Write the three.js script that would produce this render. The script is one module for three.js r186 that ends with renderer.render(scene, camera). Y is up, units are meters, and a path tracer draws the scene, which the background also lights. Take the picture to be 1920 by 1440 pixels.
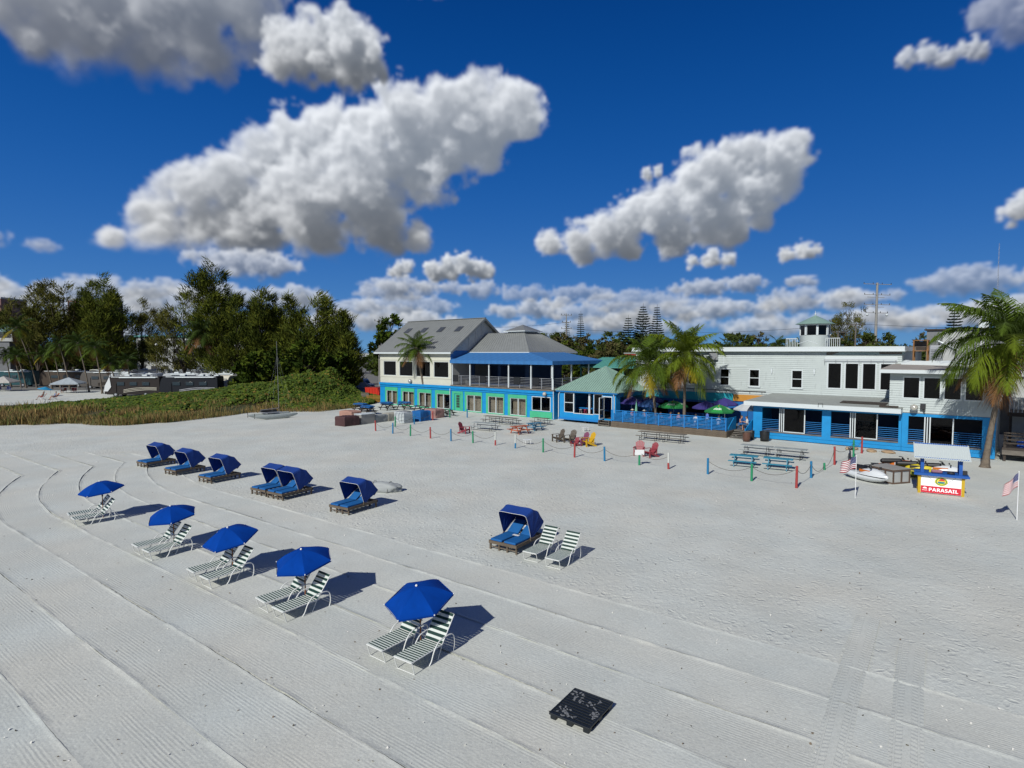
import * as THREE from 'three';
import { mergeGeometries, toCreasedNormals } from 'three/addons/utils/BufferGeometryUtils.js';
import { MarchingCubes } from 'three/addons/objects/MarchingCubes.js';
import { RoundedBoxGeometry } from 'three/addons/geometries/RoundedBoxGeometry.js';

// ---------------------------------------------------------------- camera, sun, exposure
const scene = new THREE.Scene();
const camera = new THREE.PerspectiveCamera(65.51, 4 / 3, 0.1, 6000);
camera.position.set(0, 8, 0);
camera.rotation.set(-3.069 * Math.PI / 180, 0, 0);
const SUN_AZ = 33 * Math.PI / 180, SUN_EL = 36 * Math.PI / 180;   // shadows fall away and to +x
const sunDir = new THREE.Vector3(-Math.sin(SUN_AZ) * Math.cos(SUN_EL), Math.sin(SUN_EL), Math.cos(SUN_AZ) * Math.cos(SUN_EL));
const sun = new THREE.DirectionalLight(new THREE.Color(1, 0.995, 0.95), 4.2);
sun.position.copy(sunDir).multiplyScalar(300).add(new THREE.Vector3(0, 0, -60));
sun.target.position.set(0, 0, -60);
sun.castShadow = true;
sun.shadow.mapSize.set(4096, 4096);
Object.assign(sun.shadow.camera, { left: -160, right: 160, top: 160, bottom: -160, near: 1, far: 700 });
scene.add(sun, sun.target);
const renderer = new THREE.WebGLRenderer({ antialias: true });
renderer.toneMapping = THREE.LinearToneMapping;
renderer.toneMappingExposure = 0.98;
renderer.shadowMap.enabled = true;

// ---------------------------------------------------------------- random numbers and noise
function rng(seed) {
  let a = seed >>> 0;
  return () => { a = (a + 0x6D2B79F5) | 0; let t = Math.imul(a ^ (a >>> 15), 1 | a); t = (t + Math.imul(t ^ (t >>> 7), 61 | t)) ^ t; return ((t ^ (t >>> 14)) >>> 0) / 4294967296; };
}
const NS = 64, lattice = new Float32Array(NS * NS * NS);
{ const r = rng(77); for (let i = 0; i < lattice.length; i++) lattice[i] = r() * 2 - 1; }
function vnoise(x, y, z) {
  const xi = Math.floor(x), yi = Math.floor(y), zi = Math.floor(z);
  let fx = x - xi, fy = y - yi, fz = z - zi;
  fx = fx * fx * (3 - 2 * fx); fy = fy * fy * (3 - 2 * fy); fz = fz * fz * (3 - 2 * fz);
  const x0 = xi & 63, x1 = (xi + 1) & 63, y0 = (yi & 63) << 6, y1 = ((yi + 1) & 63) << 6, z0 = (zi & 63) << 12, z1 = ((zi + 1) & 63) << 12;
  const L = lattice;
  const a = L[x0 + y0 + z0] * (1 - fx) + L[x1 + y0 + z0] * fx, b = L[x0 + y1 + z0] * (1 - fx) + L[x1 + y1 + z0] * fx;
  const c = L[x0 + y0 + z1] * (1 - fx) + L[x1 + y0 + z1] * fx, d = L[x0 + y1 + z1] * (1 - fx) + L[x1 + y1 + z1] * fx;
  return (a * (1 - fy) + b * fy) * (1 - fz) + (c * (1 - fy) + d * fy) * fz;
}
function fbm(x, y, z, o) { let s = 0, a = 0.5; for (let i = 0; i < o; i++) { s += a * vnoise(x, y, z); x = x * 2.03 + 11.3; y = y * 2.03 + 5.7; z = z * 2.03 + 3.1; a *= 0.5; } return s; }
// rounded heaps: value noise with gentle fine detail
function billow(x, y, z, o) { let s = 0, a = 0.56; for (let i = 0; i < o; i++) { s += a * vnoise(x, y, z); x = x * 2.1 + 11.3; y = y * 2.1 + 5.7; z = z * 2.1 + 3.1; a *= 0.5; } return s; }
const clamp = (x, a = 0, b = 1) => Math.min(b, Math.max(a, x));
const sstep = (a, b, x) => { const t = clamp((x - a) / (b - a)); return t * t * (3 - 2 * t); };
const lerp = (a, b, t) => a + (b - a) * t;
const V = (x, y, z) => new THREE.Vector3(x, y, z);

// ---------------------------------------------------------------- the sky: clear deep blue with fair-weather cumulus, all round
const SKY_GAIN = 1.0;
function buildSky() {
  const W = 2048, H = 1024, data = new Float32Array(W * H * 4), rad = 180 / Math.PI;
  for (let j = 0; j < H; j++) {
    const el = ((j + 0.5) / H - 0.5) * 180, e = Math.max(el, 0);
    // clear air: pale at the horizon, very deep blue overhead
    const k = Math.pow(1 - Math.min(e, 48) / 48, 1.5), k2 = Math.exp(-e / 6.5);
    let r = lerp(0.0003, 0.0016, k) + 0.13 * k2, g = lerp(0.016, 0.150, k) + 0.165 * k2, b = lerp(0.12, 0.60, k) - 0.04 * k2;
    for (let i = 0; i < W; i++) {
      const p = (j * W + i) * 4;
      data[p] = r; data[p + 1] = g; data[p + 2] = b; data[p + 3] = 1;
    }
  }
  // clouds: heaps of lumps given by azimuth, elevation and radius in degrees, each with a flat base
  const clouds = [];
  const add = (base, lumps, o = {}) => clouds.push({ base, lumps, ...o });
  const D = (px, py) => { const x = (px - 960) / 1119, y = (660 - py) / 1119; return [Math.atan(x) * rad, Math.atan(y / Math.hypot(1, x)) * rad]; };
  const heap = (baseY, list, o) => {   // directions read from the photograph's clouds; r as a share of the same scale
    let b = 0; const l = list.map(([x, y, r]) => { const [a, e] = D(x, y); const f = 1 / (1 + ((x - 960) / 1119) ** 2); b += D(x, baseY)[1] / list.length; return [a, e, r / 19.5 * Math.sqrt(f)]; });
    add(b, l, o);
  };
  heap(470, [[880, 205, 55], [950, 220, 62], [985, 240, 42], [820, 215, 50], [760, 205, 52], [700, 240, 58], [620, 250, 50], [560, 280, 62], [500, 300, 55], [680, 310, 85], [800, 290, 85], [900, 275, 60],
    [430, 340, 58], [370, 360, 48], [310, 390, 50], [275, 400, 34], [480, 400, 75], [580, 380, 90], [690, 390, 75], [380, 430, 60], [480, 455, 50], [600, 450, 55], [720, 440, 48], [785, 445, 30], [300, 450, 45], [230, 470, 36], [190, 480, 28], [420, 470, 40]], { soft: 1.2 });
  heap(155, [[60, 20, 80], [150, 40, 95], [250, 30, 100], [350, 40, 100], [450, 30, 75], [500, 50, 45], [90, 90, 50], [200, 110, 60], [300, 110, 60], [400, 120, 50], [150, -60, 100], [320, -70, 120], [470, -50, 80], [30, -40, 70]], { soft: 1.9, wispy: 1.2, veil: 0.1 });
  heap(168, [[550, 100, 42], [600, 95, 46], [660, 95, 48], [690, 120, 44], [600, 135, 46], [530, 130, 34], [660, 150, 34], [720, 150, 20]], { soft: 1.2 });
  heap(500, [[1480, 290, 34], [1440, 300, 42], [1390, 310, 44], [1330, 330, 50], [1290, 330, 36], [1300, 375, 55], [1230, 395, 48], [1180, 410, 42], [1400, 360, 50], [1450, 340, 40], [1340, 410, 50], [1260, 440, 44], [1130, 440, 42], [1080, 455, 38], [1030, 460, 26], [1180, 465, 32], [1090, 485, 22], [1370, 440, 32], [1420, 420, 22]], { soft: 1.2 });
  heap(140, [[1680, 125, 15], [1715, 118, 19], [1760, 124, 18], [1795, 108, 20], [1815, 114, 15], [1740, 130, 14]], { soft: 1.4, veil: 0.15 });
  heap(528, [[815, 510, 18], [845, 505, 24], [868, 495, 22], [890, 505, 22], [915, 512, 14]], {});
  heap(520, [[750, 508, 16], [765, 502, 14], [735, 514, 10]], { soft: 1.3 });
  heap(505, [[1295, 492, 14], [1330, 488, 18], [1360, 490, 15]], { soft: 1.3 });
  heap(490, [[1470, 480, 14], [1500, 472, 18], [1520, 474, 13]], { soft: 1.2 });
  heap(345, [[1210, 332, 12], [1228, 328, 11]], { soft: 1.6 });
  heap(425, [[1890, 402, 24], [1920, 385, 26], [1940, 405, 30]], {});
  heap(90, [[1810, 55, 30], [1860, 40, 44], [1910, 30, 55], [1940, 60, 40], [1880, 75, 26]], { soft: 2.2, wispy: 1.4, veil: 0.5 });
  heap(10, [[780, -6, 20], [830, -10, 22]], { soft: 1.6 });
  const R = rng(4242);
  // the low, far rows of cumulus toward the horizon, and the same kind of sky all round
  const bands = [[1.7, 1.1, 5.6, 80], [3.0, 1.4, 5.4, 62], [4.7, 1.7, 5.6, 44], [7.2, 2.0, 5.0, 22]];
  for (const [el, r0, len, n] of bands) for (let i = 0; i < n; i++) {
    const az = -180 + 360 * (i + R() * 0.8) / n, inView = Math.abs(az) < 43;
    const b = el + (R() - 0.5) * 1.6;
    if (inView && el > 7 && az > -18) continue;
    if (inView && el > 5 && az > -12 && az < 0 && R() < 0.8) continue;
    const m = 3 + Math.floor(R() * 5), lumps = [];
    for (let k = 0; k < m; k++) lumps.push([az + (R() - 0.5) * len * 1.9, b + 0.15 + R() * 0.7, 0.55 + R() * r0 * 0.5]);
    add(b, lumps, { soft: 1.4, far: 1, veil: 0.2 + 0.35 * R() });
  }
  for (let i = 0; i < 14; i++) {   // higher cumulus round the rest of the sky
    const az = 50 + 260 * R(), b = 10 + 38 * R() * R() + 3, s = 0.6 + R() * 0.9, n = 8 + Math.floor(R() * 14), lumps = [];
    for (let k = 0; k < n; k++) lumps.push([az + (R() - 0.5) * 18 * s / Math.cos(b / rad), b + 1 + R() * R() * 6 * s, (1.3 + R() * 1.8) * s]);
    add(b, lumps, { coarse: true });
  }
  const Ld = [-0.58, 0.81, 0.05];
  for (const c of clouds) {
    const soft = c.soft || 1, far = c.far || 0, wispy = c.wispy || 1;
    let x0 = 1e9, x1 = -1e9, y0 = 1e9, y1 = -1e9, zr = 0; const rr = rng(Math.floor(c.base * 1000 + c.lumps.length * 77 + 9999));
    for (const l of c.lumps) { l[3] = (rr() - 0.5) * l[2] * 0.9; x0 = Math.min(x0, l[0] - l[2] * 2.6); x1 = Math.max(x1, l[0] + l[2] * 2.6); y0 = Math.min(y0, l[1] - l[2] * 1.5); y1 = Math.max(y1, l[1] + l[2] * 1.5); zr = Math.max(zr, l[2] * 1.5); }
    y0 = Math.max(y0, c.base - 0.8 * soft, 0.1);
    const cosE = Math.cos((y0 + y1) / 2 / rad);
    const rmax = Math.max(...c.lumps.map((l) => l[2])), rmean = c.lumps.reduce((a, l) => a + l[2], 0) / c.lumps.length, fr = 1.5 / rmean, namp = rmean < 1.6 ? 0.78 : 0.66;
    const dens = (x, y, z, oct = c.coarse ? 3 : 5) => {
      let f = 0;
      for (const l of c.lumps) { const dx = (x - l[0]) * (c.coarse ? cosE : far ? 0.5 : 1), dy = (y - l[1]) * (far ? 1.25 : 1), dz = z - l[3]; const q = 1 - Math.sqrt(dx * dx + dy * dy + dz * dz) / (l[2] * 1.25); if (q > f) f = q + f * 0.12; else if (q > 0) f += q * 0.12; }
      if (f <= 0) return 0;
      const n = billow(x * fr + 20, y * fr * 1.15 + 7, z * fr + 3, oct);
      let d = f - 0.25 + n * namp * wispy;
      d *= sstep(c.base - 0.7 * soft, c.base + 0.9 * soft, y + n * 1.0);
      return d > 0 ? Math.min(1, d * 4.0 / soft) : 0;
    };
    const i0 = Math.floor((x0 + 90) / 360 * W), i1 = Math.ceil((x1 + 90) / 360 * W), j0 = Math.max(H / 2, Math.floor((y0 + 90) / 180 * H)), j1 = Math.min(H - 1, Math.ceil((y1 + 90) / 180 * H));
    const steps = c.coarse ? 10 : far ? 12 : 22, dz = 2 * zr / steps, ext = 5.5 / Math.max(rmax, 0.7);
    for (let j = j0; j <= j1; j++) for (let i = i0; i <= i1; i++) {
      const x = (i + 0.5) / W * 360 - 90, y = (j + 0.5) / H * 180 - 90;
      let T = 1, lum = 0, amb = 0, hit = false;
      for (const l of c.lumps) if (Math.abs((x - l[0]) * (c.coarse ? cosE : far ? 0.5 : 1)) < l[2] * 1.26 && Math.abs(y - l[1]) < l[2] * 1.26) { hit = true; break; }
      if (!hit) continue;
      for (let k = 0; k < steps && T > 0.02; k++) {
        const z = zr - (k + 0.5 + 0.3 * ((i * 7 + j * 13) % 5) / 5) * dz, d = dens(x, y, z);
        if (d <= 0) continue;
        let tau = 0; const ls = rmax * 0.38;
        for (let m = 0; m < 5; m++) { const q = ls * (m + 0.35) * 0.8; tau += dens(x + Ld[0] * q, y + Ld[1] * q, z + Ld[2] * q, m < 2 ? 3 : 1) * ls * 0.8; }
        const a = 1 - Math.exp(-d * ext * dz);
        const light = 0.75 * Math.exp(-tau * ext * 0.62) + 0.25 * Math.exp(-tau * ext * 0.12);
        const hgt = sstep(c.base - 0.5, c.base + rmax * 2.2, y);
        lum += T * a * light; amb += T * a * (0.34 + 0.66 * hgt);
        T *= 1 - a;
      }
      if (T > 0.995) continue;
      const p = (j * W + ((i % W) + W) % W) * 4, A = 1 - T;
      const cr = 0.78 * lum + 0.135 * amb, cg = 0.78 * lum + 0.17 * amb, cb = 0.775 * lum + 0.225 * amb;
      const thin = 1 - (c.veil || 0), Tv = 1 - A * thin;   // low clouds are thin veils
      data[p] = data[p] * Tv + cr * thin; data[p + 1] = data[p + 1] * Tv + cg * thin; data[p + 2] = data[p + 2] * Tv + cb * thin;
    }
  }
  // below the horizon: the pale haze of the far shore
  for (let j = 0; j < H / 2; j++) for (let i = 0; i < W; i++) { const p = (j * W + i) * 4; data[p] = 0.14; data[p + 1] = 0.2; data[p + 2] = 0.28; }
  for (let i = 0; i < W * H * 4; i++) if (i % 4 < 3) data[i] *= SKY_GAIN;
  const t = new THREE.DataTexture(data, W, H, THREE.RGBAFormat, THREE.FloatType);
  t.mapping = THREE.EquirectangularReflectionMapping; t.magFilter = t.minFilter = THREE.LinearFilter; t.colorSpace = THREE.LinearSRGBColorSpace; t.needsUpdate = true;
  return t;
}
const skyTexture = buildSky();
scene.background = skyTexture;
scene.environment = skyTexture;

// ---------------------------------------------------------------- helpers
const used = new Map();
function numbered(name) { const n = used.get(name) || 0; used.set(name, n + 1); return n ? name + '_' + String(n).padStart(3, '0') : name; }
const PI = Math.PI, rad = (d) => d * PI / 180;
function C(r, g, b) { return new THREE.Color().setRGB(r, g, b); }
function mat(c, o = {}) { return new THREE.MeshStandardMaterial({ color: Array.isArray(c) ? C(...c) : c, roughness: 0.75, ...o }); }
function setUp(o) { o.castShadow = true; o.receiveShadow = true; return o; }
function thing(name, label, category, pos = [0, 0, 0], turn = 0, group) {
  const o = new THREE.Group(); o.name = numbered(name); o.position.set(...pos); o.rotation.y = turn; o.userData = { label, category };
  if (group) o.userData.group = group;
  scene.add(o); return o;
}
function part(parent, name, geos, m, label) {
  let g = Array.isArray(geos) ? (geos.length === 1 ? geos[0] : mergeGeometries(geos.map(norm), false)) : geos;
  if (parent && parent.off) { g = g.clone(); g.translate(...parent.off); }
  const o = setUp(new THREE.Mesh(g, m)); o.name = name; if (label) o.userData.label = label;
  parent.add(o); o.off = parent.off; return o;
}
function solo(name, label, category, geos, m, pos, turn = 0, group) {
  const o = setUp(new THREE.Mesh(Array.isArray(geos) ? mergeGeometries(geos.map(norm), false) : geos, m));
  o.name = numbered(name); o.userData = { label, category }; if (group) o.userData.group = group;
  if (pos) o.position.set(...pos); o.rotation.y = turn; scene.add(o); return o;
}
function structure(name, g, m) { const o = setUp(new THREE.Mesh(g, m)); o.name = numbered(name); o.userData = { kind: 'structure' }; scene.add(o); return o; }
function copy(src, pos, turn, label, group) {
  const r = src.clone(); r.name = numbered(src.name.replace(/_\d{3}$/, '')); r.userData = { ...src.userData }; if (label) r.userData.label = label; if (group) r.userData.group = group;
  r.position.set(...pos); if (turn !== undefined) r.rotation.y = turn; scene.add(r); return r;
}
function norm(g) {
  if (g.index) g = g.toNonIndexed(); else g = g.clone();
  for (const k of Object.keys(g.attributes)) if (!['position', 'normal', 'uv', 'color'].includes(k)) g.deleteAttribute(k);
  if (!g.attributes.uv) g.setAttribute('uv', new THREE.BufferAttribute(new Float32Array(g.attributes.position.count * 2), 2));
  if (!g.attributes.normal) g.computeVertexNormals();
  return g;
}
// uv in metres on an axis-aligned box
function box(w, h, d, x = 0, y = 0, z = 0, rx = 0, ry = 0, rz = 0) {
  const g = new THREE.BoxGeometry(w, h, d), u = g.attributes.uv, s = [[d, h], [d, h], [w, d], [w, d], [w, h], [w, h]];
  for (let i = 0; i < 24; i++) { const [a, b] = s[i >> 2]; u.setXY(i, u.getX(i) * a, u.getY(i) * b); }
  if (rx) g.rotateX(rx); if (rz) g.rotateZ(rz); if (ry) g.rotateY(ry);
  g.translate(x, y, z); return g;
}
function bx(x0, x1, y0, y1, z0, z1) { return box(Math.abs(x1 - x0), Math.abs(y1 - y0), Math.abs(z1 - z0), (x0 + x1) / 2, (y0 + y1) / 2, (z0 + z1) / 2); }
function rbox(w, h, d, r, x = 0, y = 0, z = 0) { return new RoundedBoxGeometry(w, h, d, 2, r).translate(x, y, z); }
function rod(a, b, r, r2 = r, n = 7) {
  const A = V(...a), B = V(...b), L = A.distanceTo(B), g = new THREE.CylinderGeometry(r2, r, L, n);
  g.translate(0, L / 2, 0); g.applyQuaternion(new THREE.Quaternion().setFromUnitVectors(V(0, 1, 0), B.sub(A).normalize())); g.translate(...a); return g;
}
function beam(a, b, w, h) {   // a bar of w across and h high from a to b
  const A = V(...a), B = V(...b), L = A.distanceTo(B), g = new THREE.BoxGeometry(w, h, L);
  const m = new THREE.Matrix4().lookAt(B, A, V(0, 1, 0)); g.applyMatrix4(m); g.translate((a[0] + b[0]) / 2, (a[1] + b[1]) / 2, (a[2] + b[2]) / 2); return g;
}
function tube(pts, r, seg = 24, n = 6) { return new THREE.TubeGeometry(new THREE.CatmullRomCurve3(pts.map((p) => V(...p))), seg, r, n); }
function quad(a, b, c, d) {   // a flat sheet, uv in metres
  const g = new THREE.BufferGeometry(), A = V(...a), w = A.distanceTo(V(...b)), h = A.distanceTo(V(...d));
  g.setAttribute('position', new THREE.Float32BufferAttribute([...a, ...b, ...c, ...d], 3)); g.setAttribute('uv', new THREE.Float32BufferAttribute([0, 0, w, 0, w, h, 0, h], 2));
  g.setIndex([0, 1, 2, 0, 2, 3]); g.computeVertexNormals(); return g;
}
function slab(pts, th) {   // a solid sheet: polygon pts (3D, planar) thickened downward along its normal
  const P = pts.map((p) => V(...p)), n = P[1].clone().sub(P[0]).cross(P[2].clone().sub(P[0])).normalize(); if (n.y < 0) n.negate();
  const up = P[1].clone().sub(P[0]).cross(P[2].clone().sub(P[0])).y > 0, Q = P.map((p) => p.clone().addScaledVector(n, -th)), pos = [], uv = [];
  const ax = P[1].clone().sub(P[0]).normalize(), ay = n.clone().cross(ax);
  const put = (p) => { pos.push(p.x, p.y, p.z); const d = p.clone().sub(P[0]); uv.push(d.dot(ax), d.dot(ay)); };
  const tri = (a, b, c, f) => { put(a); put(f ? b : c); put(f ? c : b); };
  for (let i = 1; i < P.length - 1; i++) { tri(P[0], P[i], P[i + 1], up); tri(Q[0], Q[i], Q[i + 1], !up); }
  for (let i = 0; i < P.length; i++) { const j = (i + 1) % P.length; tri(P[i], Q[i], Q[j], up); tri(P[i], Q[j], P[j], up); }
  const g = new THREE.BufferGeometry(); g.setAttribute('position', new THREE.Float32BufferAttribute(pos, 3)); g.setAttribute('uv', new THREE.Float32BufferAttribute(uv, 2)); g.computeVertexNormals(); return g;
}
// ---------------------------------------------------------------- textures
function canvas(w, h, f) { const c = document.createElement('canvas'); c.width = w; c.height = h; f(c.getContext('2d'), w, h); const t = new THREE.CanvasTexture(c); t.colorSpace = THREE.SRGBColorSpace; t.wrapS = t.wrapT = THREE.RepeatWrapping; t.anisotropy = 8; return t; }
function dataTex(n, f, srgb, rep) {   // f(u, v) in 0..1 -> [r, g, b] 0..1
  const d = new Uint8Array(n * n * 4);
  for (let j = 0; j < n; j++) for (let i = 0; i < n; i++) { const c = f(i / n, j / n, i, j), p = (j * n + i) * 4; d[p] = clamp(c[0]) * 255; d[p + 1] = clamp(c[1]) * 255; d[p + 2] = clamp(c[2]) * 255; d[p + 3] = 255; }
  const t = new THREE.DataTexture(d, n, n); t.wrapS = t.wrapT = THREE.RepeatWrapping; t.magFilter = THREE.LinearFilter; t.minFilter = THREE.LinearMipmapLinearFilter; t.generateMipmaps = true;
  if (srgb) t.colorSpace = THREE.SRGBColorSpace; t.repeat.set(1 / rep, 1 / rep); t.needsUpdate = true; return t;
}
// noise that repeats every n cells
function tn(u, v, n, seed) { const x = u * n, y = v * n, xi = Math.floor(x), yi = Math.floor(y); let fx = x - xi, fy = y - yi; fx = fx * fx * (3 - 2 * fx); fy = fy * fy * (3 - 2 * fy);
  const h = (a, b) => { let q = Math.imul(((a % n) + n) % n + 1, 374761393) ^ Math.imul(((b % n) + n) % n + 1, 668265263) ^ Math.imul(seed + 1, 2246822519); q = Math.imul(q ^ (q >>> 13), 1274126177); return ((q ^ (q >>> 16)) >>> 0) / 4294967296; };
  return lerp(lerp(h(xi, yi), h(xi + 1, yi), fx), lerp(h(xi, yi + 1), h(xi + 1, yi + 1), fx), fy); }
function tfbm(u, v, n, o, seed) { let s = 0, a = 0.5, w = 0; for (let i = 0; i < o; i++) { s += a * tn(u, v, n, seed + i); w += a; n *= 2; a *= 0.55; } return s / w; }
// weathered paint, wood, metal: grey multipliers used as maps over a base colour
const grimeTex = dataTex(512, (u, v) => { const n = tfbm(u, v, 6, 5, 3), f = tn(u, v, 200, 9); const k = 0.93 + 0.10 * (n - 0.5) - 0.04 * f; return [k, k, k * 0.99]; }, true, 3);
// old exterior paint: run-off streaks and pale worn patches
const stainTex = dataTex(1024, (u, v) => { const st = tn(u, (v * 0.1) % 1, 90, 81) * 0.5 + tn(u, v, 40, 82) * 0.5, patch = tfbm(u, v, 9, 5, 84); const k = 0.95 - 0.06 * sstep(0.62, 0.85, st) * sstep(0.35, 0.6, patch) + 0.06 * (patch - 0.5); return [k, k * 0.995, k * 0.975]; }, true, 7);
const woodTex = dataTex(512, (u, v) => { const n = tfbm(u * 1, v, 3, 3, 8), g = tn(u, v, 4, 5) * 0.5 + tn(u, (v * 40) % 1, 8, 7) * 0.25 + tn(u, v, 160, 2) * 0.25; const k = 0.62 + 0.38 * (0.5 * n + 0.5 * g); return [k, k * 0.985, k * 0.96]; }, true, 1.2);
const fabricBump = dataTex(256, (u, v) => { const k = 0.5 + 0.25 * Math.sin(u * 128 * 2 * PI) * Math.sin(v * 128 * 2 * PI) + 0.25 * (tfbm(u, v, 5, 4, 21) - 0.5); return [k, k, k]; }, false, 0.6);
const fabricTex = dataTex(256, (u, v) => { const k = 0.86 + 0.14 * tfbm(u, v, 4, 5, 31); return [k, k, k]; }, true, 1.1);
const barkTex = dataTex(256, (u, v) => { const k = 0.55 + 0.3 * tfbm(u, v, 8, 4, 41) + 0.15 * tn(u, v, 60, 4); return [k, k * 0.97, k * 0.93]; }, true, 1);
// ---------------------------------------------------------------- shared materials
const M = {
  white: mat([0.58, 0.60, 0.58], { map: stainTex, roughness: 0.6 }), whiteGloss: mat([0.74, 0.74, 0.72], { roughness: 0.35 }),
  siding: mat([0.49, 0.545, 0.55], { map: stainTex, roughness: 0.6 }), trim: mat([0.56, 0.60, 0.60], { roughness: 0.5 }), cream: mat([0.60, 0.60, 0.52], { map: stainTex }),
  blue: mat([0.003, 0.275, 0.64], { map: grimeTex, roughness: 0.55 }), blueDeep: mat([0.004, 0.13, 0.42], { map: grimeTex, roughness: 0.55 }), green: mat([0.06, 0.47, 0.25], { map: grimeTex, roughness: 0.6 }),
  railBlue: mat([0.01, 0.17, 0.46], { roughness: 0.5 }), turquoise: mat([0.01, 0.34, 0.43], { map: grimeTex }), orange: mat([0.62, 0.28, 0.04], { map: grimeTex }),
  roofGrey: mat([0.26, 0.27, 0.265], { map: grimeTex, roughness: 0.55, metalness: 0.1 }), roofGreen: mat([0.30, 0.45, 0.38], { map: grimeTex, roughness: 0.5, metalness: 0.1 }), roofTeal: mat([0.10, 0.33, 0.28], { map: grimeTex, roughness: 0.5 }),
  roofFlat: mat([0.36, 0.38, 0.36], { map: grimeTex, roughness: 0.9 }), roofDirty: mat([0.38, 0.34, 0.30], { map: grimeTex, roughness: 0.9 }),
  awning: mat([0.035, 0.17, 0.42], { map: fabricTex, bumpMap: fabricBump, bumpScale: 0.004, roughness: 0.85 }),
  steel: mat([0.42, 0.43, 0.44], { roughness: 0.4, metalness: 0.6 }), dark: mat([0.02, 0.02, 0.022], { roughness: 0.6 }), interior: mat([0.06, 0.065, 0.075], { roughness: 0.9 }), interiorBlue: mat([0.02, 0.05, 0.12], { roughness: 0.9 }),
  floorWood: mat([0.16, 0.12, 0.09], { map: woodTex }), wood: mat([0.17, 0.135, 0.10], { map: woodTex, roughness: 0.85 }), woodGrey: mat([0.22, 0.20, 0.175], { map: woodTex, roughness: 0.9 }), woodWarm: mat([0.33, 0.16, 0.05], { map: woodTex }), woodYellow: mat([0.45, 0.24, 0.03], { map: woodTex }),
  woodDark: mat([0.075, 0.06, 0.05], { map: woodTex, roughness: 0.9 }), concrete: mat([0.34, 0.33, 0.31], { map: grimeTex, roughness: 0.9 }), greyWall: mat([0.20, 0.205, 0.215], { map: grimeTex }), paleWall: mat([0.52, 0.53, 0.52], { map: grimeTex }),
  curtain: mat([0.30, 0.235, 0.17], { map: fabricTex, roughness: 0.95 }), curtainDark: mat([0.10, 0.075, 0.05], { roughness: 0.95 }),
  canvasBlue: mat([0.0012, 0.042, 0.25], { map: fabricTex, bumpMap: fabricBump, bumpScale: 0.004, roughness: 0.8, side: THREE.DoubleSide }), cushion: mat([0.002, 0.115, 0.36], { map: fabricTex, bumpMap: fabricBump, bumpScale: 0.006, roughness: 0.75 }),
  umbrellaBlue: new THREE.MeshPhysicalMaterial({ color: C(0.0006, 0.048, 0.30), map: fabricTex, roughness: 0.95, specularIntensity: 0.2, side: THREE.DoubleSide }),
  strapWhite: mat([0.60, 0.64, 0.58], { roughness: 0.45 }), strapGreen: mat([0.005, 0.035, 0.024], { roughness: 0.45 }), tubeWhite: mat([0.66, 0.66, 0.63], { roughness: 0.35 }),
  glass: new THREE.MeshPhysicalMaterial({ color: C(0.9, 0.92, 0.92), transmission: 1, thickness: 0, roughness: 0.03, ior: 1.5 }),
  glassDark: new THREE.MeshPhysicalMaterial({ color: C(0.20, 0.22, 0.27), specularIntensity: 0.5, transmission: 1, thickness: 0, roughness: 0.04, ior: 1.5 }),
  black: mat([0.012, 0.013, 0.014], { roughness: 0.5 }), rubber: mat([0.018, 0.018, 0.018], { roughness: 0.9 }), chrome: mat([0.6, 0.6, 0.6], { roughness: 0.15, metalness: 1 }),
  red: mat([0.40, 0.035, 0.04], { map: grimeTex, roughness: 0.6 }), rope: mat([0.12, 0.11, 0.09], { roughness: 0.95 }), skin: mat([0.42, 0.22, 0.14], { roughness: 0.6 }),
};
const paint = (r, g, b, o = {}) => mat([r, g, b], { roughness: 0.55, map: grimeTex, ...o });
// ---------------------------------------------------------------- the compound's own axes: s along the beach front, t inland
const O = V(4.62, 0, -68.63), TH = rad(41);
const L = (s, t, h = 0) => [O.x + Math.cos(TH) * s + Math.sin(TH) * t, h, O.z + Math.sin(TH) * s - Math.cos(TH) * t];
function built(name, label, category, s0, t0, group) { const o = thing(name, label, category, L(s0, t0), -TH, group); o.off = [-s0, 0, t0]; return o; }
const b3 = (s0, s1, h0, h1, t0, t1) => bx(s0, s1, h0, h1, -t0, -t1);   // a block in s, h, t
// a wall along s from s0 to s1 with rectangular openings [a, b, h0, h1]
function wall(s0, s1, h0, h1, t0, t1, open = []) {
  const xs = [...new Set([s0, s1, ...open.flatMap((o) => [o[0], o[1]])])].filter((x) => x >= s0 && x <= s1).sort((a, b) => a - b), out = [];
  for (let i = 0; i < xs.length - 1; i++) {
    const a = xs[i], b = xs[i + 1], m = (a + b) / 2, cuts = open.filter((o) => o[0] < m && o[1] > m).sort((p, q) => p[2] - q[2]);
    let y = h0;
    for (const c of cuts) { if (c[2] > y + 1e-3) out.push(b3(a, b, y, c[2], t0, t1)); y = Math.max(y, c[3]); }
    if (y < h1 - 1e-3) out.push(b3(a, b, y, h1, t0, t1));
  }
  return out;
}
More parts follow.
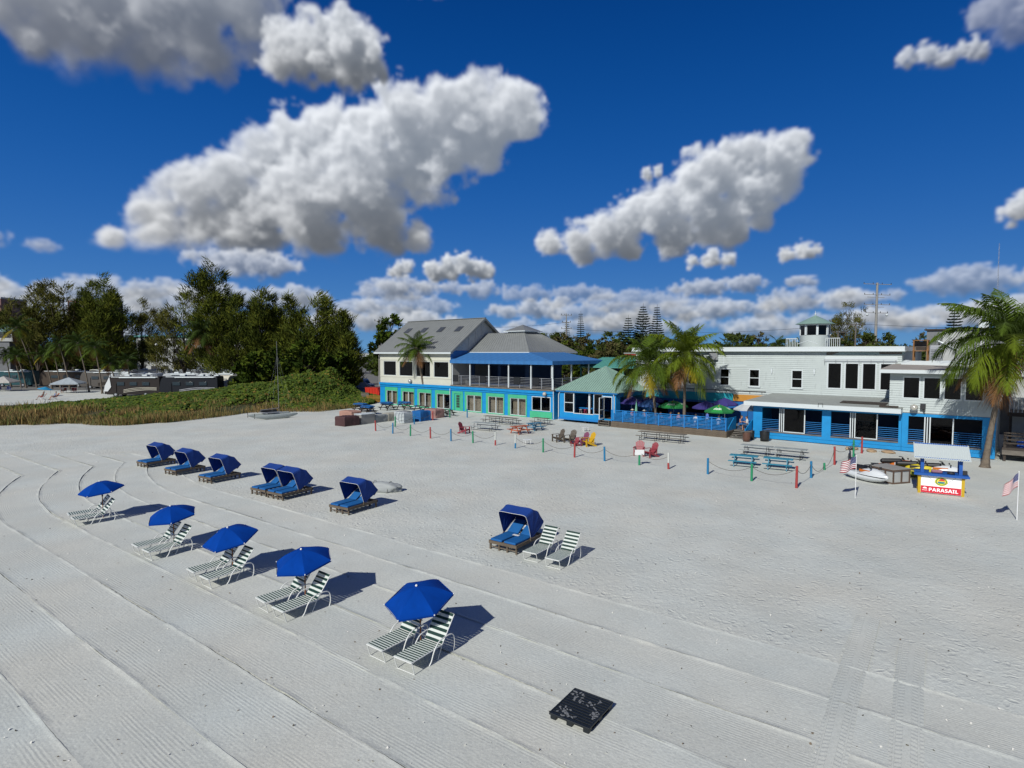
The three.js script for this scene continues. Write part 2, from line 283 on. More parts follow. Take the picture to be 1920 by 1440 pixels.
// lapped boards over the same wall, each board leaning out at its foot
function lapped(s0, s1, h0, h1, t, open, pitch = 0.2) {
  const out = [];
  for (let h = h0; h < h1 - 0.02; h += pitch) {
    const top = Math.min(h + pitch, h1), cuts = open.filter((o) => o[2] < h + pitch * 0.6 && o[3] > h + pitch * 0.4).sort((a, b) => a[0] - b[0]);
    let x = s0; const seg = [];
    for (const c of cuts) { if (c[0] > x) seg.push([x, c[0]]); x = Math.max(x, c[1]); }
    if (x < s1) seg.push([x, s1]);
    for (const [a, b] of seg) {
      const g = new THREE.BufferGeometry(), zb = -(t - 0.055), zt = -(t - 0.008);
      g.setAttribute('position', new THREE.Float32BufferAttribute([a, h, zb, b, h, zb, b, top, zt, a, h, zb, b, top, zt, a, top, zt, a, h, -t, b, h, -t, b, h, zb, a, h, -t, b, h, zb, a, h, zb], 3));
      g.setAttribute('uv', new THREE.Float32BufferAttribute([a, h, b, h, b, top, a, h, b, top, a, top, a, h, b, h, b, h, a, h, b, h, a, h], 2)); g.computeVertexNormals(); out.push(g);
    }
  }
  return out;
}
// a window in a wall opening: frame as sub-parts of the pane's part
function windowIn(parent, name, s0, s1, h0, h1, t, { glass = M.glassDark, frame = M.trim, fw = 0.08, bars = 0, mullions = 0, out = 0.05, fd = 0.1 } = {}) {
  const w = part(parent, name, b3(s0 + fw, s1 - fw, h0 + fw, h1 - fw, t + 0.02, t + 0.03), glass);
  const fr = [b3(s0 - 0.02, s1 + 0.02, h0 - 0.02, h0 + fw, t - out, t + fd), b3(s0 - 0.02, s1 + 0.02, h1 - fw, h1 + 0.02, t - out, t + fd), b3(s0 - 0.02, s0 + fw, h0 + fw, h1 - fw, t - out, t + fd), b3(s1 - fw, s1 + 0.02, h0 + fw, h1 - fw, t - out, t + fd)];
  for (let i = 1; i <= bars; i++) { const h = lerp(h0, h1, i / (bars + 1)); fr.push(b3(s0 + fw, s1 - fw, h - 0.035, h + 0.035, t - out + 0.02, t + fd - 0.02)); }
  for (let i = 1; i <= mullions; i++) { const s = lerp(s0, s1, i / (mullions + 1)); fr.push(b3(s - 0.05, s + 0.05, h0 + fw, h1 - fw, t - out + 0.01, t + fd - 0.01)); }
  part(w, 'frame', fr, frame); return w;
}

// ---------------------------------------------------------------- sand
function heightTex(w, h, f, rx, ry, blurSpecks) {
  const d = new Uint8Array(w * h * 4);
  for (let i = 0; i < w * h; i++) { const k = clamp(f[i]) * 255; d[i * 4] = d[i * 4 + 1] = d[i * 4 + 2] = k; d[i * 4 + 3] = 255; }
  const t = new THREE.DataTexture(d, w, h); t.wrapS = t.wrapT = THREE.RepeatWrapping; t.magFilter = THREE.LinearFilter; t.minFilter = THREE.LinearMipmapLinearFilter; t.generateMipmaps = true; t.repeat.set(1 / rx, 1 / ry); t.needsUpdate = true; return t;
}
const SAND = [0.695, 0.705, 0.65];
function sandHeights(n, size, prints, seed) {
  const f = new Float32Array(n * n), r = rng(seed), px = n / size;
  for (let j = 0; j < n; j++) for (let i = 0; i < n; i++) f[j * n + i] = 0.62 + 0.26 * (tfbm(i / n, j / n, Math.round(size * 1.3), 4, seed) - 0.5) + 0.24 * (tfbm(i / n, j / n, Math.round(size * 5.5), 3, seed + 30) - 0.5) + 0.08 * (tn(i / n, j / n, Math.round(n / 3), seed + 9) - 0.5);
  for (let k = 0; k < prints; k++) {   // footprints: an oval hollow with a pushed-up rim
    const cx = r() * n, cy = r() * n, a = r() * PI, l = (0.06 + 0.11 * r()) * px, w = (0.04 + 0.055 * r()) * px, dp = 0.05 + 0.20 * r() * r(), ca = Math.cos(a), sa = Math.sin(a), R = Math.ceil(l * 1.6);
    for (let y = -R; y <= R; y++) for (let x = -R; x <= R; x++) {
      const u = (x * ca + y * sa) / l, v = (-x * sa + y * ca) / w, q = Math.sqrt(u * u + v * v); if (q > 1.6) continue;
      const i = ((Math.floor(cx + x) % n) + n) % n, j = ((Math.floor(cy + y) % n) + n) % n;
      f[j * n + i] += q < 1 ? -dp * (1 - q * q) : dp * 0.35 * Math.sin((q - 1) / 0.6 * PI);
    }
  }
  return f;
}
const trodden = sandHeights(2048, 18, 5200, 5);
const sandGrain = (seed) => dataTex(1024, (u, v, i, j) => {
  const f = tn(u, v, 512, seed) , c = tfbm(u, v, 7, 4, seed + 3), sp = tn(u, v, 400, seed + 7);
  let k = 0.90 + 0.07 * (f - 0.5) + 0.10 * (c - 0.5); if (sp > 0.985) k *= 0.72;
  const hue = tfbm(u, v, 5, 4, seed + 15) - 0.5;
  return [k * (1 + 0.035 * hue), k, k * (0.99 - 0.03 * hue)];
}, true, 13.7);
const sandTex = sandGrain(3);
const troddenSand = mat(SAND, { map: sandTex, bumpMap: heightTex(2048, 2048, trodden, 18, 18), bumpScale: 0.065, roughness: 0.95 });
{
  const g = new THREE.PlaneGeometry(6000, 6000).rotateX(-PI / 2), u = g.attributes.uv;
  for (let i = 0; i < u.count; i++) u.setXY(i, u.getX(i) * 6000, u.getY(i) * 6000);
  structure('beach_sand', g, troddenSand).position.set(0, 0, 0);
}
// the raked swaths: one tractor width each, fine tine grooves along the swath, a soft berm where two meet
const RW = 512, RH = 2048, tine = new Float32Array(RW * RH);
for (let j = 0; j < RH; j++) for (let i = 0; i < RW; i++) {
  const u = i / RW, v = j / RH, worn = sstep(0.34, 0.58, tfbm(u * 0.5, v, 10, 4, 61)), wob = (tfbm(u * 0.1, v, 12, 3, 66) - 0.5) * 0.03;
  const groove = 0.5 + 0.5 * Math.sin((u + wob) * 2 * PI * 23), lumps = tn((u * 1) % 1, (v * 1) % 1, 128, 70), grain = tfbm(u, (v * 8) % 1, 24, 4, 73);
  tine[j * RW + i] = 0.45 + (0.20 * (groove - 0.5) * (0.4 + 1.1 * lumps)) * (1 - 0.8 * worn) + 0.36 * (grain - 0.5) + 0.16 * worn * (grain - 0.5);
}
const rakedMat = mat(SAND, { map: sandTex, bumpMap: heightTex(RW, RH, tine, 1.87, 15), bumpScale: 0.017, roughness: 0.95 });
{
  const dx = 0.797, dz = 0.604, nx = 0.604, nz = -0.797, geos = [];
  const bend = (a) => a < -34 ? Math.min(3.2, 0.016 * (a + 34) * (a + 34)) : 0;
  for (let k = 0; k < 11; k++) {
    const o0 = -3.67 + 1.87 * k, a0 = k < 3 ? -42 : -62 + 3 * Math.abs(k - 6), a1 = k < 8 ? 26 : 26 - (k - 7) * 6, na = Math.round((a1 - a0) / 0.16), QS = [0, 0.018, 0.035, 0.055, 0.08, 0.12, 0.22, 0.36, 0.5, 0.64, 0.78, 0.88, 0.92, 0.945, 0.965, 0.982, 1], nw = 16, pos = [], uv = [], idx = [];
    for (let i = 0; i <= na; i++) for (let j = 0; j <= nw; j++) {
      const a = a0 + (a1 - a0) * i / na + 2.2 * Math.pow(i / na, 30) * vnoise(j * 1.7, k * 3.1, 7) - 2.2 * Math.pow(1 - i / na, 30) * vnoise(j * 1.7, k * 5.1, 17), q = QS[j], o = o0 + 1.87 * q + bend(a) * (1 + 0.03 * k) + 0.05 * vnoise(a * 0.4, k * 3.3, 1);
      const edge = Math.min(q, 1 - q) * 1.87, berm = Math.exp(-((edge / 0.075) ** 2)) * (0.004 + 0.021 * clamp(0.35 + 0.8 * vnoise(a * 1.6, k, 8) + 0.5 * vnoise(a * 5.5, k * 7.7 + (q > 0.5 ? 1 : 0) * 7.7, 4)));
      const fade = Math.min(1, (a - a0) / 1.5, (a1 - a) / 1.5);
      const y = 0.005 + (k % 2) * 0.004 + (berm + 0.008 * vnoise(a * 0.9, o * 0.9, 2) + 0.012) * Math.max(0.05, fade);
      const x = dx * a + nx * o, z = dz * a + nz * o;
      pos.push(x, y, z); uv.push(1.87 * q + k * 0.37, a + k * 5.3);
      if (i && j) { const p = i * (nw + 1) + j; idx.push(p, p - 1, p - nw - 2, p, p - nw - 2, p - nw - 1); }
    }
    const g = new THREE.BufferGeometry(); g.setAttribute('position', new THREE.Float32BufferAttribute(pos, 3)); g.setAttribute('uv', new THREE.Float32BufferAttribute(uv, 2)); g.setIndex(idx); g.computeVertexNormals();
    if (g.attributes.normal.getY(20) < 0) { g.index.array.reverse(); g.computeVertexNormals(); }
    geos.push(norm(g));
  }
  structure('raked_sand', mergeGeometries(geos), rakedMat);
}
// two tyre tracks with bar treads, pressed into a low rim of sand
{
  const n = 256, f = new Float32Array(n * n);
  for (let j = 0; j < n; j++) for (let i = 0; i < n; i++) { const u = i / n, v = j / n, a = Math.abs(u - 0.5) * 2; f[j * n + i] = 0.5 + (a > 0.35 && a < 0.9 ? 0.3 * Math.sign(Math.sin((v * 6 + a * 0.6) * 2 * PI)) : 0.04) + 0.12 * (tfbm(u, v, 16, 3, 5) - 0.5); }
  const tm = mat(SAND, { map: sandTex, bumpMap: heightTex(n, n, f, 0.42, 0.9), bumpScale: 0.012, roughness: 0.95 });
  const track = (pts) => {
    const c = new THREE.CatmullRomCurve3(pts.map((p) => V(p[0], 0, p[1]))), N = 120, pos = [], uv = [], idx = []; let len = 0, prev = null;
    const prof = [[-0.30, 0.012], [-0.23, 0.034], [-0.19, 0.022], [0, 0.02], [0.19, 0.022], [0.23, 0.034], [0.30, 0.012]];
    for (let i = 0; i <= N; i++) {
      const p = c.getPointAt(i / N), t = c.getTangentAt(i / N); if (prev) len += p.distanceTo(prev); prev = p.clone();
      prof.forEach(([o, y], j) => { pos.push(p.x - t.z * o, y + 0.012 + 0.008 * vnoise(len * 2, j, 5), p.z + t.x * o); uv.push(o + 0.21, len); if (i && j) { const q = i * 7 + j; idx.push(q, q - 8, q - 1, q, q - 7, q - 8); } });
    }
    const g = new THREE.BufferGeometry(); g.setAttribute('position', new THREE.Float32BufferAttribute(pos, 3)); g.setAttribute('uv', new THREE.Float32BufferAttribute(uv, 2)); g.setIndex(idx); g.computeVertexNormals();
    if (g.attributes.normal.getY(400) < 0) { g.index.array.reverse(); g.computeVertexNormals(); }
    structure('tyre_track', g, tm);
  };
  track([[3.2, -7], [6.1, -11.1], [7.83, -13.6], [9.3, -15.6], [10.75, -17.6]]); track([[4.8, -7], [7.59, -11.1], [9.65, -14.1], [10.87, -15.8]]);
}
// the camp ground's grey gravel and the lane beside the hall
const gravel = mat([0.20, 0.195, 0.185], { map: sandGrain(11), roughness: 0.95 });
function sheet(pts, y) { const s = new THREE.Shape(pts.map((p) => new THREE.Vector2(p[0], -p[1]))), g = new THREE.ShapeGeometry(s); g.rotateX(-PI / 2); g.translate(0, y, 0); const u = g.attributes.uv; for (let i = 0; i < u.count; i++) u.setXY(i, g.attributes.position.getX(i), g.attributes.position.getZ(i)); return g; }
structure('gravel_lot', sheet([[-170, -126], [-84, -124], [-62, -97], [-33, -95], [-25, -97], [-21, -101], [-16, -110], [20, -140], [120, -260], [-40, -330], [-190, -330], [-200, -140]], 0.012), gravel);
// inland ground behind the buildings
structure('inland_ground', sheet([[-18, -108], [50, -60], [110, -45], [900, -100], [900, -900], [-900, -900], [-900, -250], [-190, -250], [-100, -250], [20, -139]], 0.006), mat([0.12, 0.11, 0.07], { map: sandGrain(23), roughness: 0.95 }));
// shells, bits of leaf and weed on the sand: too many to count
{
  const r = rng(808), N = 900, g = new THREE.TetrahedronGeometry(0.028, 0), m = new THREE.InstancedMesh(g, mat([1, 1, 1], { roughness: 0.9 }), N), q = new THREE.Object3D(), col = new THREE.Color();
  for (let i = 0; i < N; i++) {
    const z = -(9 + 60 * r() * r()), x = (r() - 0.5) * 2 * (-z * 0.9 + 3); q.position.set(x, 0.035, z); q.rotation.set(r() * 6, r() * 6, r() * 6); q.scale.set(0.5 + r(), 0.35, 0.4 + r() * 1.2); q.updateMatrix(); m.setMatrixAt(i, q.matrix);
    const k = r(); k < 0.5 ? col.setRGB(0.62, 0.6, 0.55) : k < 0.8 ? col.setRGB(0.16, 0.12, 0.08) : col.setRGB(0.09, 0.08, 0.06); m.setColorAt(i, col);
  }
  m.name = 'beach_litter'; m.userData = { kind: 'stuff', label: 'scattered shells and leaf bits on the sand', category: 'litter' }; setUp(m); scene.add(m);
}

// ---------------------------------------------------------------- the two-storey hall with a gable roof
function railing(parent, name, a, b, h0, h1, bars, r, m, posts = 0) {   // a..b in local x, z; level bars and posts
  const out = [];
  for (let i = 0; i <= bars; i++) { const h = lerp(h0, h1, i / bars); part(parent, i === bars ? 'top_rail' : 'rail', rod([a[0], h, a[1]], [b[0], h, b[1]], i === bars ? r * 1.5 : r, undefined, 6), m); }
  for (let i = 0; i <= posts; i++) { const k = i / Math.max(posts, 1), x = lerp(a[0], b[0], k), z = lerp(a[1], b[1], k); part(parent, 'rail_post', box(0.08, h1 - h0 + 0.16, 0.08, x, (h0 + h1) / 2 - 0.04, z), m); }
}
function seams(p, name, from, to, across, n, w, hgt, m) { // raised seams from a line to another
  const out = []; for (let i = 0; i <= n; i++) { const k = i / n; out.push(beam([lerp(from[0][0], from[1][0], k), lerp(from[0][1], from[1][1], k), lerp(from[0][2], from[1][2], k)], [lerp(to[0][0], to[1][0], k), lerp(to[0][1], to[1][1], k), lerp(to[0][2], to[1][2], k)], w, hgt)); }
  return part(p, name, out, m);
}
{
  const B = built('beach_hall', 'cream two-storey hall over a blue and green ground floor, grey gable roof with skylights', 'building', -26.5, 1.5);
  const doors = [[-32.9, -30.3], [-29.05, -26.4], [-25.3, -22.65], [-21.45, -18.75]].map((d) => [...d, 0.12, 2.17]);
  const wins = [[-33.65, -30.6], [-29.8, -26.75], [-25.95, -22.85], [-22.1, -19.05]].map((d) => [...d, 4.45, 6.65]);
  part(B, 'ground_floor_wall', wall(-34.5, -18.5, -0.1, 3.3, 1.5, 1.75, doors), M.blue);
  part(B, 'upper_wall', wall(-34.5, -18.5, 3.3, 8.0, 1.53, 1.75, wins), M.cream);
  for (const h of [4.3, 6.85]) part(B, 'trim_board', b3(-34.5, -18.5, h - 0.06, h + 0.06, 1.48, 1.53), M.cream);
  part(B, 'band', [b3(-34.55, -18.5, 3.0, 3.36, 1.36, 1.5), b3(-34.5, -18.5, 2.72, 2.9, 1.42, 1.5)], M.blue);
  for (const d of doors) {
    part(B, 'door_surround', wall(d[0] - 0.33, d[1] + 0.12, 0.02, 2.66, 1.44, 1.5, [[d[0], d[1], 0.12, 2.17]]), M.green);
    windowIn(B, 'sliding_door', d[0], d[1], 0.12, 2.17, 1.55, { glass: M.glass, mullions: 1, fw: 0.06, frame: M.trim, out: 0.06 });
    for (let i = 0; i < 2; i++) { const a = d[0] + 0.08 + i * (d[1] - d[0]) / 2, w = (d[1] - d[0]) / 2 - 0.3; const g = new THREE.PlaneGeometry(w, 1.95, 24, 1), p = g.attributes.position; for (let k = 0; k < p.count; k++) p.setZ(k, 0.04 * Math.sin(p.getX(k) * 22)); g.computeVertexNormals(); g.translate(a + w / 2, 1.15, -1.95); if (i === 0 || d[0] !== -21.45) part(B, 'curtain', g, M.curtain); }
  }
  for (const w of wins) {
    windowIn(B, 'upper_window', w[0], w[1], w[2], w[3], 1.6, { glass: M.glassDark, fw: 0.06, frame: M.trim, mullions: 0 });
    const g = new THREE.PlaneGeometry(w[1] - w[0] + 0.3, 2.5, 40, 1), p = g.attributes.position; for (let k = 0; k < p.count; k++) p.setZ(k, 0.05 * Math.sin(p.getX(k) * 15)); g.computeVertexNormals(); g.translate((w[0] + w[1]) / 2, 5.5, -2.0); part(B, 'upper_curtain', g, M.curtainDark);
  }
  // end walls with their gables, back wall, floors
  for (const s of [-34.5, -18.7]) {
    const sh = new THREE.Shape([[1.75, 0], [13.9, 0], [13.9, 8.3], [7.73, 12.62], [1.75, 8.3]].map((p) => new THREE.Vector2(p[0], p[1]))), g = new THREE.ExtrudeGeometry(sh, { depth: 0.2, bevelEnabled: false }); g.rotateY(PI / 2); g.translate(s, 0, 0);
    part(B, 'gable_wall', g, M.paleWall);
  }
  for (let i = 0; i < 9; i++) { const t = 2.2 + i * 1.35; part(B, 'gable_batten', bx(-18.5, -18.46, 8, 8.1 + (t < 7.73 ? (t - 1.3) : (14.1 - t)) * 0.70, -t - 0.03, -t + 0.03), M.paleWall); }
  part(B, 'back_wall', b3(-34.5, -18.5, 0, 8.2, 13.9, 14.1), M.cream);
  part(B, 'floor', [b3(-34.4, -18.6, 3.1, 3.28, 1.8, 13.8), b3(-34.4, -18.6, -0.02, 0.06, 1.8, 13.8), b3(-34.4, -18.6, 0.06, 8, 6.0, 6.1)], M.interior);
  const R0 = [-35.2, 8.0, -0.9], R1 = [-17.9, 8.0, -0.9], R2 = [-17.9, 12.9, -7.73], R3 = [-35.2, 12.9, -7.73], R4 = [-17.9, 8.0, -14.56], R5 = [-35.2, 8.0, -14.56];
  const rf = part(B, 'roof', [slab([R0, R1, R2, R3], 0.14), slab([R3, R2, R4, R5], 0.14)], M.roofGrey);
  seams(rf, 'seams', [[-35.15, 8.02, -0.92], [-17.95, 8.02, -0.92]], [[-35.15, 12.9, -7.7], [-17.95, 12.9, -7.7]], 0, 34, 0.035, 0.05, M.roofGrey);
  part(rf, 'ridge_cap', beam([-35.22, 12.93, -7.73], [-17.88, 12.93, -7.73], 0.36, 0.06), M.roofGrey);
  part(B, 'fascia', [bx(-35.2, -17.9, 7.74, 7.97, 0.0 - 0.84, -0.9)], M.trim);
  part(B, 'soffit', [bx(-35.1, -18.0, 7.74, 7.78, -0.9, -1.5)], M.trim);
  part(B, 'barge_board', [beam([-17.86, 7.86, -0.9], [-17.86, 12.74, -7.73], 0.06, 0.26), beam([-17.86, 12.74, -7.73], [-17.86, 7.86, -14.56], 0.06, 0.26)], M.roofGrey);
  for (let i = 0; i < 4; i++) {
    const s0 = -33.15 + i * 3.82, k = (h) => -(0.9 + (h - 8) / 0.717), up = 0.1;
    const f = part(rf, 'skylight', slab([[s0 + 0.08, 10.9 + up, k(10.9)], [s0 + 1.22, 10.9 + up, k(10.9)], [s0 + 1.22, 11.62 + up, k(11.62)], [s0 + 0.08, 11.62 + up, k(11.62)]], 0.06), mat([0.05, 0.055, 0.06], { roughness: 0.25 }));
  }
  part(B, 'downpipe', [rod([-18.62, 0.1, -1.38], [-18.62, 3.0, -1.38], 0.05)], M.trim);
  part(B, 'satellite_fan', [new THREE.SphereGeometry(0.32, 14, 8, 0, 2 * PI, 0, PI / 2).rotateX(PI / 2).translate(-27.1, 3.72, -1.38), rod([-27.1, 3.72, -1.5], [-27.1, 3.72, -1.2], 0.05)], M.steel);
}
// ---------------------------------------------------------------- the balcony restaurant beside it: blue awning, hip roof with a vented cap
{
  const B = built('balcony_restaurant', 'blue restaurant with an open upper balcony under a blue awning and grey hip roof', 'building', -9.6, 1.5);
  const sl = [[-15.5, -12.75], [-11.55, -8.85], [-7.75, -5.15]].map((d) => [...d, 0.12, 2.26]), pw = [-4.25, -1.4, 0.9, 2.62], dr = [-17.75, -16.6, 0.02, 2.3];
  part(B, 'ground_floor_wall', wall(-18.48, -0.8, -0.1, 3.3, 1.52, 1.75, [...sl, pw, dr]), M.blue);
  part(B, 'band', [b3(-18.5, -0.78, 3.0, 3.36, 1.38, 1.52), b3(-18.5, -0.8, 2.76, 2.92, 1.44, 1.52)], M.blue);
  for (const d of sl) {
    part(B, 'door_surround', wall(d[0] - 0.35, d[1] + 0.15, 0.02, 2.68, 1.46, 1.52, [d]), M.green);
    windowIn(B, 'sliding_door', d[0], d[1], d[2], d[3], 1.57, { glass: M.glass, mullions: 1, fw: 0.06, out: 0.06 });
    const g = new THREE.PlaneGeometry(d[1] - d[0], 2.1, 30, 1), p = g.attributes.position; for (let k = 0; k < p.count; k++) p.setZ(k, 0.04 * Math.sin(p.getX(k) * 17)); g.computeVertexNormals(); g.translate((d[0] + d[1]) / 2, 1.2, -2.1); part(B, 'curtain', g, M.curtain);
  }
  part(B, 'green_panel', [b3(-18.3, -17.85, 0.02, 2.66, 1.46, 1.52), b3(-16.5, -16.2, 0.02, 2.66, 1.46, 1.52), b3(-17.85, -16.5, 2.34, 2.66, 1.46, 1.52)], M.green);
  part(B, 'green_panel', b3(-4.5, -1.1, -0.05, 0.84, 1.44, 1.52), M.green);
  const door = part(B, 'door', [b3(-17.72, -16.62, 0.04, 2.28, 1.5, 1.56)], M.green);
  for (let i = 0; i < 5; i++) for (let j = 0; j < 2; j++) part(door, 'pane', b3(-17.47 + j * 0.33, -17.19 + j * 0.33, 0.45 + i * 0.35, 0.75 + i * 0.35, 1.485, 1.5), M.dark);
  windowIn(B, 'picture_window', pw[0], pw[1], pw[2], pw[3], 1.57, { glass: M.glassDark, mullions: 1, fw: 0.07 });
  part(B, 'side_wall', [bx(-1.0, -0.8, -0.1, 3.3, -1.75, -12)], M.blue);
  part(B, 'balcony_floor', [b3(-18.46, -0.75, 3.37, 3.52, 1.3, 12), b3(-18.4, -1, 0.0, 0.05, 1.8, 12), b3(-18.4, -1.05, 0.05, 3.3, 6, 6.1)], M.woodGrey);
  part(B, 'inner_wall', [...wall(-18.46, -7.5, 3.52, 8, 5.0, 5.15, [[-17.5, -13, 3.9, 6.2], [-12.5, -8.2, 3.9, 6.2]]), bx(-7.6, -7.45, 3.52, 8, -5.15, -12), b3(-18.4, -7.6, 3.52, 8, 9, 9.1)], M.interiorBlue);
  part(B, 'tall_blue_return', bx(-18.5, -18.44, 6.9, 8.2, -1.4, -5.0), M.awning);
  for (const s of [-18.2, -14.8, -11.35, -7.97, -4.33, -1.05]) part(B, 'post', b3(s - 0.07, s + 0.07, 3.52, 6.85, 1.42, 1.56), M.trim);
  for (const t of [5.2, 9]) part(B, 'post', b3(-1.12, -0.98, 3.52, 6.9, t, t + 0.14), M.trim);
  const sp = [-18.2, -14.8, -11.35, -7.97, -4.33, -1.05];
  for (let i = 0; i < 5; i++) railing(B, 'railing', [sp[i] + 0.1, -1.49], [sp[i + 1] - 0.1, -1.49], 3.68, 4.82, 6, 0.022, M.steel, 2);
  railing(B, 'railing', [-1.05, -1.6], [-1.05, -9], 3.68, 4.82, 6, 0.022, M.steel, 4);
  for (const s of [-18.0, -12.9, -7.0, -4.0]) part(B, 'cloth_banner', rbox(1.0, 0.9, 0.12, 0.05, s + 0.45, 4.45, -1.40), M.black);
  // awning: front and side planes with a hanging valance
  const A = [-18.4, 6.92, -1.18], Bq = [-0.85, 6.92, -1.18], Cq = [-7.5, 7.98, -4.9], Dq = [-18.4, 7.98, -4.9], E2 = [-0.85, 6.92, -12.4], F2 = [-7.5, 7.98, -12.4];
  const aw = part(B, 'awning', [slab([A, Bq, Cq, Dq], 0.03), slab([Bq, E2, F2, Cq], 0.03)], M.awning);
  part(aw, 'valance', [bx(-18.4, -0.82, 6.48, 6.9, -1.15, -1.19), bx(-0.86, -0.82, 6.48, 6.9, -1.19, -12.4)], M.awning);
  part(B, 'gutter_pipe', [rod([-0.95, 6.5, -1.3], [-1.15, 6.2, -1.38], 0.05), rod([-1.15, 6.2, -1.38], [-1.15, 5.0, -1.38], 0.05), rod([-1.15, 5.0, -1.38], [-0.85, 4.7, -1.34], 0.05), rod([-0.85, 4.7, -1.34], [-0.85, 0.1, -1.40], 0.05)], M.trim);
  // hip roof
  const ez = 8.02, hs0 = -18.45, hs1 = -7.3, ht0 = -4.75, ht1 = -15.5, c = [-12.85, -10.1], q = 1.55, ch = 10.7;
  const c00 = [c[0] - q, ch, c[1] + q], c10 = [c[0] + q, ch, c[1] + q], c11 = [c[0] + q, ch, c[1] - q], c01 = [c[0] - q, ch, c[1] - q], l0 = [hs0, ch, c[1] + q], l1 = [hs0, ch, c[1] - q];
  const rf = part(B, 'hip_roof', [slab([[hs0, ez, ht0], [hs1, ez, ht0], c10, l0], 0.12), slab([[hs1, ez, ht0], [hs1, ez, ht1], c11, c10], 0.12), slab([[hs1, ez, ht1], [hs0, ez, ht1], l1, c11], 0.12), slab([l0, c10, c11, l1], 0.1)], M.roofGrey);
  seams(rf, 'seams', [[hs0, ez + 0.02, ht0 - 0.03], [hs1 - 0.1, ez + 0.02, ht0 - 0.03]], [[hs0, ch + 0.02, c[1] + q], [c[0] + q, ch + 0.02, c[1] + q]], 0, 22, 0.035, 0.05, M.roofGrey);
  seams(rf, 'seams', [[hs1 - 0.03, ez + 0.02, ht0 - 0.1], [hs1 - 0.03, ez + 0.02, ht1]], [[c[0] + q, ch + 0.02, c[1] + q], [c[0] + q, ch + 0.02, c[1] - q]], 0, 20, 0.035, 0.05, M.roofGrey);
  part(rf, 'eave_board', [bx(hs0, hs1 + 0.03, 7.82, 8.0, ht0 + 0.03, ht0 + 0.09), bx(hs1, hs1 + 0.06, 7.82, 8.0, ht0, ht1)], M.trim);
  const cap = part(B, 'vent_cap', [new THREE.ConeGeometry(2.75, 0.95, 4, 1).rotateY(PI / 4).translate(c[0], 11.38, c[1])], M.roofGrey);
  part(cap, 'vent_wall', box(3.0, 0.3, 3.0, c[0], 10.82, c[1]), M.trim);
  part(cap, 'cap_fascia', box(3.95, 0.1, 3.95, c[0], 10.89, c[1]), M.trim);
  part(B, 'flood_lamp', [new THREE.SphereGeometry(0.24, 14, 10).translate(-2.0, 3.0, -1.15), rod([-2.0, 3.2, -1.4], [-2.0, 3.05, -1.15], 0.04)], mat([0.45, 0.40, 0.33], { roughness: 0.3 }));
}
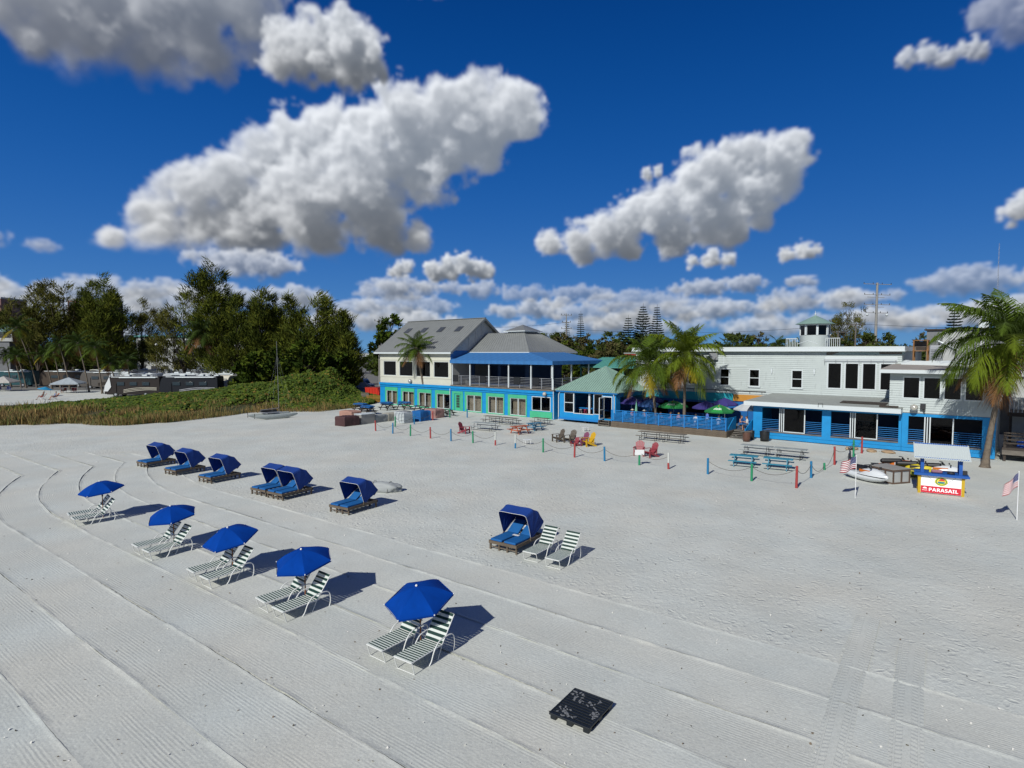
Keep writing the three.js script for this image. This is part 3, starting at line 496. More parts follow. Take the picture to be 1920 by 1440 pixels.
// ---------------------------------------------------------------- the screened corner bar under a green pyramid roof
{
  const B = built('corner_bar', 'blue open-sided beach bar under a pale green ribbed pyramid roof', 'building', 4.2, 4.4);
  const s0 = 0.45, s1 = 7.95, t0 = 0.85, t1 = 8.0, open = [[1.1, 2.42, 1.1, 3.35], [2.52, 5.05, 1.1, 3.35], [5.12, 6.25, 1.1, 3.35], [6.42, 7.45, 0.72, 3.1]];
  part(B, 'front_wall', wall(s0, s1, 0.42, 3.55, t0, t0 + 0.15, open), M.blue);
  part(B, 'side_wall', [bx(s1 - 0.15, s1, 0.42, 1.2, -t0 - 0.15, -t1), bx(s1 - 0.15, s1, 3.1, 3.55, -t0 - 0.15, -t1), bx(s1 - 0.15, s1, 1.2, 3.1, -t0 - 0.15, -t0 - 0.9), bx(s1 - 0.15, s1, 1.2, 3.1, -4.3, -4.6), bx(s0, s0 + 0.15, 0.42, 3.55, -t0 - 0.15, -t1)], M.blue);
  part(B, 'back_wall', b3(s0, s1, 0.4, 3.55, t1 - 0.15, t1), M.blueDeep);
  part(B, 'floor', b3(s0, s1, 0.5, 0.7, t0 + 0.02, t1), M.floorWood);
  part(B, 'skirt', [b3(s0 - 0.03, 6.2, 0.28, 0.46, t0 - 0.2, t0)], M.railBlue);
  for (let i = 0; i < 3; i++) part(B, 'pile', box(0.25, 0.55, 0.25, 1 + i * 2.8, 0.22, -t0 - 0.4), M.woodGrey);
  for (const o of [open[0], open[2]]) windowIn(B, 'screen_window', o[0], o[1], o[2], o[3], t0 + 0.05, { glass: M.glassDark, fw: 0.06, bars: o === open[0] ? 1 : 0 });
  part(B, 'opening_frame', [b3(2.42, 5.12, 1.02, 1.1, t0 - 0.05, t0 + 0.17), b3(2.44, 2.52, 1.1, 3.35, t0 - 0.04, t0 + 0.16), b3(4.3, 4.5, 1.1, 3.35, t0 + 0.2, t0 + 0.4)], M.trim);
  part(B, 'counter', [b3(2.2, 4.4, 1.52, 1.6, t0 + 1.2, t0 + 1.8), b3(4.6, 6.1, 1.45, 1.52, t0 + 1.0, t0 + 1.7)], M.railBlue);
  const sd = part(B, 'screen_door', b3(6.46, 6.50, 0.74, 3.05, t0 - 0.95, t0 - 0.02), M.glassDark);
  part(sd, 'frame', [b3(6.44, 6.52, 0.72, 0.84, t0 - 0.98, t0), b3(6.44, 6.52, 2.98, 3.08, t0 - 0.98, t0), b3(6.44, 6.52, 0.84, 2.98, t0 - 0.98, t0 - 0.9), b3(6.44, 6.52, 1.7, 1.78, t0 - 0.9, t0), b3(6.44, 6.52, 0.84, 2.98, t0 - 0.08, t0)], M.trim);
  part(B, 'door_frame', [b3(6.36, 6.44, 0.7, 3.18, t0 - 0.04, t0 + 0.1), b3(7.43, 7.51, 0.7, 3.18, t0 - 0.04, t0 + 0.1), b3(6.44, 7.43, 3.08, 3.18, t0 - 0.04, t0 + 0.1)], M.trim);
  for (let i = 0; i < 3; i++) part(B, 'step', b3(6.35, 7.6, 0.1 + i * 0.2, 0.16 + i * 0.2, t0 - 1.0 + i * 0.32, t0 - 0.66 + i * 0.32), M.woodGrey);
  for (const a of [6.28, 7.6]) part(B, 'step_side', b3(a, a + 0.07, 0, 0.62, t0 - 0.9, t0), M.woodGrey);
  part(B, 'downpipe', [rod([0.6, 3.5, -t0 + 0.1], [0.35, 3.1, -t0 + 0.06], 0.05), rod([0.35, 3.1, -t0 + 0.06], [0.35, 0.15, -t0 + 0.06], 0.05), rod([7.7, 3.5, -t0 + 0.15], [7.8, 3.1, -t0 + 0.08], 0.05), rod([7.8, 3.1, -t0 + 0.08], [7.8, 0.8, -t0 + 0.06], 0.05)], M.trim);
  const e = [[0.0, 3.62, -0.5], [8.4, 3.62, -0.5], [8.4, 3.62, -8.5], [0.0, 3.62, -8.5]], pk = [4.35, 6.33, -4.5];
  const rf = part(B, 'roof', e.map((p, i) => slab([p, e[(i + 1) % 4], pk], 0.05)), M.roofGreen);
  for (let f = 0; f < 4; f++) for (let i = 1; i < 28; i++) {   // ribs run up each face, perpendicular to its eave, to the hip
    const a = e[f], b = e[(f + 1) % 4], k = i / 28, from = [lerp(a[0], b[0], k), 3.66, lerp(a[2], b[2], k)], m = k < 0.5 ? k * 2 : 2 - k * 2, mid = [(a[0] + b[0]) / 2, 0, (a[2] + b[2]) / 2];
    const dir = [pk[0] - mid[0], pk[1] - 3.62, pk[2] - mid[2]];
    if (f === 2 || f === 3) continue;
    part(rf, 'rib', beam(from, [from[0] + dir[0] * m, 3.66 + dir[1] * m, from[2] + dir[2] * m], 0.05, 0.035), M.roofGreen);
  }
  for (let f = 0; f < 4; f++) part(rf, 'hip_cap', beam(e[f], pk, 0.22, 0.1), M.roofGreen);
  part(rf, 'eave_board', [b3(0.1, 8.3, 3.46, 3.58, 0.56, 0.6), bx(8.28, 8.32, 3.46, 3.58, -0.6, -8.4)], M.railBlue);
}
// ---------------------------------------------------------------- upper walkway with a teal roof, behind the bar
{
  const B = built('covered_walkway', 'raised walkway under a teal metal roof behind the corner bar', 'building', 2, 11.5);
  const rf = part(B, 'roof', slab([[-3.2, 6.15, -9.9], [6.8, 6.15, -9.9], [6.8, 7.3, -13.2], [-1.6, 7.3, -13.2]], 0.08), M.roofTeal);
  seams(rf, 'seams', [[-3.0, 6.18, -9.95], [6.7, 6.18, -9.95]], [[-1.5, 7.33, -13.2], [6.7, 7.33, -13.2]], 0, 20, 0.03, 0.04, M.roofTeal);
  part(B, 'fascia', b3(-3.2, 6.8, 5.98, 6.12, 9.86, 9.92), M.roofTeal);
  for (const s of [-2.9, 0.3, 3.4, 6.5]) part(B, 'post', b3(s - 0.08, s + 0.08, 0, 6.0, 10, 10.16), M.roofTeal);
  part(B, 'floor', b3(-3, 6.8, 3.3, 3.5, 10, 14), M.woodGrey);
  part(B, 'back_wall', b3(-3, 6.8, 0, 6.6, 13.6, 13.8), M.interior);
  railing(B, 'railing', [-2.9, -10.08], [6.5, -10.08], 3.6, 4.5, 4, 0.02, M.trim, 3);
}
{
  const B = built('low_red_shed', 'small white shed with a red fascia behind the restaurant', 'shed', 1, 22);
  part(B, 'wall', [b3(-2.5, 4.5, 0, 7.35, 21, 26)], M.white); part(B, 'fascia', b3(-2.7, 4.7, 7.36, 7.75, 20.8, 26.2), M.red); part(B, 'roof', b3(-2.8, 4.8, 7.76, 7.9, 20.7, 26.3), M.roofFlat);
}
// ---------------------------------------------------------------- the long white clapboard building
{
  const T = 7, B = built('white_clapboard_building', 'long white clapboard building with a flat roof and wide white fascia', 'building', 20, T);
  const win = [[10.2, 11.2], [13.3, 14.3], [16.85, 17.85], [19.88, 20.92], [23.95, 24.95]].map((w) => [...w, 4.5, 6.25]), tall = [[27.1, 28.35], [28.55, 29.75], [29.95, 31.12], [31.35, 32.5]].map((w) => [...w, 4.55, 7.03]);
  const open = [...win, ...tall];
  part(B, 'wall', wall(6.9, 33.0, 2.9, 8.05, T, T + 0.2, open), M.siding);
  part(B, 'clapboards', lapped(6.9, 33.0, 3.75, 8.05, T, open, 0.19), M.siding);
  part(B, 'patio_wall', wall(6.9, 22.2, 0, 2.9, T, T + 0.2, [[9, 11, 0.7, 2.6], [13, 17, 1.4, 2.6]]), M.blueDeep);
  part(B, 'mural_band', [b3(6.9, 18.3, 2.85, 3.7, T - 0.12, T - 0.03)], M.turquoise); part(B, 'mural_band', [b3(18.32, 21.4, 2.95, 3.62, T - 0.12, T - 0.03)], M.orange);
  part(B, 'conduit', [rod([7, 4.02, -T + 0.12], [21.6, 4.02, -T + 0.12], 0.025), ...Array.from({ length: 12 }, (_, i) => rod([8 + i * 1.2, 4.02, -T + 0.12], [8 + i * 1.2, 3.8, -T + 0.12], 0.02))], M.woodDark);
  for (const w of win) { const q = windowIn(B, 'sash_window', w[0], w[1], w[2], w[3], T + 0.03, { bars: 1, fw: 0.07, out: 0.09 }); part(q, 'sill', b3(w[0] - 0.1, w[1] + 0.1, w[2] - 0.1, w[2] - 0.03, T - 0.14, T + 0.05), M.trim); }
  for (const w of tall) windowIn(B, 'tall_window', w[0], w[1], w[2], w[3], T + 0.03, { fw: 0.1, out: 0.09 });
  part(B, 'window_head', [b3(26.9, 32.7, 7.1, 7.55, T - 0.11, T - 0.04)], M.trim);
  part(B, 'pipe_frame', [rod([26.9, 7.3, -T + 0.3], [32.7, 7.3, -T + 0.3], 0.025), ...Array.from({ length: 7 }, (_, i) => rod([26.9 + i * 0.95, 7.3, -T + 0.3], [26.9 + i * 0.95, 6.9, -T + 0.25], 0.02))], M.steel);
  part(B, 'shade_panel', [slab([[27.5, 7.75, -T + 0.12], [33.2, 7.75, -T + 0.12], [33.2, 7.98, -T + 0.04], [28.1, 7.98, -T + 0.04]], 0.02)], mat([0.35, 0.45, 0.43]));
  part(B, 'bare_boards', [b3(27.0, 28.0, 7.72, 7.98, T - 0.07, T - 0.04), b3(31.3, 33, 7.78, 7.98, T - 0.10, T - 0.06)], M.woodGrey);
  part(B, 'fascia', [b3(6.6, 33.25, 8.07, 8.5, T - 0.45, T + 0.1), bx(33.0, 33.25, 8.07, 8.5, -T - 0.1, -19)], M.trim);
  part(B, 'gutter', [b3(6.6, 33.3, 8.05, 8.13, T - 0.55, T - 0.45)], M.trim);
  part(B, 'roof', b3(6.7, 33.1, 8.3, 8.42, T, 19.2), M.roofFlat);
  part(B, 'end_wall', bx(32.8, 33.0, 0, 8.1, -T - 0.2, -19), M.siding); part(B, 'end_wall', bx(6.9, 7.1, 0, 8.1, -T - 0.2, -19), M.siding); part(B, 'back_wall', b3(6.9, 33, 0, 8.1, 19, 19.2), M.siding);
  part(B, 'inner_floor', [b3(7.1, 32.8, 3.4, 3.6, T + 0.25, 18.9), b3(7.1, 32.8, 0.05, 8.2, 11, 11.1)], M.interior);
  for (const s of [22.1, 26.0]) part(B, 'wall_lamp', [box(0.16, 0.34, 0.14, s, 6.2, -T + 0.09), box(0.12, 0.18, 0.1, s, 5.95, -T + 0.09)], M.trim);
  part(B, 'alarm_box', box(0.9, 0.75, 0.3, 16.2, 7.55, -T + 0.18), M.steel);
  part(B, 'wall_patch', [b3(8.5, 19.6, 6.55, 6.62, T - 0.05, T - 0.03), b3(17.2, 17.26, 6.6, 7.9, T - 0.05, T - 0.03)], M.trim);
}
// ---------------------------------------------------------------- the blue front with open windows, low roof
function blueFront(B, s0, s1, bays, t, label) {
  part(B, 'front_wall', wall(s0, s1, 0.38, 3.12, t, t + 0.15, bays.map((b) => [b[0], b[3], 0.74, 2.9])), M.blue);
  part(B, 'skirt', [b3(s0, s1, 0.06, 0.36, t + 0.03, t + 0.12)], M.blue);
  for (let i = 0; i < 6; i++) part(B, 'pile', box(0.28, 0.5, 0.28, lerp(s0 + 0.4, s1 - 0.4, i / 5), 0.15, -t - 0.35), M.woodGrey);
  part(B, 'floor', b3(s0 + 0.02, s1 - 0.02, 0.55, 0.7, t + 0.17, t + 5), M.floorWood);
  for (const [a, b, c, d] of bays) {
    const g = part(B, 'sliding_pane', b3(b + 0.42, c - 0.05, 0.84, 2.84, t + 0.06, t + 0.07), M.glassDark);
    part(g, 'frame', [b3(b + 0.34, b + 0.42, 0.76, 2.9, t + 0.02, t + 0.11), b3(c - 0.05, c + 0.03, 0.76, 2.9, t + 0.02, t + 0.11), b3(b + 0.42, c - 0.05, 0.76, 0.84, t + 0.02, t + 0.11)], M.trim);
    part(B, 'jamb', [b3(b, b + 0.08, 0.76, 2.9, t + 0.02, t + 0.1), b3(b + 0.17, b + 0.24, 0.76, 2.9, t + 0.04, t + 0.12)], M.trim);
    part(B, 'sill', b3(a, d, 0.66, 0.74, t - 0.06, t), M.woodGrey);
    for (const [p, q] of [[a, b], [c + 0.05, d]]) for (let i = 0; i < 7; i++) part(B, 'rail', rod([p, 0.86 + i * 0.16, -t - 0.1], [q, 0.86 + i * 0.16, -t - 0.1], 0.022, undefined, 6), M.railBlue);
  }
}
{
  const t = 1.8, B = built('blue_storefront', 'bright blue single-storey dining room with a low flat roof and white fascia', 'building', 28, t);
  blueFront(B, 22.15, 33.85, [[22.95, 24.45, 26.6, 28.0], [28.7, 30.15, 32.15, 33.65]], t);
  part(B, 'roof', slab([[21.6, 3.5, -1.0], [33.9, 3.5, -1.0], [33.9, 3.9, -6.93], [22.2, 3.9, -6.93]], 0.12), M.roofFlat);
  part(B, 'fascia', [b3(21.55, 33.9, 3.1, 3.47, 0.92, 0.99), bx(33.84, 33.9, 3.1, 3.47, -1.0, -1.75), bx(21.55, 21.6, 3.1, 3.47, -1.0, -4)], M.trim);
  part(B, 'soffit', b3(21.6, 33.84, 3.13, 3.16, 1.0, 1.8), M.trim);
  part(B, 'side_wall', bx(22.15, 22.3, 0.1, 3.3, -t - 0.15, -6.9), M.blue); part(B, 'back_wall', b3(22.3, 33.8, 0.3, 3.3, 6.5, 6.6), M.interiorBlue);
  part(B, 'roof_patch', [slab([[29.2, 3.66, -2.4], [32.6, 3.66, -2.4], [32.6, 3.75, -3.7], [29.2, 3.75, -3.7]], 0.03), box(1.3, 0.12, 0.25, 33.0, 3.62, -1.3)], M.woodDark);
  part(B, 'roof_hook', [rod([27.9, 3.3, -0.85], [27.9, 3.62, -0.85], 0.015), rod([27.9, 3.62, -0.85], [28.25, 3.62, -0.85], 0.015), rod([28.25, 3.62, -0.85], [28.25, 3.3, -0.85], 0.015)], M.dark);
}
{
  const t = 1.78, B = built('corner_wing', 'two-storey corner wing, white clapboard above and bright blue below', 'building', 36.5, t);
  blueFront(B, 33.87, 39.75, [[34.3, 35.35, 37.2, 38.95]], t);
  const wn = [[33.85, 35.0], [35.2, 36.35], [36.52, 37.64], [37.82, 38.97]].map((w) => [...w, 4.3, 6.03]);
  part(B, 'upper_wall', wall(32.95, 39.7, 3.14, 6.32, t + 0.03, t + 0.2, wn), M.siding); part(B, 'clapboards', lapped(32.95, 39.7, 3.2, 6.3, t + 0.03, wn, 0.19), M.siding);
  for (const w of wn) windowIn(B, 'upper_window', w[0], w[1], w[2], w[3], t + 0.05, { fw: 0.07, out: 0.07 });
  part(B, 'side_wall', [bx(39.55, 39.75, 0.1, 3.12, -t - 0.16, -9), bx(39.5, 39.7, 3.14, 6.32, -t - 0.21, -9), bx(32.95, 33.12, 3.6, 6.32, -t - 0.21, -6.98)], M.siding);
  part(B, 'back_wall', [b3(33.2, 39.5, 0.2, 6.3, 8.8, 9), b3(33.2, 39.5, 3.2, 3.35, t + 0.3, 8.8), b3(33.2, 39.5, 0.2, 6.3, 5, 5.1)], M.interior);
  part(B, 'roof', slab([[32.35, 6.62, -1.0], [40.0, 6.62, -1.0], [40.0, 6.95, -9.3], [32.35, 6.95, -6.9]], 0.1), M.roofDirty);
  part(B, 'fascia', [b3(32.35, 40.0, 6.32, 6.6, 0.93, 0.99), bx(32.35, 32.41, 6.32, 6.6, -1, -6.8), bx(39.94, 40.0, 6.32, 6.6, -1, -9)], M.trim);
  part(B, 'soffit', b3(32.4, 39.95, 6.34, 6.37, 1.0, 1.76), M.trim);
  part(B, 'flood_lamp', [new THREE.SphereGeometry(0.27, 16, 12).translate(34.7, 3.62, -1.3), rod([34.7, 3.62, -1.78], [34.7, 3.62, -1.4], 0.06)], mat([0.5, 0.48, 0.42], { roughness: 0.2, metalness: 0.3 }));
  part(B, 'junction_box', [box(0.34, 0.42, 0.25, 35.25, 3.72, -1.6), rod([35.25, 3.5, -1.6], [35.4, 3.3, -1.5], 0.05)], M.dark);
}
// things left on the roofs
{
  let o = built('wooden_shelf_frame', 'open brown timber shelf frame standing on the flat roof', 'shelf', 34.3, 8);
  for (const [x, z] of [[33.75, -7.6], [34.75, -7.6], [33.75, -8.3], [34.75, -8.3]]) part(o, 'upright', box(0.1, 2.1, 0.1, x, 8.0, z), M.woodWarm);
  for (const h of [7.0, 8.1, 9.02]) part(o, 'shelf_board', box(1.15, 0.06, 0.8, 34.25, h, -7.95), M.woodWarm);
  part(o, 'back_board', box(1.0, 0.8, 0.03, 34.25, 8.55, -8.25), M.woodGrey); part(o, 'box_load', box(0.7, 0.3, 0.4, 34.25, 8.3, -7.95), M.woodDark);
  o = built('roof_air_conditioner', 'grey louvred air conditioner on the flat roof beside the timber shelf', 'air conditioner', 35.1, 8);
  part(o, 'cabinet', rbox(0.85, 1.7, 0.9, 0.03, 35.35, 7.7, -8.0), M.steel); for (let i = 0; i < 8; i++) part(o, 'louvre', box(0.72, 0.03, 0.04, 35.35, 7.2 + i * 0.14, -7.53), M.dark);
  o = built('roof_vent_hood', 'white angled vent hood lying on the flat roof', 'vent', 36.6, 7.6);
  part(o, 'hood', slab([[35.3, 9.0, -8.2], [35.5, 9.0, -7.9], [36.9, 8.2, -7.9], [36.6, 8.2, -8.2]], 0.1), M.trim); part(o, 'foot', [rod([36.6, 6.9, -7.9], [36.7, 8.15, -8.0], 0.05), rod([35.5, 8.6, -8.3], [35.5, 9, -8.1], 0.05)], M.dark);
  o = built('white_roof_membrane', 'crumpled white sheeting along the back of the corner roof', 'sheeting', 35.5, 6.8);
  const g = new THREE.BoxGeometry(5.6, 0.34, 1.2, 36, 3, 8), p = g.attributes.position; for (let i = 0; i < p.count; i++) p.setY(i, p.getY(i) + 0.18 * vnoise(p.getX(i) * 2, p.getZ(i) * 2, 3) * (p.getY(i) > 0 ? 1 : 0.1)); g.computeVertexNormals(); g.translate(35.8, 7.0, -7.2); part(o, 'sheet', g, M.trim);
}
// the cupola tower on the roof
{
  const T = 13.5, sx = 24.3, B = built('roof_cupola', 'white octagonal lookout cupola with a green pointed roof', 'cupola', sx, T);
  const R = 1.45, oct = (r, y0, y1) => new THREE.CylinderGeometry(r, r, y1 - y0, 8, 1).rotateY(PI / 8).translate(sx, (y0 + y1) / 2, -T);
  part(B, 'base', oct(R, 8.42, 9.75), M.siding); part(B, 'core', oct(R * 0.8, 9.76, 10.75), M.dark);
  for (let i = 0; i < 8; i++) {
    const a0 = PI / 8 + i * PI / 4, x = Math.sin(a0), z = Math.cos(a0);
    part(B, 'corner_post', box(0.2, 1.05, 0.2, sx + x * R * 0.95, 10.27, -T + z * R * 0.95, 0, a0), M.trim);
    const a = i * PI / 4, c = R * 0.9;
    const w = part(B, 'window', box(0.82, 0.98, 0.03, sx + Math.sin(a) * c, 10.27, -T + Math.cos(a) * c, 0, a), M.glassDark);
  }
  part(B, 'head', oct(R * 1.03, 10.76, 10.9), M.trim);
  part(B, 'roof', [new THREE.ConeGeometry(1.95, 0.95, 8, 1).rotateY(PI / 8).translate(sx, 11.38, -T)], M.roofGreen);
  part(B, 'finial', [rod([sx, 11.8, -T], [sx, 12.3, -T], 0.05, 0.01), new THREE.SphereGeometry(0.1, 8, 6).translate(sx, 11.95, -T)], M.trim);
  for (const [a, b, z0, z1] of [[21.9, 23, -12, -12], [25.6, 26.9, -12.4, -12.4]]) for (let i = 0; i <= 7; i++) part(B, 'picket', rod([lerp(a, b, i / 7), 8.42, z0], [lerp(a, b, i / 7), 9.4, z1], 0.03, undefined, 5), M.trim);
  part(B, 'handrail', [rod([21.9, 9.4, -12], [23, 9.4, -12], 0.04), rod([25.6, 9.4, -12.4], [26.9, 9.4, -12.4], 0.04), rod([21.9, 9.4, -12], [21.9, 9.4, -15], 0.04), rod([23.2, 8.8, -11.2], [24.2, 9.15, -11.2], 0.03), rod([24.2, 9.15, -11.2], [25.2, 8.8, -11.2], 0.03)], M.trim);
}
// grey house inland of the wing, and the dark deck beside it
{
  const B = built('grey_house', 'grey flat-topped house with a paler sloping wing behind the white building', 'house', 36, 18);
  part(B, 'main_wall', b3(33.3, 46, 0, 10.2, 20, 30), M.greyWall); part(B, 'roof', b3(33.1, 46.2, 10.21, 10.36, 19.8, 30.2), M.woodDark);
  part(B, 'front_block', slab([[34.9, 9.9, -18.5], [36.6, 9.9, -18.5], [39.5, 8.0, -18.5], [39.5, 4.0, -18.5], [34.9, 4.0, -18.5]], 1.2), M.paleWall);
  part(B, 'white_box', b3(37.5, 38.3, 10.37, 11.0, 19.9, 20.6), M.trim);
  part(B, 'lower_wall', b3(40.3, 52, 3.3, 6.0, 9.0, 18), M.paleWall); part(B, 'lower_roof', b3(40.1, 52, 6.01, 6.4, 8.7, 18), M.trim);
  part(B, 'balcony_floor', b3(40.3, 52, 3.0, 3.29, 5.6, 9), M.woodDark); for (let i = 0; i < 40; i++) part(B, 'baluster', rod([40.4 + i * 0.25, 3.3, -5.7], [40.4 + i * 0.25, 4.4, -5.7], 0.025, undefined, 5), M.trim); part(B, 'balcony_rail', b3(40.3, 52, 4.4, 4.48, 5.64, 5.76), M.trim);
  part(B, 'ground_wall', b3(40.4, 52, 0, 2.98, 7.5, 8), M.paleWall); for (let i = 0; i < 5; i++) part(B, 'balcony_post', b3(40.4 + i * 2.4, 40.58 + i * 2.4, 0, 3, 5.65, 5.8), M.woodDark);
  const D = built('dark_timber_deck', 'dark weathered timber deck with railings beside the corner wing', 'deck', 44, 4);
  part(D, 'deck_boards', b3(40.15, 54, 0.85, 1.0, 1.6, 5.5), M.woodDark); part(D, 'skirt', b3(40.15, 54, 0.5, 0.84, 1.55, 1.65), M.woodGrey);
  for (let i = 0; i < 7; i++) part(D, 'deck_post', box(0.16, 2.1, 0.16, 40.3 + i * 1.9, 1.05, -1.75), M.woodDark); for (const h of [1.35, 1.62, 1.9, 2.1]) part(D, 'rail', box(13.6, 0.1, 0.05, 47, h, -1.62), M.woodDark);
  const cl = [[0.02, 0.1, 0.5], [0.4, 0.1, 0.06], [0.55, 0.55, 0.5], [0.05, 0.2, 0.5]];
  for (let i = 0; i < 9; i++) { const h = 0.5 + 0.12 * (i % 3); const s = built('stored_bottle_crate', ['blue drum', 'red drum', 'white drum', 'royal blue drum'][i % 4] + ' stored behind the dark deck railing', 'drum', 41.2 + i * 0.85, 2.6, 'drums on the dark deck'); s.position.y = 1.0; part(s, 'body', new THREE.CylinderGeometry(0.26, 0.26, h, 12).translate(41.2 + i * 0.85, h / 2, -2.6), mat(cl[i % 4])); part(s, 'lid', new THREE.CylinderGeometry(0.27, 0.27, 0.05, 12).translate(41.2 + i * 0.85, h + 0.025, -2.6), M.trim); s.name = numbered('storage_drum'); }
}

// ---------------------------------------------------------------- palms
const leafMat = (c, o = {}) => new THREE.MeshPhysicalMaterial({ color: C(...c), roughness: 0.8, specularIntensity: 0.25, side: THREE.DoubleSide, transmission: 0.2, thickness: 0, ...o });
const frondMats = { green: leafMat([0.075, 0.120, 0.010]), lime: leafMat([0.125, 0.17, 0.010]), gold: leafMat([0.26, 0.205, 0.014]), brown: leafMat([0.17, 0.085, 0.035], { transmission: 0.05 }), deep: leafMat([0.042, 0.072, 0.009]) };
function frondGeo(e0, droop, seed, n = 70) {   // unit length, grows along +x, y up
  const r = rng(seed), pos = [], nor = [], idx = [], pts = []; let x = 0, y = 0, a = e0; const N = 20;
  for (let i = 0; i <= N; i++) { pts.push([x, y, a]); a = e0 - droop * Math.pow((i + 1) / N, 1.25); x += Math.cos(a) / N; y += Math.sin(a) / N; }
  const at = (s) => { const k = Math.min(N - 1e-4, s * N), i = Math.floor(k), f = k - i; return [lerp(pts[i][0], pts[i + 1][0], f), lerp(pts[i][1], pts[i + 1][1], f), lerp(pts[i][2], pts[i + 1][2], f)]; };
  const put = (p) => { pos.push(...p); return pos.length / 3 - 1; };
  for (let i = 0; i < N; i++) { const w = 0.013 * (1 - i / N) + 0.003, w2 = 0.013 * (1 - (i + 1) / N) + 0.003, p = pts[i], q = pts[i + 1]; const A = put([p[0], p[1], -w]), B = put([p[0], p[1], w]), Cc = put([q[0], q[1], w2]), D = put([q[0], q[1], -w2]), E = put([p[0], p[1] - w * 1.2, 0]), F = put([q[0], q[1] - w2 * 1.2, 0]); idx.push(A, B, Cc, A, Cc, D, B, E, F, B, F, Cc, E, A, D, E, D, F); }
  for (let i = 0; i < n; i++) for (const s of [-1, 1]) {
    const k = 0.1 + 0.9 * (i + r() * 0.7) / n, [px, py, pa] = at(k), len = (0.30 * Math.sin(PI * Math.min(1, 0.18 + k * 0.86)) + 0.03) * (0.8 + 0.4 * r()), fwd = 0.55 + 0.5 * k + 0.2 * (r() - 0.5), w = 0.0058;
    const ca = Math.cos(pa), sa = Math.sin(pa), out = Math.cos(fwd), f = Math.sin(fwd), lift = 0.28 - 0.2 * k + 0.2 * (r() - 0.5);
    const step = (u, dr) => [px + ca * f * len * u - sa * lift * len * u, py + sa * f * len * u + ca * lift * len * u - dr * len, s * out * len * u];
    const a0 = step(0, 0), m = step(0.55, 0.12 + 0.1 * r()), e = step(0.92, 0.5 + 0.35 * r());
    const wx = ca * w, wy = sa * w;
    const A = put([a0[0] - wx, a0[1] - wy, a0[2]]), B = put([a0[0] + wx, a0[1] + wy, a0[2]]), Cc = put([m[0] + wx * 1.2, m[1] + wy * 1.2, m[2]]), D = put([m[0] - wx * 1.2, m[1] - wy * 1.2, m[2]]), E = put(e);
    idx.push(A, B, Cc, A, Cc, D, D, Cc, E);
  }
  const g = new THREE.BufferGeometry(); g.setAttribute('position', new THREE.Float32BufferAttribute(pos, 3)); g.setIndex(idx); g.computeVertexNormals(); return g;
}
const FR = []; for (let e = 0; e < 8; e++) FR.push([0, 1, 2].map((v) => frondGeo(rad(82 - e * 18), rad([62, 82, 92, 94, 84, 64, 42, 24][e]) * (0.85 + 0.15 * v), 50 + e * 7 + v)));
const trunkMat = mat([0.24, 0.205, 0.165], { map: barkTex, roughness: 0.95 });
function palm(label, base, h, lean, len, n, seed, { r = 0.16, tones = ['green', 'lime'], dead = 2, nuts = 4, group, cat = 'palm tree' } = {}) {
  const T = thing('coconut_palm', label, cat, base, 0, group), q = rng(seed), N = 16, pos = [];
  const spine = (k) => [lean[0] * (k * 0.55 + 0.45 * k * k), h * k, lean[1] * (k * 0.55 + 0.45 * k * k)];
  const g = new THREE.CylinderGeometry(1, 1, 1, 9, 44, true), p = g.attributes.position;
  for (let i = 0; i < p.count; i++) { const k = p.getY(i) + 0.5, s = spine(k), rr = r * (1.0 - 0.42 * k + 0.75 * Math.exp(-k * h / 0.35)) * (1 + 0.05 * Math.sin(k * h * 22)); p.setXYZ(i, s[0] + p.getX(i) * rr, s[1], s[2] + p.getZ(i) * rr); }
  const u = g.attributes.uv; for (let i = 0; i < u.count; i++) u.setXY(i, u.getX(i) * 1, u.getY(i) * h); g.computeVertexNormals();
  part(T, 'trunk', g, trunkMat);
  const top = spine(1);
  part(T, 'crown_shaft', new THREE.SphereGeometry(r * 1.5, 10, 8).scale(1, 1.7, 1).translate(top[0], top[1] + 0.1, top[2]), trunkMat);
  for (let i = 0; i < n; i++) {
    const f = (i + 0.5) / n, e = Math.min(7, Math.floor(Math.pow(f, 1.05) * 7.6)), az = i * 2.39996 + q() * 0.5;
    const tone = f > 1 - dead / n ? 'brown' : f > 0.8 ? (q() < 0.5 ? 'gold' : tones[1]) : f > 0.5 ? tones[q() < 0.5 ? 1 : 0] : tones[0];
    const m = part(T, 'frond', FR[e][Math.floor(q() * 3)], frondMats[tone]); m.position.set(top[0], top[1] + 0.25, top[2]); m.rotation.set(0, az, (q() - 0.5) * 0.15); const s = len * (0.85 + 0.3 * q()) * (e < 1 ? 0.9 : 1); m.scale.setScalar(s);
  }
  for (let i = 0; i < nuts; i++) { const a = i * 1.7 + seed; part(T, 'coconut', new THREE.SphereGeometry(0.12, 8, 6).translate(top[0] + Math.cos(a) * 0.28, top[1] - 0.15 - 0.1 * (i % 2), top[2] + Math.sin(a) * 0.28), i % 2 ? mat([0.13, 0.16, 0.03]) : mat([0.2, 0.13, 0.04])); }
  return T;
}
palm('tall coconut palm leaning against the corner wing, yellowing skirt of dead fronds', [32.85, 0, -41.1], 8.3, [1.3, 0.2], 5.2, 40, 3, { r: 0.205, tones: ['green', 'lime'], dead: 5, nuts: 9 });
palm('coconut palm in front of the cream hall', [-12.4, 0, -85.9], 8.2, [-1.35, 0.2], 3.5, 26, 11, { r: 0.19, dead: 3 });
{ const p = L(12.72, 1.0, 0.5); palm('coconut palm growing through the patio beside the green-roofed bar', p, 6.0, [-1.0, 0.1], 4.4, 32, 21, { r: 0.16, dead: 2 }); }
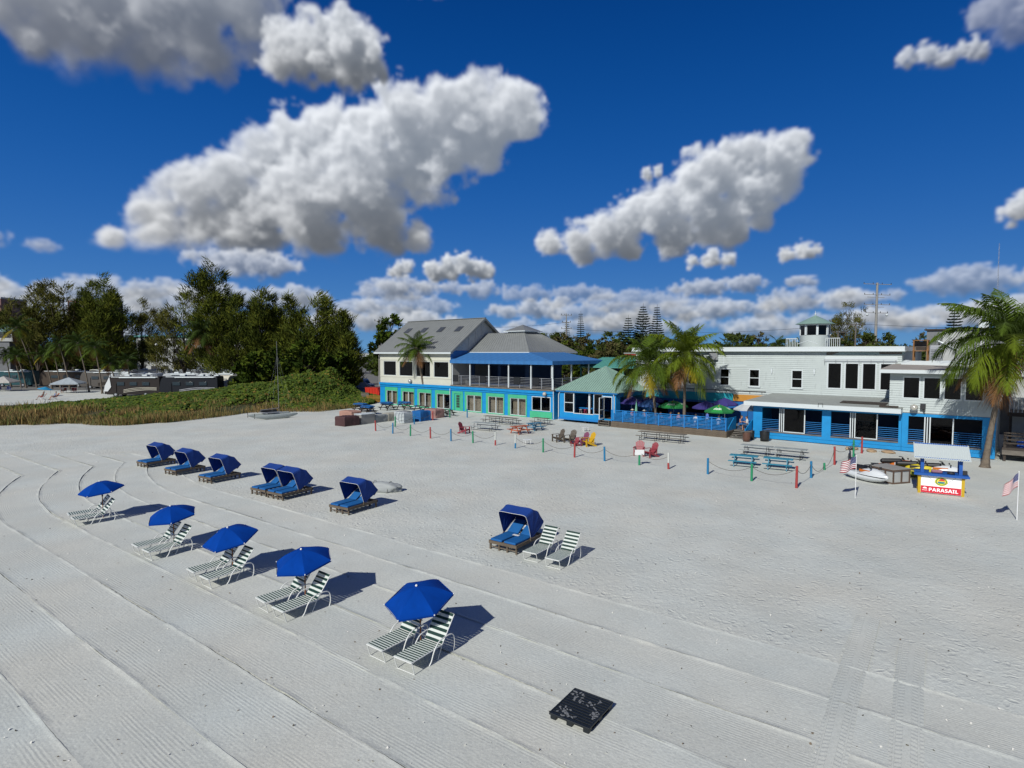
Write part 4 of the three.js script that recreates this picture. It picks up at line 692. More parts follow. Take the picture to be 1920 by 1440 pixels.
{ const p = L(15.71, 1.0, 0.5); palm('taller coconut palm growing through the middle of the patio', p, 6.9, [-0.1, 0.2], 4.5, 34, 23, { r: 0.17, tones: ['lime', 'lime'], dead: 2 }); }
const campPalms = [[-106.5, -133.6, 13.2, -4.0, 4], [-107.6, -132, 6.8, -1.7, 2.8], [-110, -133.6, 7.1, -1.5, 2.8], [-112.3, -133.6, 7.2, -0.9, 2.8], [-113.7, -131.6, 7.5, -0.8, 2.8], [-100.1, -129.7, 7, -1.6, 3], [-98.3, -129.7, 7.6, -1.1, 3], [-94.8, -127.8, 9.2, -1.9, 3.4], [-84.7, -119.3, 9.5, -1.9, 3.5], [-78.9, -114.7, 8.6, -1.1, 3.2], [-77.1, -116.2, 5.5, -1.0, 2.9], [-78.5, -122.5, 6, -0.3, 3]];
campPalms.forEach(([x, z, h, l, f], i) => palm(i === 0 ? 'tallest leaning coconut palm at the edge of the camp' : 'slender coconut palm leaning over the beach at the camp edge', [x, 0, z], h, [l, 0], f, 15, 100 + i, { r: 0.15, tones: ['deep', 'green'], dead: 1, nuts: 0, group: i ? 'palms along the camp edge' : undefined }));
palm('shaggy old palm with hanging brown fronds rising from the thicket beside the campers', [-62.5, 0, -126], 11.8, [-2.2, 0], 5.2, 34, 140, { r: 0.25, tones: ['deep', 'green'], dead: 8, nuts: 0 });
[[52, -118, 9], [57, -124, 8], [98, -140, 11], [92, -128, 10], [40, -112, 8.5], [26, -118, 8.5], [74, -140, 10], [103, -118, 13.5]].forEach(([x, z, h], i) => palm('palm rising from the trees behind the white building', [x, 0, z], h, [0.4, 0], 3, 14, 180 + i, { r: 0.14, tones: ['deep', 'green'], dead: 1, nuts: 0, group: 'palms behind the buildings' }));
// ---------------------------------------------------------------- leafy and feathery trees
function crownGeo({ h, R, base, leaders, count, tuft, slim, seed, shape, gap = 0.0, up = 0.7, cols }) {
  const q = rng(seed), pos = [], col = [], lead = [];
  for (let i = 0; i < leaders; i++) { const a = i * 2.4 + q(), d = i === 0 ? 0 : (0.25 + 0.45 * q()) * R; lead.push([Math.cos(a) * d, Math.sin(a) * d, h * (i === 0 ? 1 : 0.68 + 0.27 * q()), R * (i === 0 ? 0.62 : 0.42 + 0.25 * q())]); }
  const clumps = [];
  const nc = Math.round(count / 26);
  for (let i = 0; i < nc; i++) {
    const l = lead[Math.floor(q() * leaders)], f = Math.pow(q(), 0.85), y = lerp(base * h, l[2], f), rr = l[3] * shape(f) * (0.35 + 0.65 * Math.sqrt(q())), a = q() * 2 * PI;
    if (gap && vnoise(l[0] + Math.cos(a) * rr * 0.35, y * 0.22, Math.sin(a) * rr * 0.35 + seed) < gap - 0.5) continue;
    clumps.push([l[0] + Math.cos(a) * rr, y, l[1] + Math.sin(a) * rr, a, f]);
  }
  const d = new THREE.Vector3(), w = new THREE.Vector3(), o = new THREE.Vector3();
  for (const c of clumps) {
    const sz = tuft * (0.75 + 0.6 * q()), tone = cols[Math.floor(q() * cols.length)], spread = tuft * 1.25;
    for (let k = 0; k < 26; k++) {
      o.set(c[0] + (q() + q() - 1) * spread, c[1] + (q() + q() - 1) * spread * 0.85, c[2] + (q() + q() - 1) * spread);
      d.set(Math.cos(c[3]) * 0.8 + (q() - 0.5) * 1.3, up + (q() - 0.5) * 1.2, Math.sin(c[3]) * 0.8 + (q() - 0.5) * 1.3).normalize().multiplyScalar(sz * (0.6 + 0.7 * q()));
      w.set(q() - 0.5, q() - 0.5, q() - 0.5).cross(d).normalize().multiplyScalar(sz * slim);
      const t = 0.8 + 0.4 * q();
      if (slim > 0.3) { pos.push(o.x - w.x, o.y - w.y, o.z - w.z, o.x + d.x * 0.5 - w.x * 0.2, o.y + d.y * 0.5, o.z + d.z * 0.5 - w.z * 0.2, o.x + d.x, o.y + d.y, o.z + d.z, o.x - w.x, o.y - w.y, o.z - w.z, o.x + d.x, o.y + d.y, o.z + d.z, o.x + w.x, o.y + w.y, o.z + w.z); }
      else pos.push(o.x - w.x, o.y - w.y, o.z - w.z, o.x + w.x, o.y + w.y, o.z + w.z, o.x + d.x, o.y + d.y, o.z + d.z);
      for (let m = 0; m < (slim > 0.3 ? 6 : 3); m++) col.push(tone[0] * t, tone[1] * t, tone[2] * t);
    }
  }
  const g = new THREE.BufferGeometry(); g.setAttribute('position', new THREE.Float32BufferAttribute(pos, 3)); g.setAttribute('color', new THREE.Float32BufferAttribute(col, 3)); g.computeVertexNormals();
  return { g, lead, clumps };
}
const foliage = new THREE.MeshPhysicalMaterial({ color: 0xffffff, vertexColors: true, roughness: 0.95, specularIntensity: 0.15, side: THREE.DoubleSide });
const barkMat = mat([0.13, 0.105, 0.085], { map: barkTex, roughness: 0.95 });
function tree(name, label, pos, P, group, turn = 0) {
  const T = thing(name, label, 'tree', pos, turn, group), c = crownGeo(P), lim = [rod([0, -0.1, 0], [c.lead[0][0] * 0.3, P.h * 0.86, c.lead[0][1] * 0.3], P.tr || P.h * 0.018, 0.04, 8)];
  for (const l of c.lead.slice(1)) lim.push(rod([0, P.h * P.base * (0.4 + 0.3 * (l[2] / P.h)), 0], [l[0] * 0.9, l[2] * 0.86, l[1] * 0.9], P.h * 0.008, 0.03, 6));
  const q = rng(P.seed + 1); for (let i = 0; i < Math.min(60, c.clumps.length); i++) { const k = c.clumps[Math.floor(q() * c.clumps.length)]; lim.push(rod([k[0] * 0.15, Math.max(P.h * P.base * 0.6, k[1] - P.R * 0.5), k[2] * 0.15], [k[0], k[1], k[2]], 0.05, 0.015, 4)); }
  const tr = part(T, 'trunk', lim, barkMat); part(T, 'crown', c.g, foliage); return T;
}
const feather = (f) => Math.pow(Math.max(0, 1 - f), 0.62) * (0.35 + 0.65 * sstep(0, 0.22, f)) + 0.08, round = (f) => Math.sqrt(Math.max(0, 1 - (f * 1.9 - 0.85) ** 2)) * 0.95 + 0.05;
const pineCols = [[0.058, 0.074, 0.011], [0.078, 0.092, 0.011], [0.042, 0.056, 0.010], [0.098, 0.106, 0.013]], oliveCols = [[0.086, 0.086, 0.018], [0.062, 0.068, 0.013], [0.105, 0.098, 0.022]], leafCols = [[0.036, 0.060, 0.008], [0.050, 0.078, 0.008], [0.026, 0.044, 0.007], [0.07, 0.092, 0.010]];
const cas = (h, R, seed, o = {}) => ({ h, R, base: 0.16, leaders: 6, count: 14000, tuft: 0.95, slim: 0.085, seed, shape: feather, gap: 0.38, up: 0.85, cols: pineCols, ...o });
[[-119, -150, 24.5, 8, 'o'], [-112, -150, 26.5, 8, 'o'], [-109, -156, 26, 7, 'p'], [-102, -150, 27.2, 7.5, 'p'], [-97, -145, 22, 7, 'p'], [-104, -168, 22.5, 6, 'o'], [-140, -170, 20.5, 8, 'o'], [-128, -155, 20, 8, 'p']].forEach(([x, z, h, R, k], i) =>
  tree('casuarina_tree', k === 'o' ? 'thin olive casuarina tree behind the camp palms' : 'tall dark casuarina tree behind the camp palms', [x, 0, z], cas(h, R, 300 + i, { cols: k === 'o' ? oliveCols : pineCols, gap: k === 'o' ? 0.40 : 0.28, count: 13000, base: 0.2 }), 'casuarinas behind the camp', i));
tree('casuarina_tree', 'tallest feathery casuarina above the parked campers', [-64, 0, -129], cas(28.6, 8.2, 321, { leaders: 5, gap: 0.26, count: 22000 }));
tree('casuarina_tree', 'sparse olive casuarina beside the tallest one', [-80, 0, -146], cas(22, 7.5, 322, { cols: oliveCols, gap: 0.5 }));
[[-57, -124, 19.5, 6], [-52, -125, 21.8, 5.8], [-47.5, -128, 20, 5.2], [-38, -117, 20.3, 6.4], [-33, -115, 15.5, 4.6], [-43, -118, 15.5, 5.4]].forEach(([x, z, h, R], i) => tree('casuarina_tree', 'dark bushy casuarina behind the green thicket', [x, 0, z], cas(h, R, 330 + i, { leaders: 8, count: 17000, base: 0.08, gap: 0.24 }), 'casuarinas behind the thicket', i * 1.3));
const lf = (h, R, seed, o = {}) => ({ h, R, base: 0.12, leaders: 5, count: 5200, tuft: 0.62, slim: 0.36, seed, shape: round, gap: 0.25, up: 0.45, cols: leafCols, ...o });
[[-45.5, -109, 8, 5], [-41, -107, 9, 5.2], [-36.5, -105, 9.5, 4.8], [-34, -110, 10, 4.4], [-50, -122, 9, 5.5], [-66, -160, 9, 6]].forEach(([x, z, h, R], i) => tree('broadleaf_tree', 'low dark broadleaf tree at the back of the thicket', [x, 0, z], lf(h, R, 350 + i), 'broadleaf trees behind the thicket', i));
// the wooded land behind, tree by tree; six kinds, copied
{
  const kinds = [tree('woodland_tree', 'rounded dark green tree in the woods behind the buildings', [-22, 0, -140], lf(11, 5.6, 400, { count: 4200 }), 'trees in the woods behind'), tree('woodland_tree', 'rounded dark green tree in the woods behind the buildings', [-14, 0, -150], lf(12.5, 6.4, 401, { count: 4600, cols: [[0.05, 0.07, 0.016], [0.065, 0.085, 0.018]] }), 'trees in the woods behind'),
    tree('woodland_tree', 'rounded dark green tree in the woods behind the buildings', [-3, 0, -146], lf(10, 6, 402, { count: 4200, cols: [[0.07, 0.085, 0.018], [0.045, 0.062, 0.014]] }), 'trees in the woods behind'), tree('woodland_tree', 'rounded dark green tree in the woods behind the buildings', [6, 0, -150], lf(12, 5.4, 403, { count: 4200, cols: [[0.085, 0.075, 0.03], [0.06, 0.066, 0.02]] }), 'trees in the woods behind')];
  const r = rng(55);
  const row = (n, x0, x1, z0, z1, s0, s1) => { for (let i = 0; i < n; i++) { const s = copy(kinds[Math.floor(r() * 4)], [lerp(x0, x1, (i + 0.7 * r()) / n), 0, lerp(z0, z1, r())], r() * 6); s.scale.set(lerp(s0, s1, r()) * 1.05, lerp(s0, s1, r()), lerp(s0, s1, r())); } };
  row(16, -36, 40, -150, -178, 0.9, 1.15); row(24, 10, 120, -124, -160, 0.78, 1.02); row(30, 0, 190, -170, -215, 0.95, 1.2); row(12, 70, 135, -92, -118, 0.72, 0.95); row(22, -230, -120, -185, -240, 0.8, 1.15); row(12, -110, -20, -195, -240, 0.6, 0.85); row(8, -160, -120, -150, -180, 0.7, 1.1);
  row(34, -420, 420, -330, -380, 1.2, 1.9);
}
tree('tall_grey_tree', 'tall loose grey-green tree beyond the cupola', [104, 0, -186], cas(23, 9, 421, { cols: oliveCols, gap: 0.44, count: 9000, leaders: 7, base: 0.3 }));
tree('dark_broadleaf_tree', 'dark tree standing above the hall roof', [-26, 0, -128], lf(16, 4.6, 422, { count: 4200, base: 0.4 }));
// Norfolk pines with level tiers
function norfolk(pos, h, R, seed, label) {
  const T = thing('norfolk_pine', label, 'pine tree', pos, seed, 'Norfolk pines behind the buildings'), q = rng(seed), pp = [], cc = [], d = new THREE.Vector3();
  part(T, 'trunk', rod([0, 0, 0], [0, h, 0], h * 0.014, 0.03, 7), barkMat);
  const tiers = Math.round(h * 1.25);
  for (let k = 0; k < tiers; k++) {
    const f = k / tiers, y = lerp(h * 0.22, h * 0.98, f), r = R * Math.pow(1 - f, 0.75) * (0.85 + 0.3 * q());
    for (let b = 0; b < 6; b++) { const a = b * PI / 3 + k * 0.5 + q() * 0.3; for (let m = 0; m < 26; m++) {
      const u = (m + q()) / 26, x = Math.cos(a) * r * u, z = Math.sin(a) * r * u, yy = y + r * 0.22 * u * u - 0.05, s = 0.62 * (1.1 - u * 0.5);
      for (const sd of [-1, 1]) { pp.push(x, yy, z, x + Math.cos(a + sd * 1.1) * s, yy + 0.22 * s, z + Math.sin(a + sd * 1.1) * s, x + Math.cos(a + sd * 0.6) * s * 1.1 + 0.06, yy + 0.1 * s - 0.12, z + Math.sin(a + sd * 0.6) * s * 1.1); const t = 0.8 + 0.4 * q(); for (let e = 0; e < 3; e++) cc.push(0.026 * t, 0.046 * t, 0.02 * t); }
    } }
  }
  const g = new THREE.BufferGeometry(); g.setAttribute('position', new THREE.Float32BufferAttribute(pp, 3)); g.setAttribute('color', new THREE.Float32BufferAttribute(cc, 3)); g.computeVertexNormals(); part(T, 'crown', g, foliage);
}
norfolk([29.1, 0, -150], 17.3, 3.4, 1, 'short Norfolk pine standing apart behind the patio palms'); norfolk([32.8, 0, -150], 20.2, 3.8, 2, 'broad Norfolk pine between two others behind the patio palms'); norfolk([37.5, 0, -155], 20.4, 2.8, 3, 'slim Norfolk pine behind the patio palms'); norfolk([21.8, 0, -190], 21, 1.9, 4, 'narrow column-like Norfolk pine beside the utility pole'); norfolk([18.0, 0, -196], 18.5, 1.8, 5, 'narrow pine partly behind the utility pole'); norfolk([88.5, 0, -120], 17.2, 3.2, 6, 'Norfolk pine rising behind the grey house');
// ---------------------------------------------------------------- sea-grape thicket and dune grass: ground cover nobody could count
{
  const fx = [[-110, -62], [-80, -62], [-54.9, -63.9], [-49.7, -65.2], [-43.5, -64.2], [-39.2, -66.3], [-35.6, -72.6], [-34.5, -77.6], [-25.8, -79.9], [-22.6, -85], [-21.6, -90]];
  const bxk = [[-110, -80], [-75, -84], [-66, -86], [-61, -92], [-55, -100], [-40, -103], [-26, -103], [-21.6, -99]], hr = [[-110, 0.6], [-75, 0.7], [-67, 0.7], [-63, 0.7], [-58, 1.0], [-52, 1.35], [-46, 1.9], [-39, 2.8], [-34, 4.4], [-30, 4.4], [-28, 2.6], [-26, 1.1], [-24, 0.7], [-21.6, 0.4]];
  const pw = (t, x) => { if (x <= t[0][0]) return t[0][1]; for (let i = 1; i < t.length; i++) if (x <= t[i][0]) return lerp(t[i - 1][1], t[i][1], (x - t[i - 1][0]) / (t[i][0] - t[i - 1][0])); return t[t.length - 1][1]; };
  const prof = (x, q) => { const f = sstep(0.0, 0.1, q); return f * (0.35 + Math.max(0, pw(hr, x) - 0.35) * Math.pow(sstep(0.08, 0.86, q), 0.9)) * (1 + 0.24 * vnoise(x * 0.35, q * 7, 2) + 0.1 * vnoise(x * 1.1, q * 20, 3)); };
  const at = (x, q) => [x, prof(x, q), lerp(pw(fx, x), pw(bxk, x), q) + 0.9 * vnoise(x * 0.5, 3, 9) * (1 - q)];
  const NX = 150, NQ = 26, pos = [], idx = [];
  for (let i = 0; i <= NX; i++) for (let j = 0; j <= NQ; j++) { const p = at(-105 + 83.4 * i / NX, j / NQ); pos.push(p[0], Math.max(-0.05, p[1] - 0.28 - (j === 0 || j === NQ ? 0.4 : 0)), p[2]); if (i && j) { const k = i * (NQ + 1) + j; idx.push(k, k - NQ - 2, k - 1, k, k - NQ - 1, k - NQ - 2); } }
  const g = new THREE.BufferGeometry(); g.setAttribute('position', new THREE.Float32BufferAttribute(pos, 3)); g.setIndex(idx); g.computeVertexNormals(); if (g.attributes.normal.getY(200) < 0) { g.index.array.reverse(); g.computeVertexNormals(); }
  const mound = structure('dune_mound', g, mat([0.05, 0.055, 0.02], { roughness: 1, side: THREE.DoubleSide }));
  const r = rng(91), d = new THREE.Object3D(), col = new THREE.Color();
  const leaf = new THREE.BufferGeometry(); { const a = 0.5, p = []; const pts = [[0, 0.1, -0.5], [0.42, 0, -0.25], [0.46, -0.04, 0.2], [0, 0.06, 0.52], [-0.46, -0.04, 0.2], [-0.42, 0, -0.25]]; for (let i = 0; i < 6; i++) p.push(0, 0.08, 0, ...pts[i], ...pts[(i + 1) % 6]); leaf.setAttribute('position', new THREE.Float32BufferAttribute(p, 3)); leaf.computeVertexNormals(); }
  const NL = 60000, im = new THREE.InstancedMesh(leaf, new THREE.MeshPhysicalMaterial({ color: 0xffffff, roughness: 0.7, specularIntensity: 0.3, side: THREE.DoubleSide }), NL);
  for (let i = 0; i < NL; i++) {
    let x, q; do { x = -66 + 44.5 * r(); q = 0.1 + 0.9 * r(); } while (vnoise(x * 0.25, q * 3, 5) * 0.3 + q * 1.15 + (x + 62) * 0.007 < 0.30 + 0.2 * r());
    const p = at(x, q); d.position.set(p[0], p[1] - 0.3 * r() + 0.12 * r(), p[2]); d.rotation.set((r() - 0.5) * 1.5 + 0.45, r() * 6.28, (r() - 0.5) * 1.5); d.scale.setScalar(0.26 + 0.24 * r()); d.updateMatrix(); im.setMatrixAt(i, d.matrix);
    const k = r(), br = 0.8 + 0.45 * r(); k < 0.62 ? col.setRGB(0.036 * br, 0.062 * br, 0.006 * br) : k < 0.95 ? col.setRGB(0.072 * br, 0.098 * br, 0.008 * br) : col.setRGB(0.15 * br, 0.10 * br, 0.02 * br); im.setColorAt(i, col);
  }
  im.name = 'sea_grape_thicket'; im.userData = { kind: 'stuff', label: 'dense green sea grape thicket on the dune', category: 'thicket' }; setUp(im); scene.add(im);
  const blade = new THREE.BufferGeometry(); blade.setAttribute('position', new THREE.Float32BufferAttribute([-0.02, 0, 0, 0.02, 0, 0, 0.03, 0.55, 0.05, -0.02, 0, 0, 0.03, 0.55, 0.05, 0.0, 0.55, 0.05, 0.0, 0.55, 0.05, 0.03, 0.55, 0.05, 0.10, 1, 0.16], 3)); blade.computeVertexNormals();
  const NG = 42000, ig = new THREE.InstancedMesh(blade, new THREE.MeshStandardMaterial({ color: 0xffffff, roughness: 0.8, side: THREE.DoubleSide }), NG);
  for (let i = 0; i < NG; i++) {
    let x, q; do { x = -95 + 73 * r(); q = 0.01 + 0.9 * r() * r(); } while ((x > -60 && q > 0.5 - 0.004 * (x + 60) + 0.25 * vnoise(x * 0.4, q * 6, 8)) || (x > -36 && r() < 0.5));
    const p = at(x, q); d.position.set(p[0], Math.max(0, p[1] - 0.45), p[2]); d.rotation.set((r() - 0.5) * 0.5, r() * 6.28, (r() - 0.5) * 0.5); const pt = 0.6 + 0.9 * clamp(0.5 + vnoise(x * 0.5, q * 9, 6)); const s = (0.35 + 0.55 * r() * (x < -50 ? 1.25 : 1)) * pt; d.scale.set(s * 1.6, s, s * 1.6); d.updateMatrix(); ig.setMatrixAt(i, d.matrix);
    let k = r(); const br = 0.75 + 0.5 * r(); (k += 0.25 * vnoise(x * 0.3, q * 5, 12) - (x < -46 ? 0.2 : 0)) < 0.52 ? col.setRGB(0.25 * br, 0.16 * br, 0.05 * br) : k < 0.78 ? col.setRGB(0.15 * br, 0.13 * br, 0.03 * br) : col.setRGB(0.09 * br, 0.11 * br, 0.02 * br); ig.setColorAt(i, col);
  }
  ig.name = 'dune_grass'; ig.userData = { kind: 'stuff', label: 'dry golden dune grass along the edge of the thicket', category: 'grass' }; setUp(ig); scene.add(ig);
}

// ---------------------------------------------------------------- loungers with vinyl straps
const strapGeo = rbox(0.60, 0.012, 0.044, 0.005), strapWide = rbox(0.60, 0.012, 0.066, 0.005);
function makeLounger(label, group) {
  const T = thing('strap_lounger', label, 'lounger', [0, 0, 0], 0, group), w = 0.30, y = 0.36, hz = -0.10, bt = rad(52), bl = 0.80, m = M.tubeWhite;
  part(T, 'seat_frame', [rod([-w, y, 1.05], [-w, y, hz], 0.016), rod([w, y, 1.05], [w, y, hz], 0.016), rod([-w, y, 1.05], [w, y, 1.05], 0.016), rod([-w, y, hz], [w, y, hz], 0.014)], m);
  const bz = hz - Math.cos(bt) * bl, by = y + Math.sin(bt) * bl;
  part(T, 'back_frame', [rod([-w, y, hz], [-w, by, bz], 0.016), rod([w, y, hz], [w, by, bz], 0.016), rod([-w, by, bz], [w, by, bz], 0.016)], m);
  for (const s of [-1, 1]) {
    part(T, 'front_leg', tube([[s * w, y, 1.03], [s * w * 1.02, 0.2, 0.99], [s * w * 0.98, 0.016, 0.93]], 0.013, 8), m);
    part(T, 'armrest', tube([[s * (w + 0.02), 0.02, 0.42], [s * (w + 0.03), 0.10, 0.36], [s * (w + 0.03), 0.34, 0.24], [s * (w + 0.03), 0.50, 0.08], [s * (w + 0.03), 0.54, -0.12], [s * (w + 0.03), 0.53, -0.42], [s * (w + 0.03), 0.46, -0.52], [s * (w + 0.03), 0.2, -0.56], [s * (w + 0.02), 0.02, -0.52]], 0.017, 36), m);
    part(T, 'runner', rod([s * (w + 0.02), 0.016, 0.42], [s * (w + 0.02), 0.016, -0.52], 0.015), m);
    part(T, 'brace', [rod([s * (w + 0.01), 0.34, 0.24], [s * w, y, 0.1], 0.011), rod([s * w, y, -0.4 + 0.3], [s * (w + 0.02), 0.03, 0.1], 0.011)], m);
  }
  part(T, 'foot_bar', rod([-w * 0.98, 0.016, 0.93], [w * 0.98, 0.016, 0.93], 0.012), m);
  const n = 24; for (let i = 0; i < n; i++) { const o = part(T, 'strap', strapGeo, i % 2 ? M.strapGreen : M.strapWhite); o.position.set(0, y + 0.018, 1.02 - i * (1.1 / n)); }
  for (let i = 0; i < 11; i++) { const k = (i + 0.6) / 11, o = part(T, 'strap', strapWide, i % 2 ? M.strapWhite : M.strapGreen); o.position.set(0, y + Math.sin(bt) * bl * k + 0.012, hz - Math.cos(bt) * bl * k + 0.012); o.rotation.x = bt; }
  return T;
}
const lounger0 = makeLounger('green and white strap lounger, one of a pair under a blue umbrella', 'loungers under the blue umbrellas'); let first = true;
const sunLab = 'blue beach umbrella tilted over a pair of strap loungers';
// canopy of six panels, each with its own sag, tilted toward the sun
function makeUmbrella() {
  const T = thing('beach_umbrella', sunLab, 'umbrella', [0, 0, 0], 0, 'blue beach umbrellas'), R = 0.95, hub = V(0, 1.72, 0);
  part(T, 'pole', rod([0, -0.05, 0], [0, 1.14, 0], 0.022, 0.02), mat([0.40, 0.17, 0.06], { map: woodTex })); part(T, 'clamp', new THREE.CylinderGeometry(0.035, 0.035, 0.09, 10).translate(0, 1.1, 0), M.black);
  const head = new THREE.Group(); head.name = 'head'; head.position.set(0, 1.1, 0); T.add(head);
  part(head, 'upper_pole', rod([0, 0, 0], [0, 0.62, 0], 0.018), M.tubeWhite);
  const drop = 0.40, apex = 0.60, corner = (i) => { const a = i * PI / 3 - 0.05; return [Math.cos(a) * R, apex - drop, Math.sin(a) * R]; };
  const cn = part(head, 'canopy', (() => { const gs = []; for (let i = 0; i < 6; i++) { const a = corner(i), b = corner(i + 1), pos = [], idx = [], uv = [], N = 8; let base = []; for (let u = 0; u <= N; u++) for (let v = 0; v <= N; v++) { const p = [0, 1, 2].map((k) => lerp(a[k], b[k], v / N)), q = u / N, bulge = 0.085 * Math.sin(q * PI) , sag = 0.05 * q * q * Math.sin(v / N * PI); pos.push(p[0] * q * (1 - sag * 0.5), apex + (p[1] - apex) * q + bulge - sag * 0.3, p[2] * q * (1 - sag * 0.5)); uv.push(q, v / N); if (u && v) { const k = u * (N + 1) + v; idx.push(k, k - N - 2, k - 1, k, k - N - 1, k - N - 2); } } const g = new THREE.BufferGeometry(); g.setAttribute('position', new THREE.Float32BufferAttribute(pos, 3)); g.setAttribute('uv', new THREE.Float32BufferAttribute(uv, 2)); g.setIndex(idx); g.computeVertexNormals(); gs.push(g); } return gs; })(), M.umbrellaBlue);
  for (let i = 0; i < 6; i++) {
    const c = corner(i), c2 = corner(i + 1);
    part(head, 'rib', rod([0, apex - 0.03, 0], [c[0], c[1] - 0.01, c[2]], 0.008, undefined, 5), M.tubeWhite); part(head, 'rib_tip', new THREE.SphereGeometry(0.022, 8, 6).translate(...c), M.tubeWhite);
    part(head, 'strut', rod([0, 0.22, 0], [c[0] * 0.5, apex - drop * 0.5 - 0.02, c[2] * 0.5], 0.007, undefined, 5), M.tubeWhite);
    part(head, 'valance', quad([c[0], c[1] + 0.005, c[2]], [c2[0], c2[1] + 0.005, c2[2]], [c2[0] * 0.99, c2[1] - 0.05, c2[2] * 0.99], [c[0] * 0.99, c[1] - 0.05, c[2] * 0.99]), M.umbrellaBlue);
  }
  part(head, 'ferrule', new THREE.SphereGeometry(0.035, 10, 8).translate(0, apex + 0.02, 0), M.whiteGloss);
  const ax = V(Math.cos(SUN_AZ), 0, Math.sin(SUN_AZ)); head.quaternion.setFromAxisAngle(ax, rad(14));   // lean toward the sun
  return T;
}
const umb0 = makeUmbrella();
const sites = [[-2.28, -15.93, 36, 0], [-6.42, -18.79, 40, -12], [-9.93, -21.3, 38.6, 20], [-13.6, -24.03, 37.7, -6], [-19.52, -28.43, 41.6, 26]];
sites.forEach(([x, z, az, tw], i) => {
  const nth = ['nearest', 'second from', 'third from', 'fourth from', 'fifth and last from'][i], nt = i ? nth : 'next to'; const u = i ? copy(umb0, [x, 0, z], 0) : umb0; u.userData.label = `tilted blue umbrella over two loungers, ${i ? nth + ' the black pallet' : 'closest to the black pallet'}`; u.position.set(x - 0.22, 0, z); u.rotation.y = rad(tw); const hd = u.children.find((q) => q.name === 'head'); hd.quaternion.setFromAxisAngle(V(Math.cos(SUN_AZ), 0, Math.sin(SUN_AZ)).applyAxisAngle(V(0, 1, 0), -rad(tw)), rad([14, 12, 15, 10, 9][i])); hd.position.y = 1.1 + [0, 0.03, 0, 0.05, 0.1][i];
  for (const s of [-1, 1]) { const a = rad(az + (i === 4 ? 3 : 0)), px = x + Math.cos(a) * s * 0.49 - Math.sin(a) * 0.42, pz = z + Math.sin(a) * s * 0.49 + Math.cos(a) * 0.42; const l = first ? lounger0 : copy(lounger0, [0, 0, 0]); first = false; l.position.set(px, 0, pz); l.rotation.y = -a + 0.03 * s; l.userData.label = `striped lounger under the ${['first', 'second', 'third', 'fourth', 'fifth'][i]} umbrella from the pallet, on its ${s > 0 ? 'pallet' : 'other'} side`; }
});
[[1.26, -23.22, 'striped strap lounger in full sun directly beside the hooded daybed'], [2.07, -22.48, 'striped strap lounger in full sun, outer one of two by the daybed']].forEach(([x, z, lab]) => copy(lounger0, [x, 0, z], -rad(35), lab, 'loungers beside the hooded daybed'));
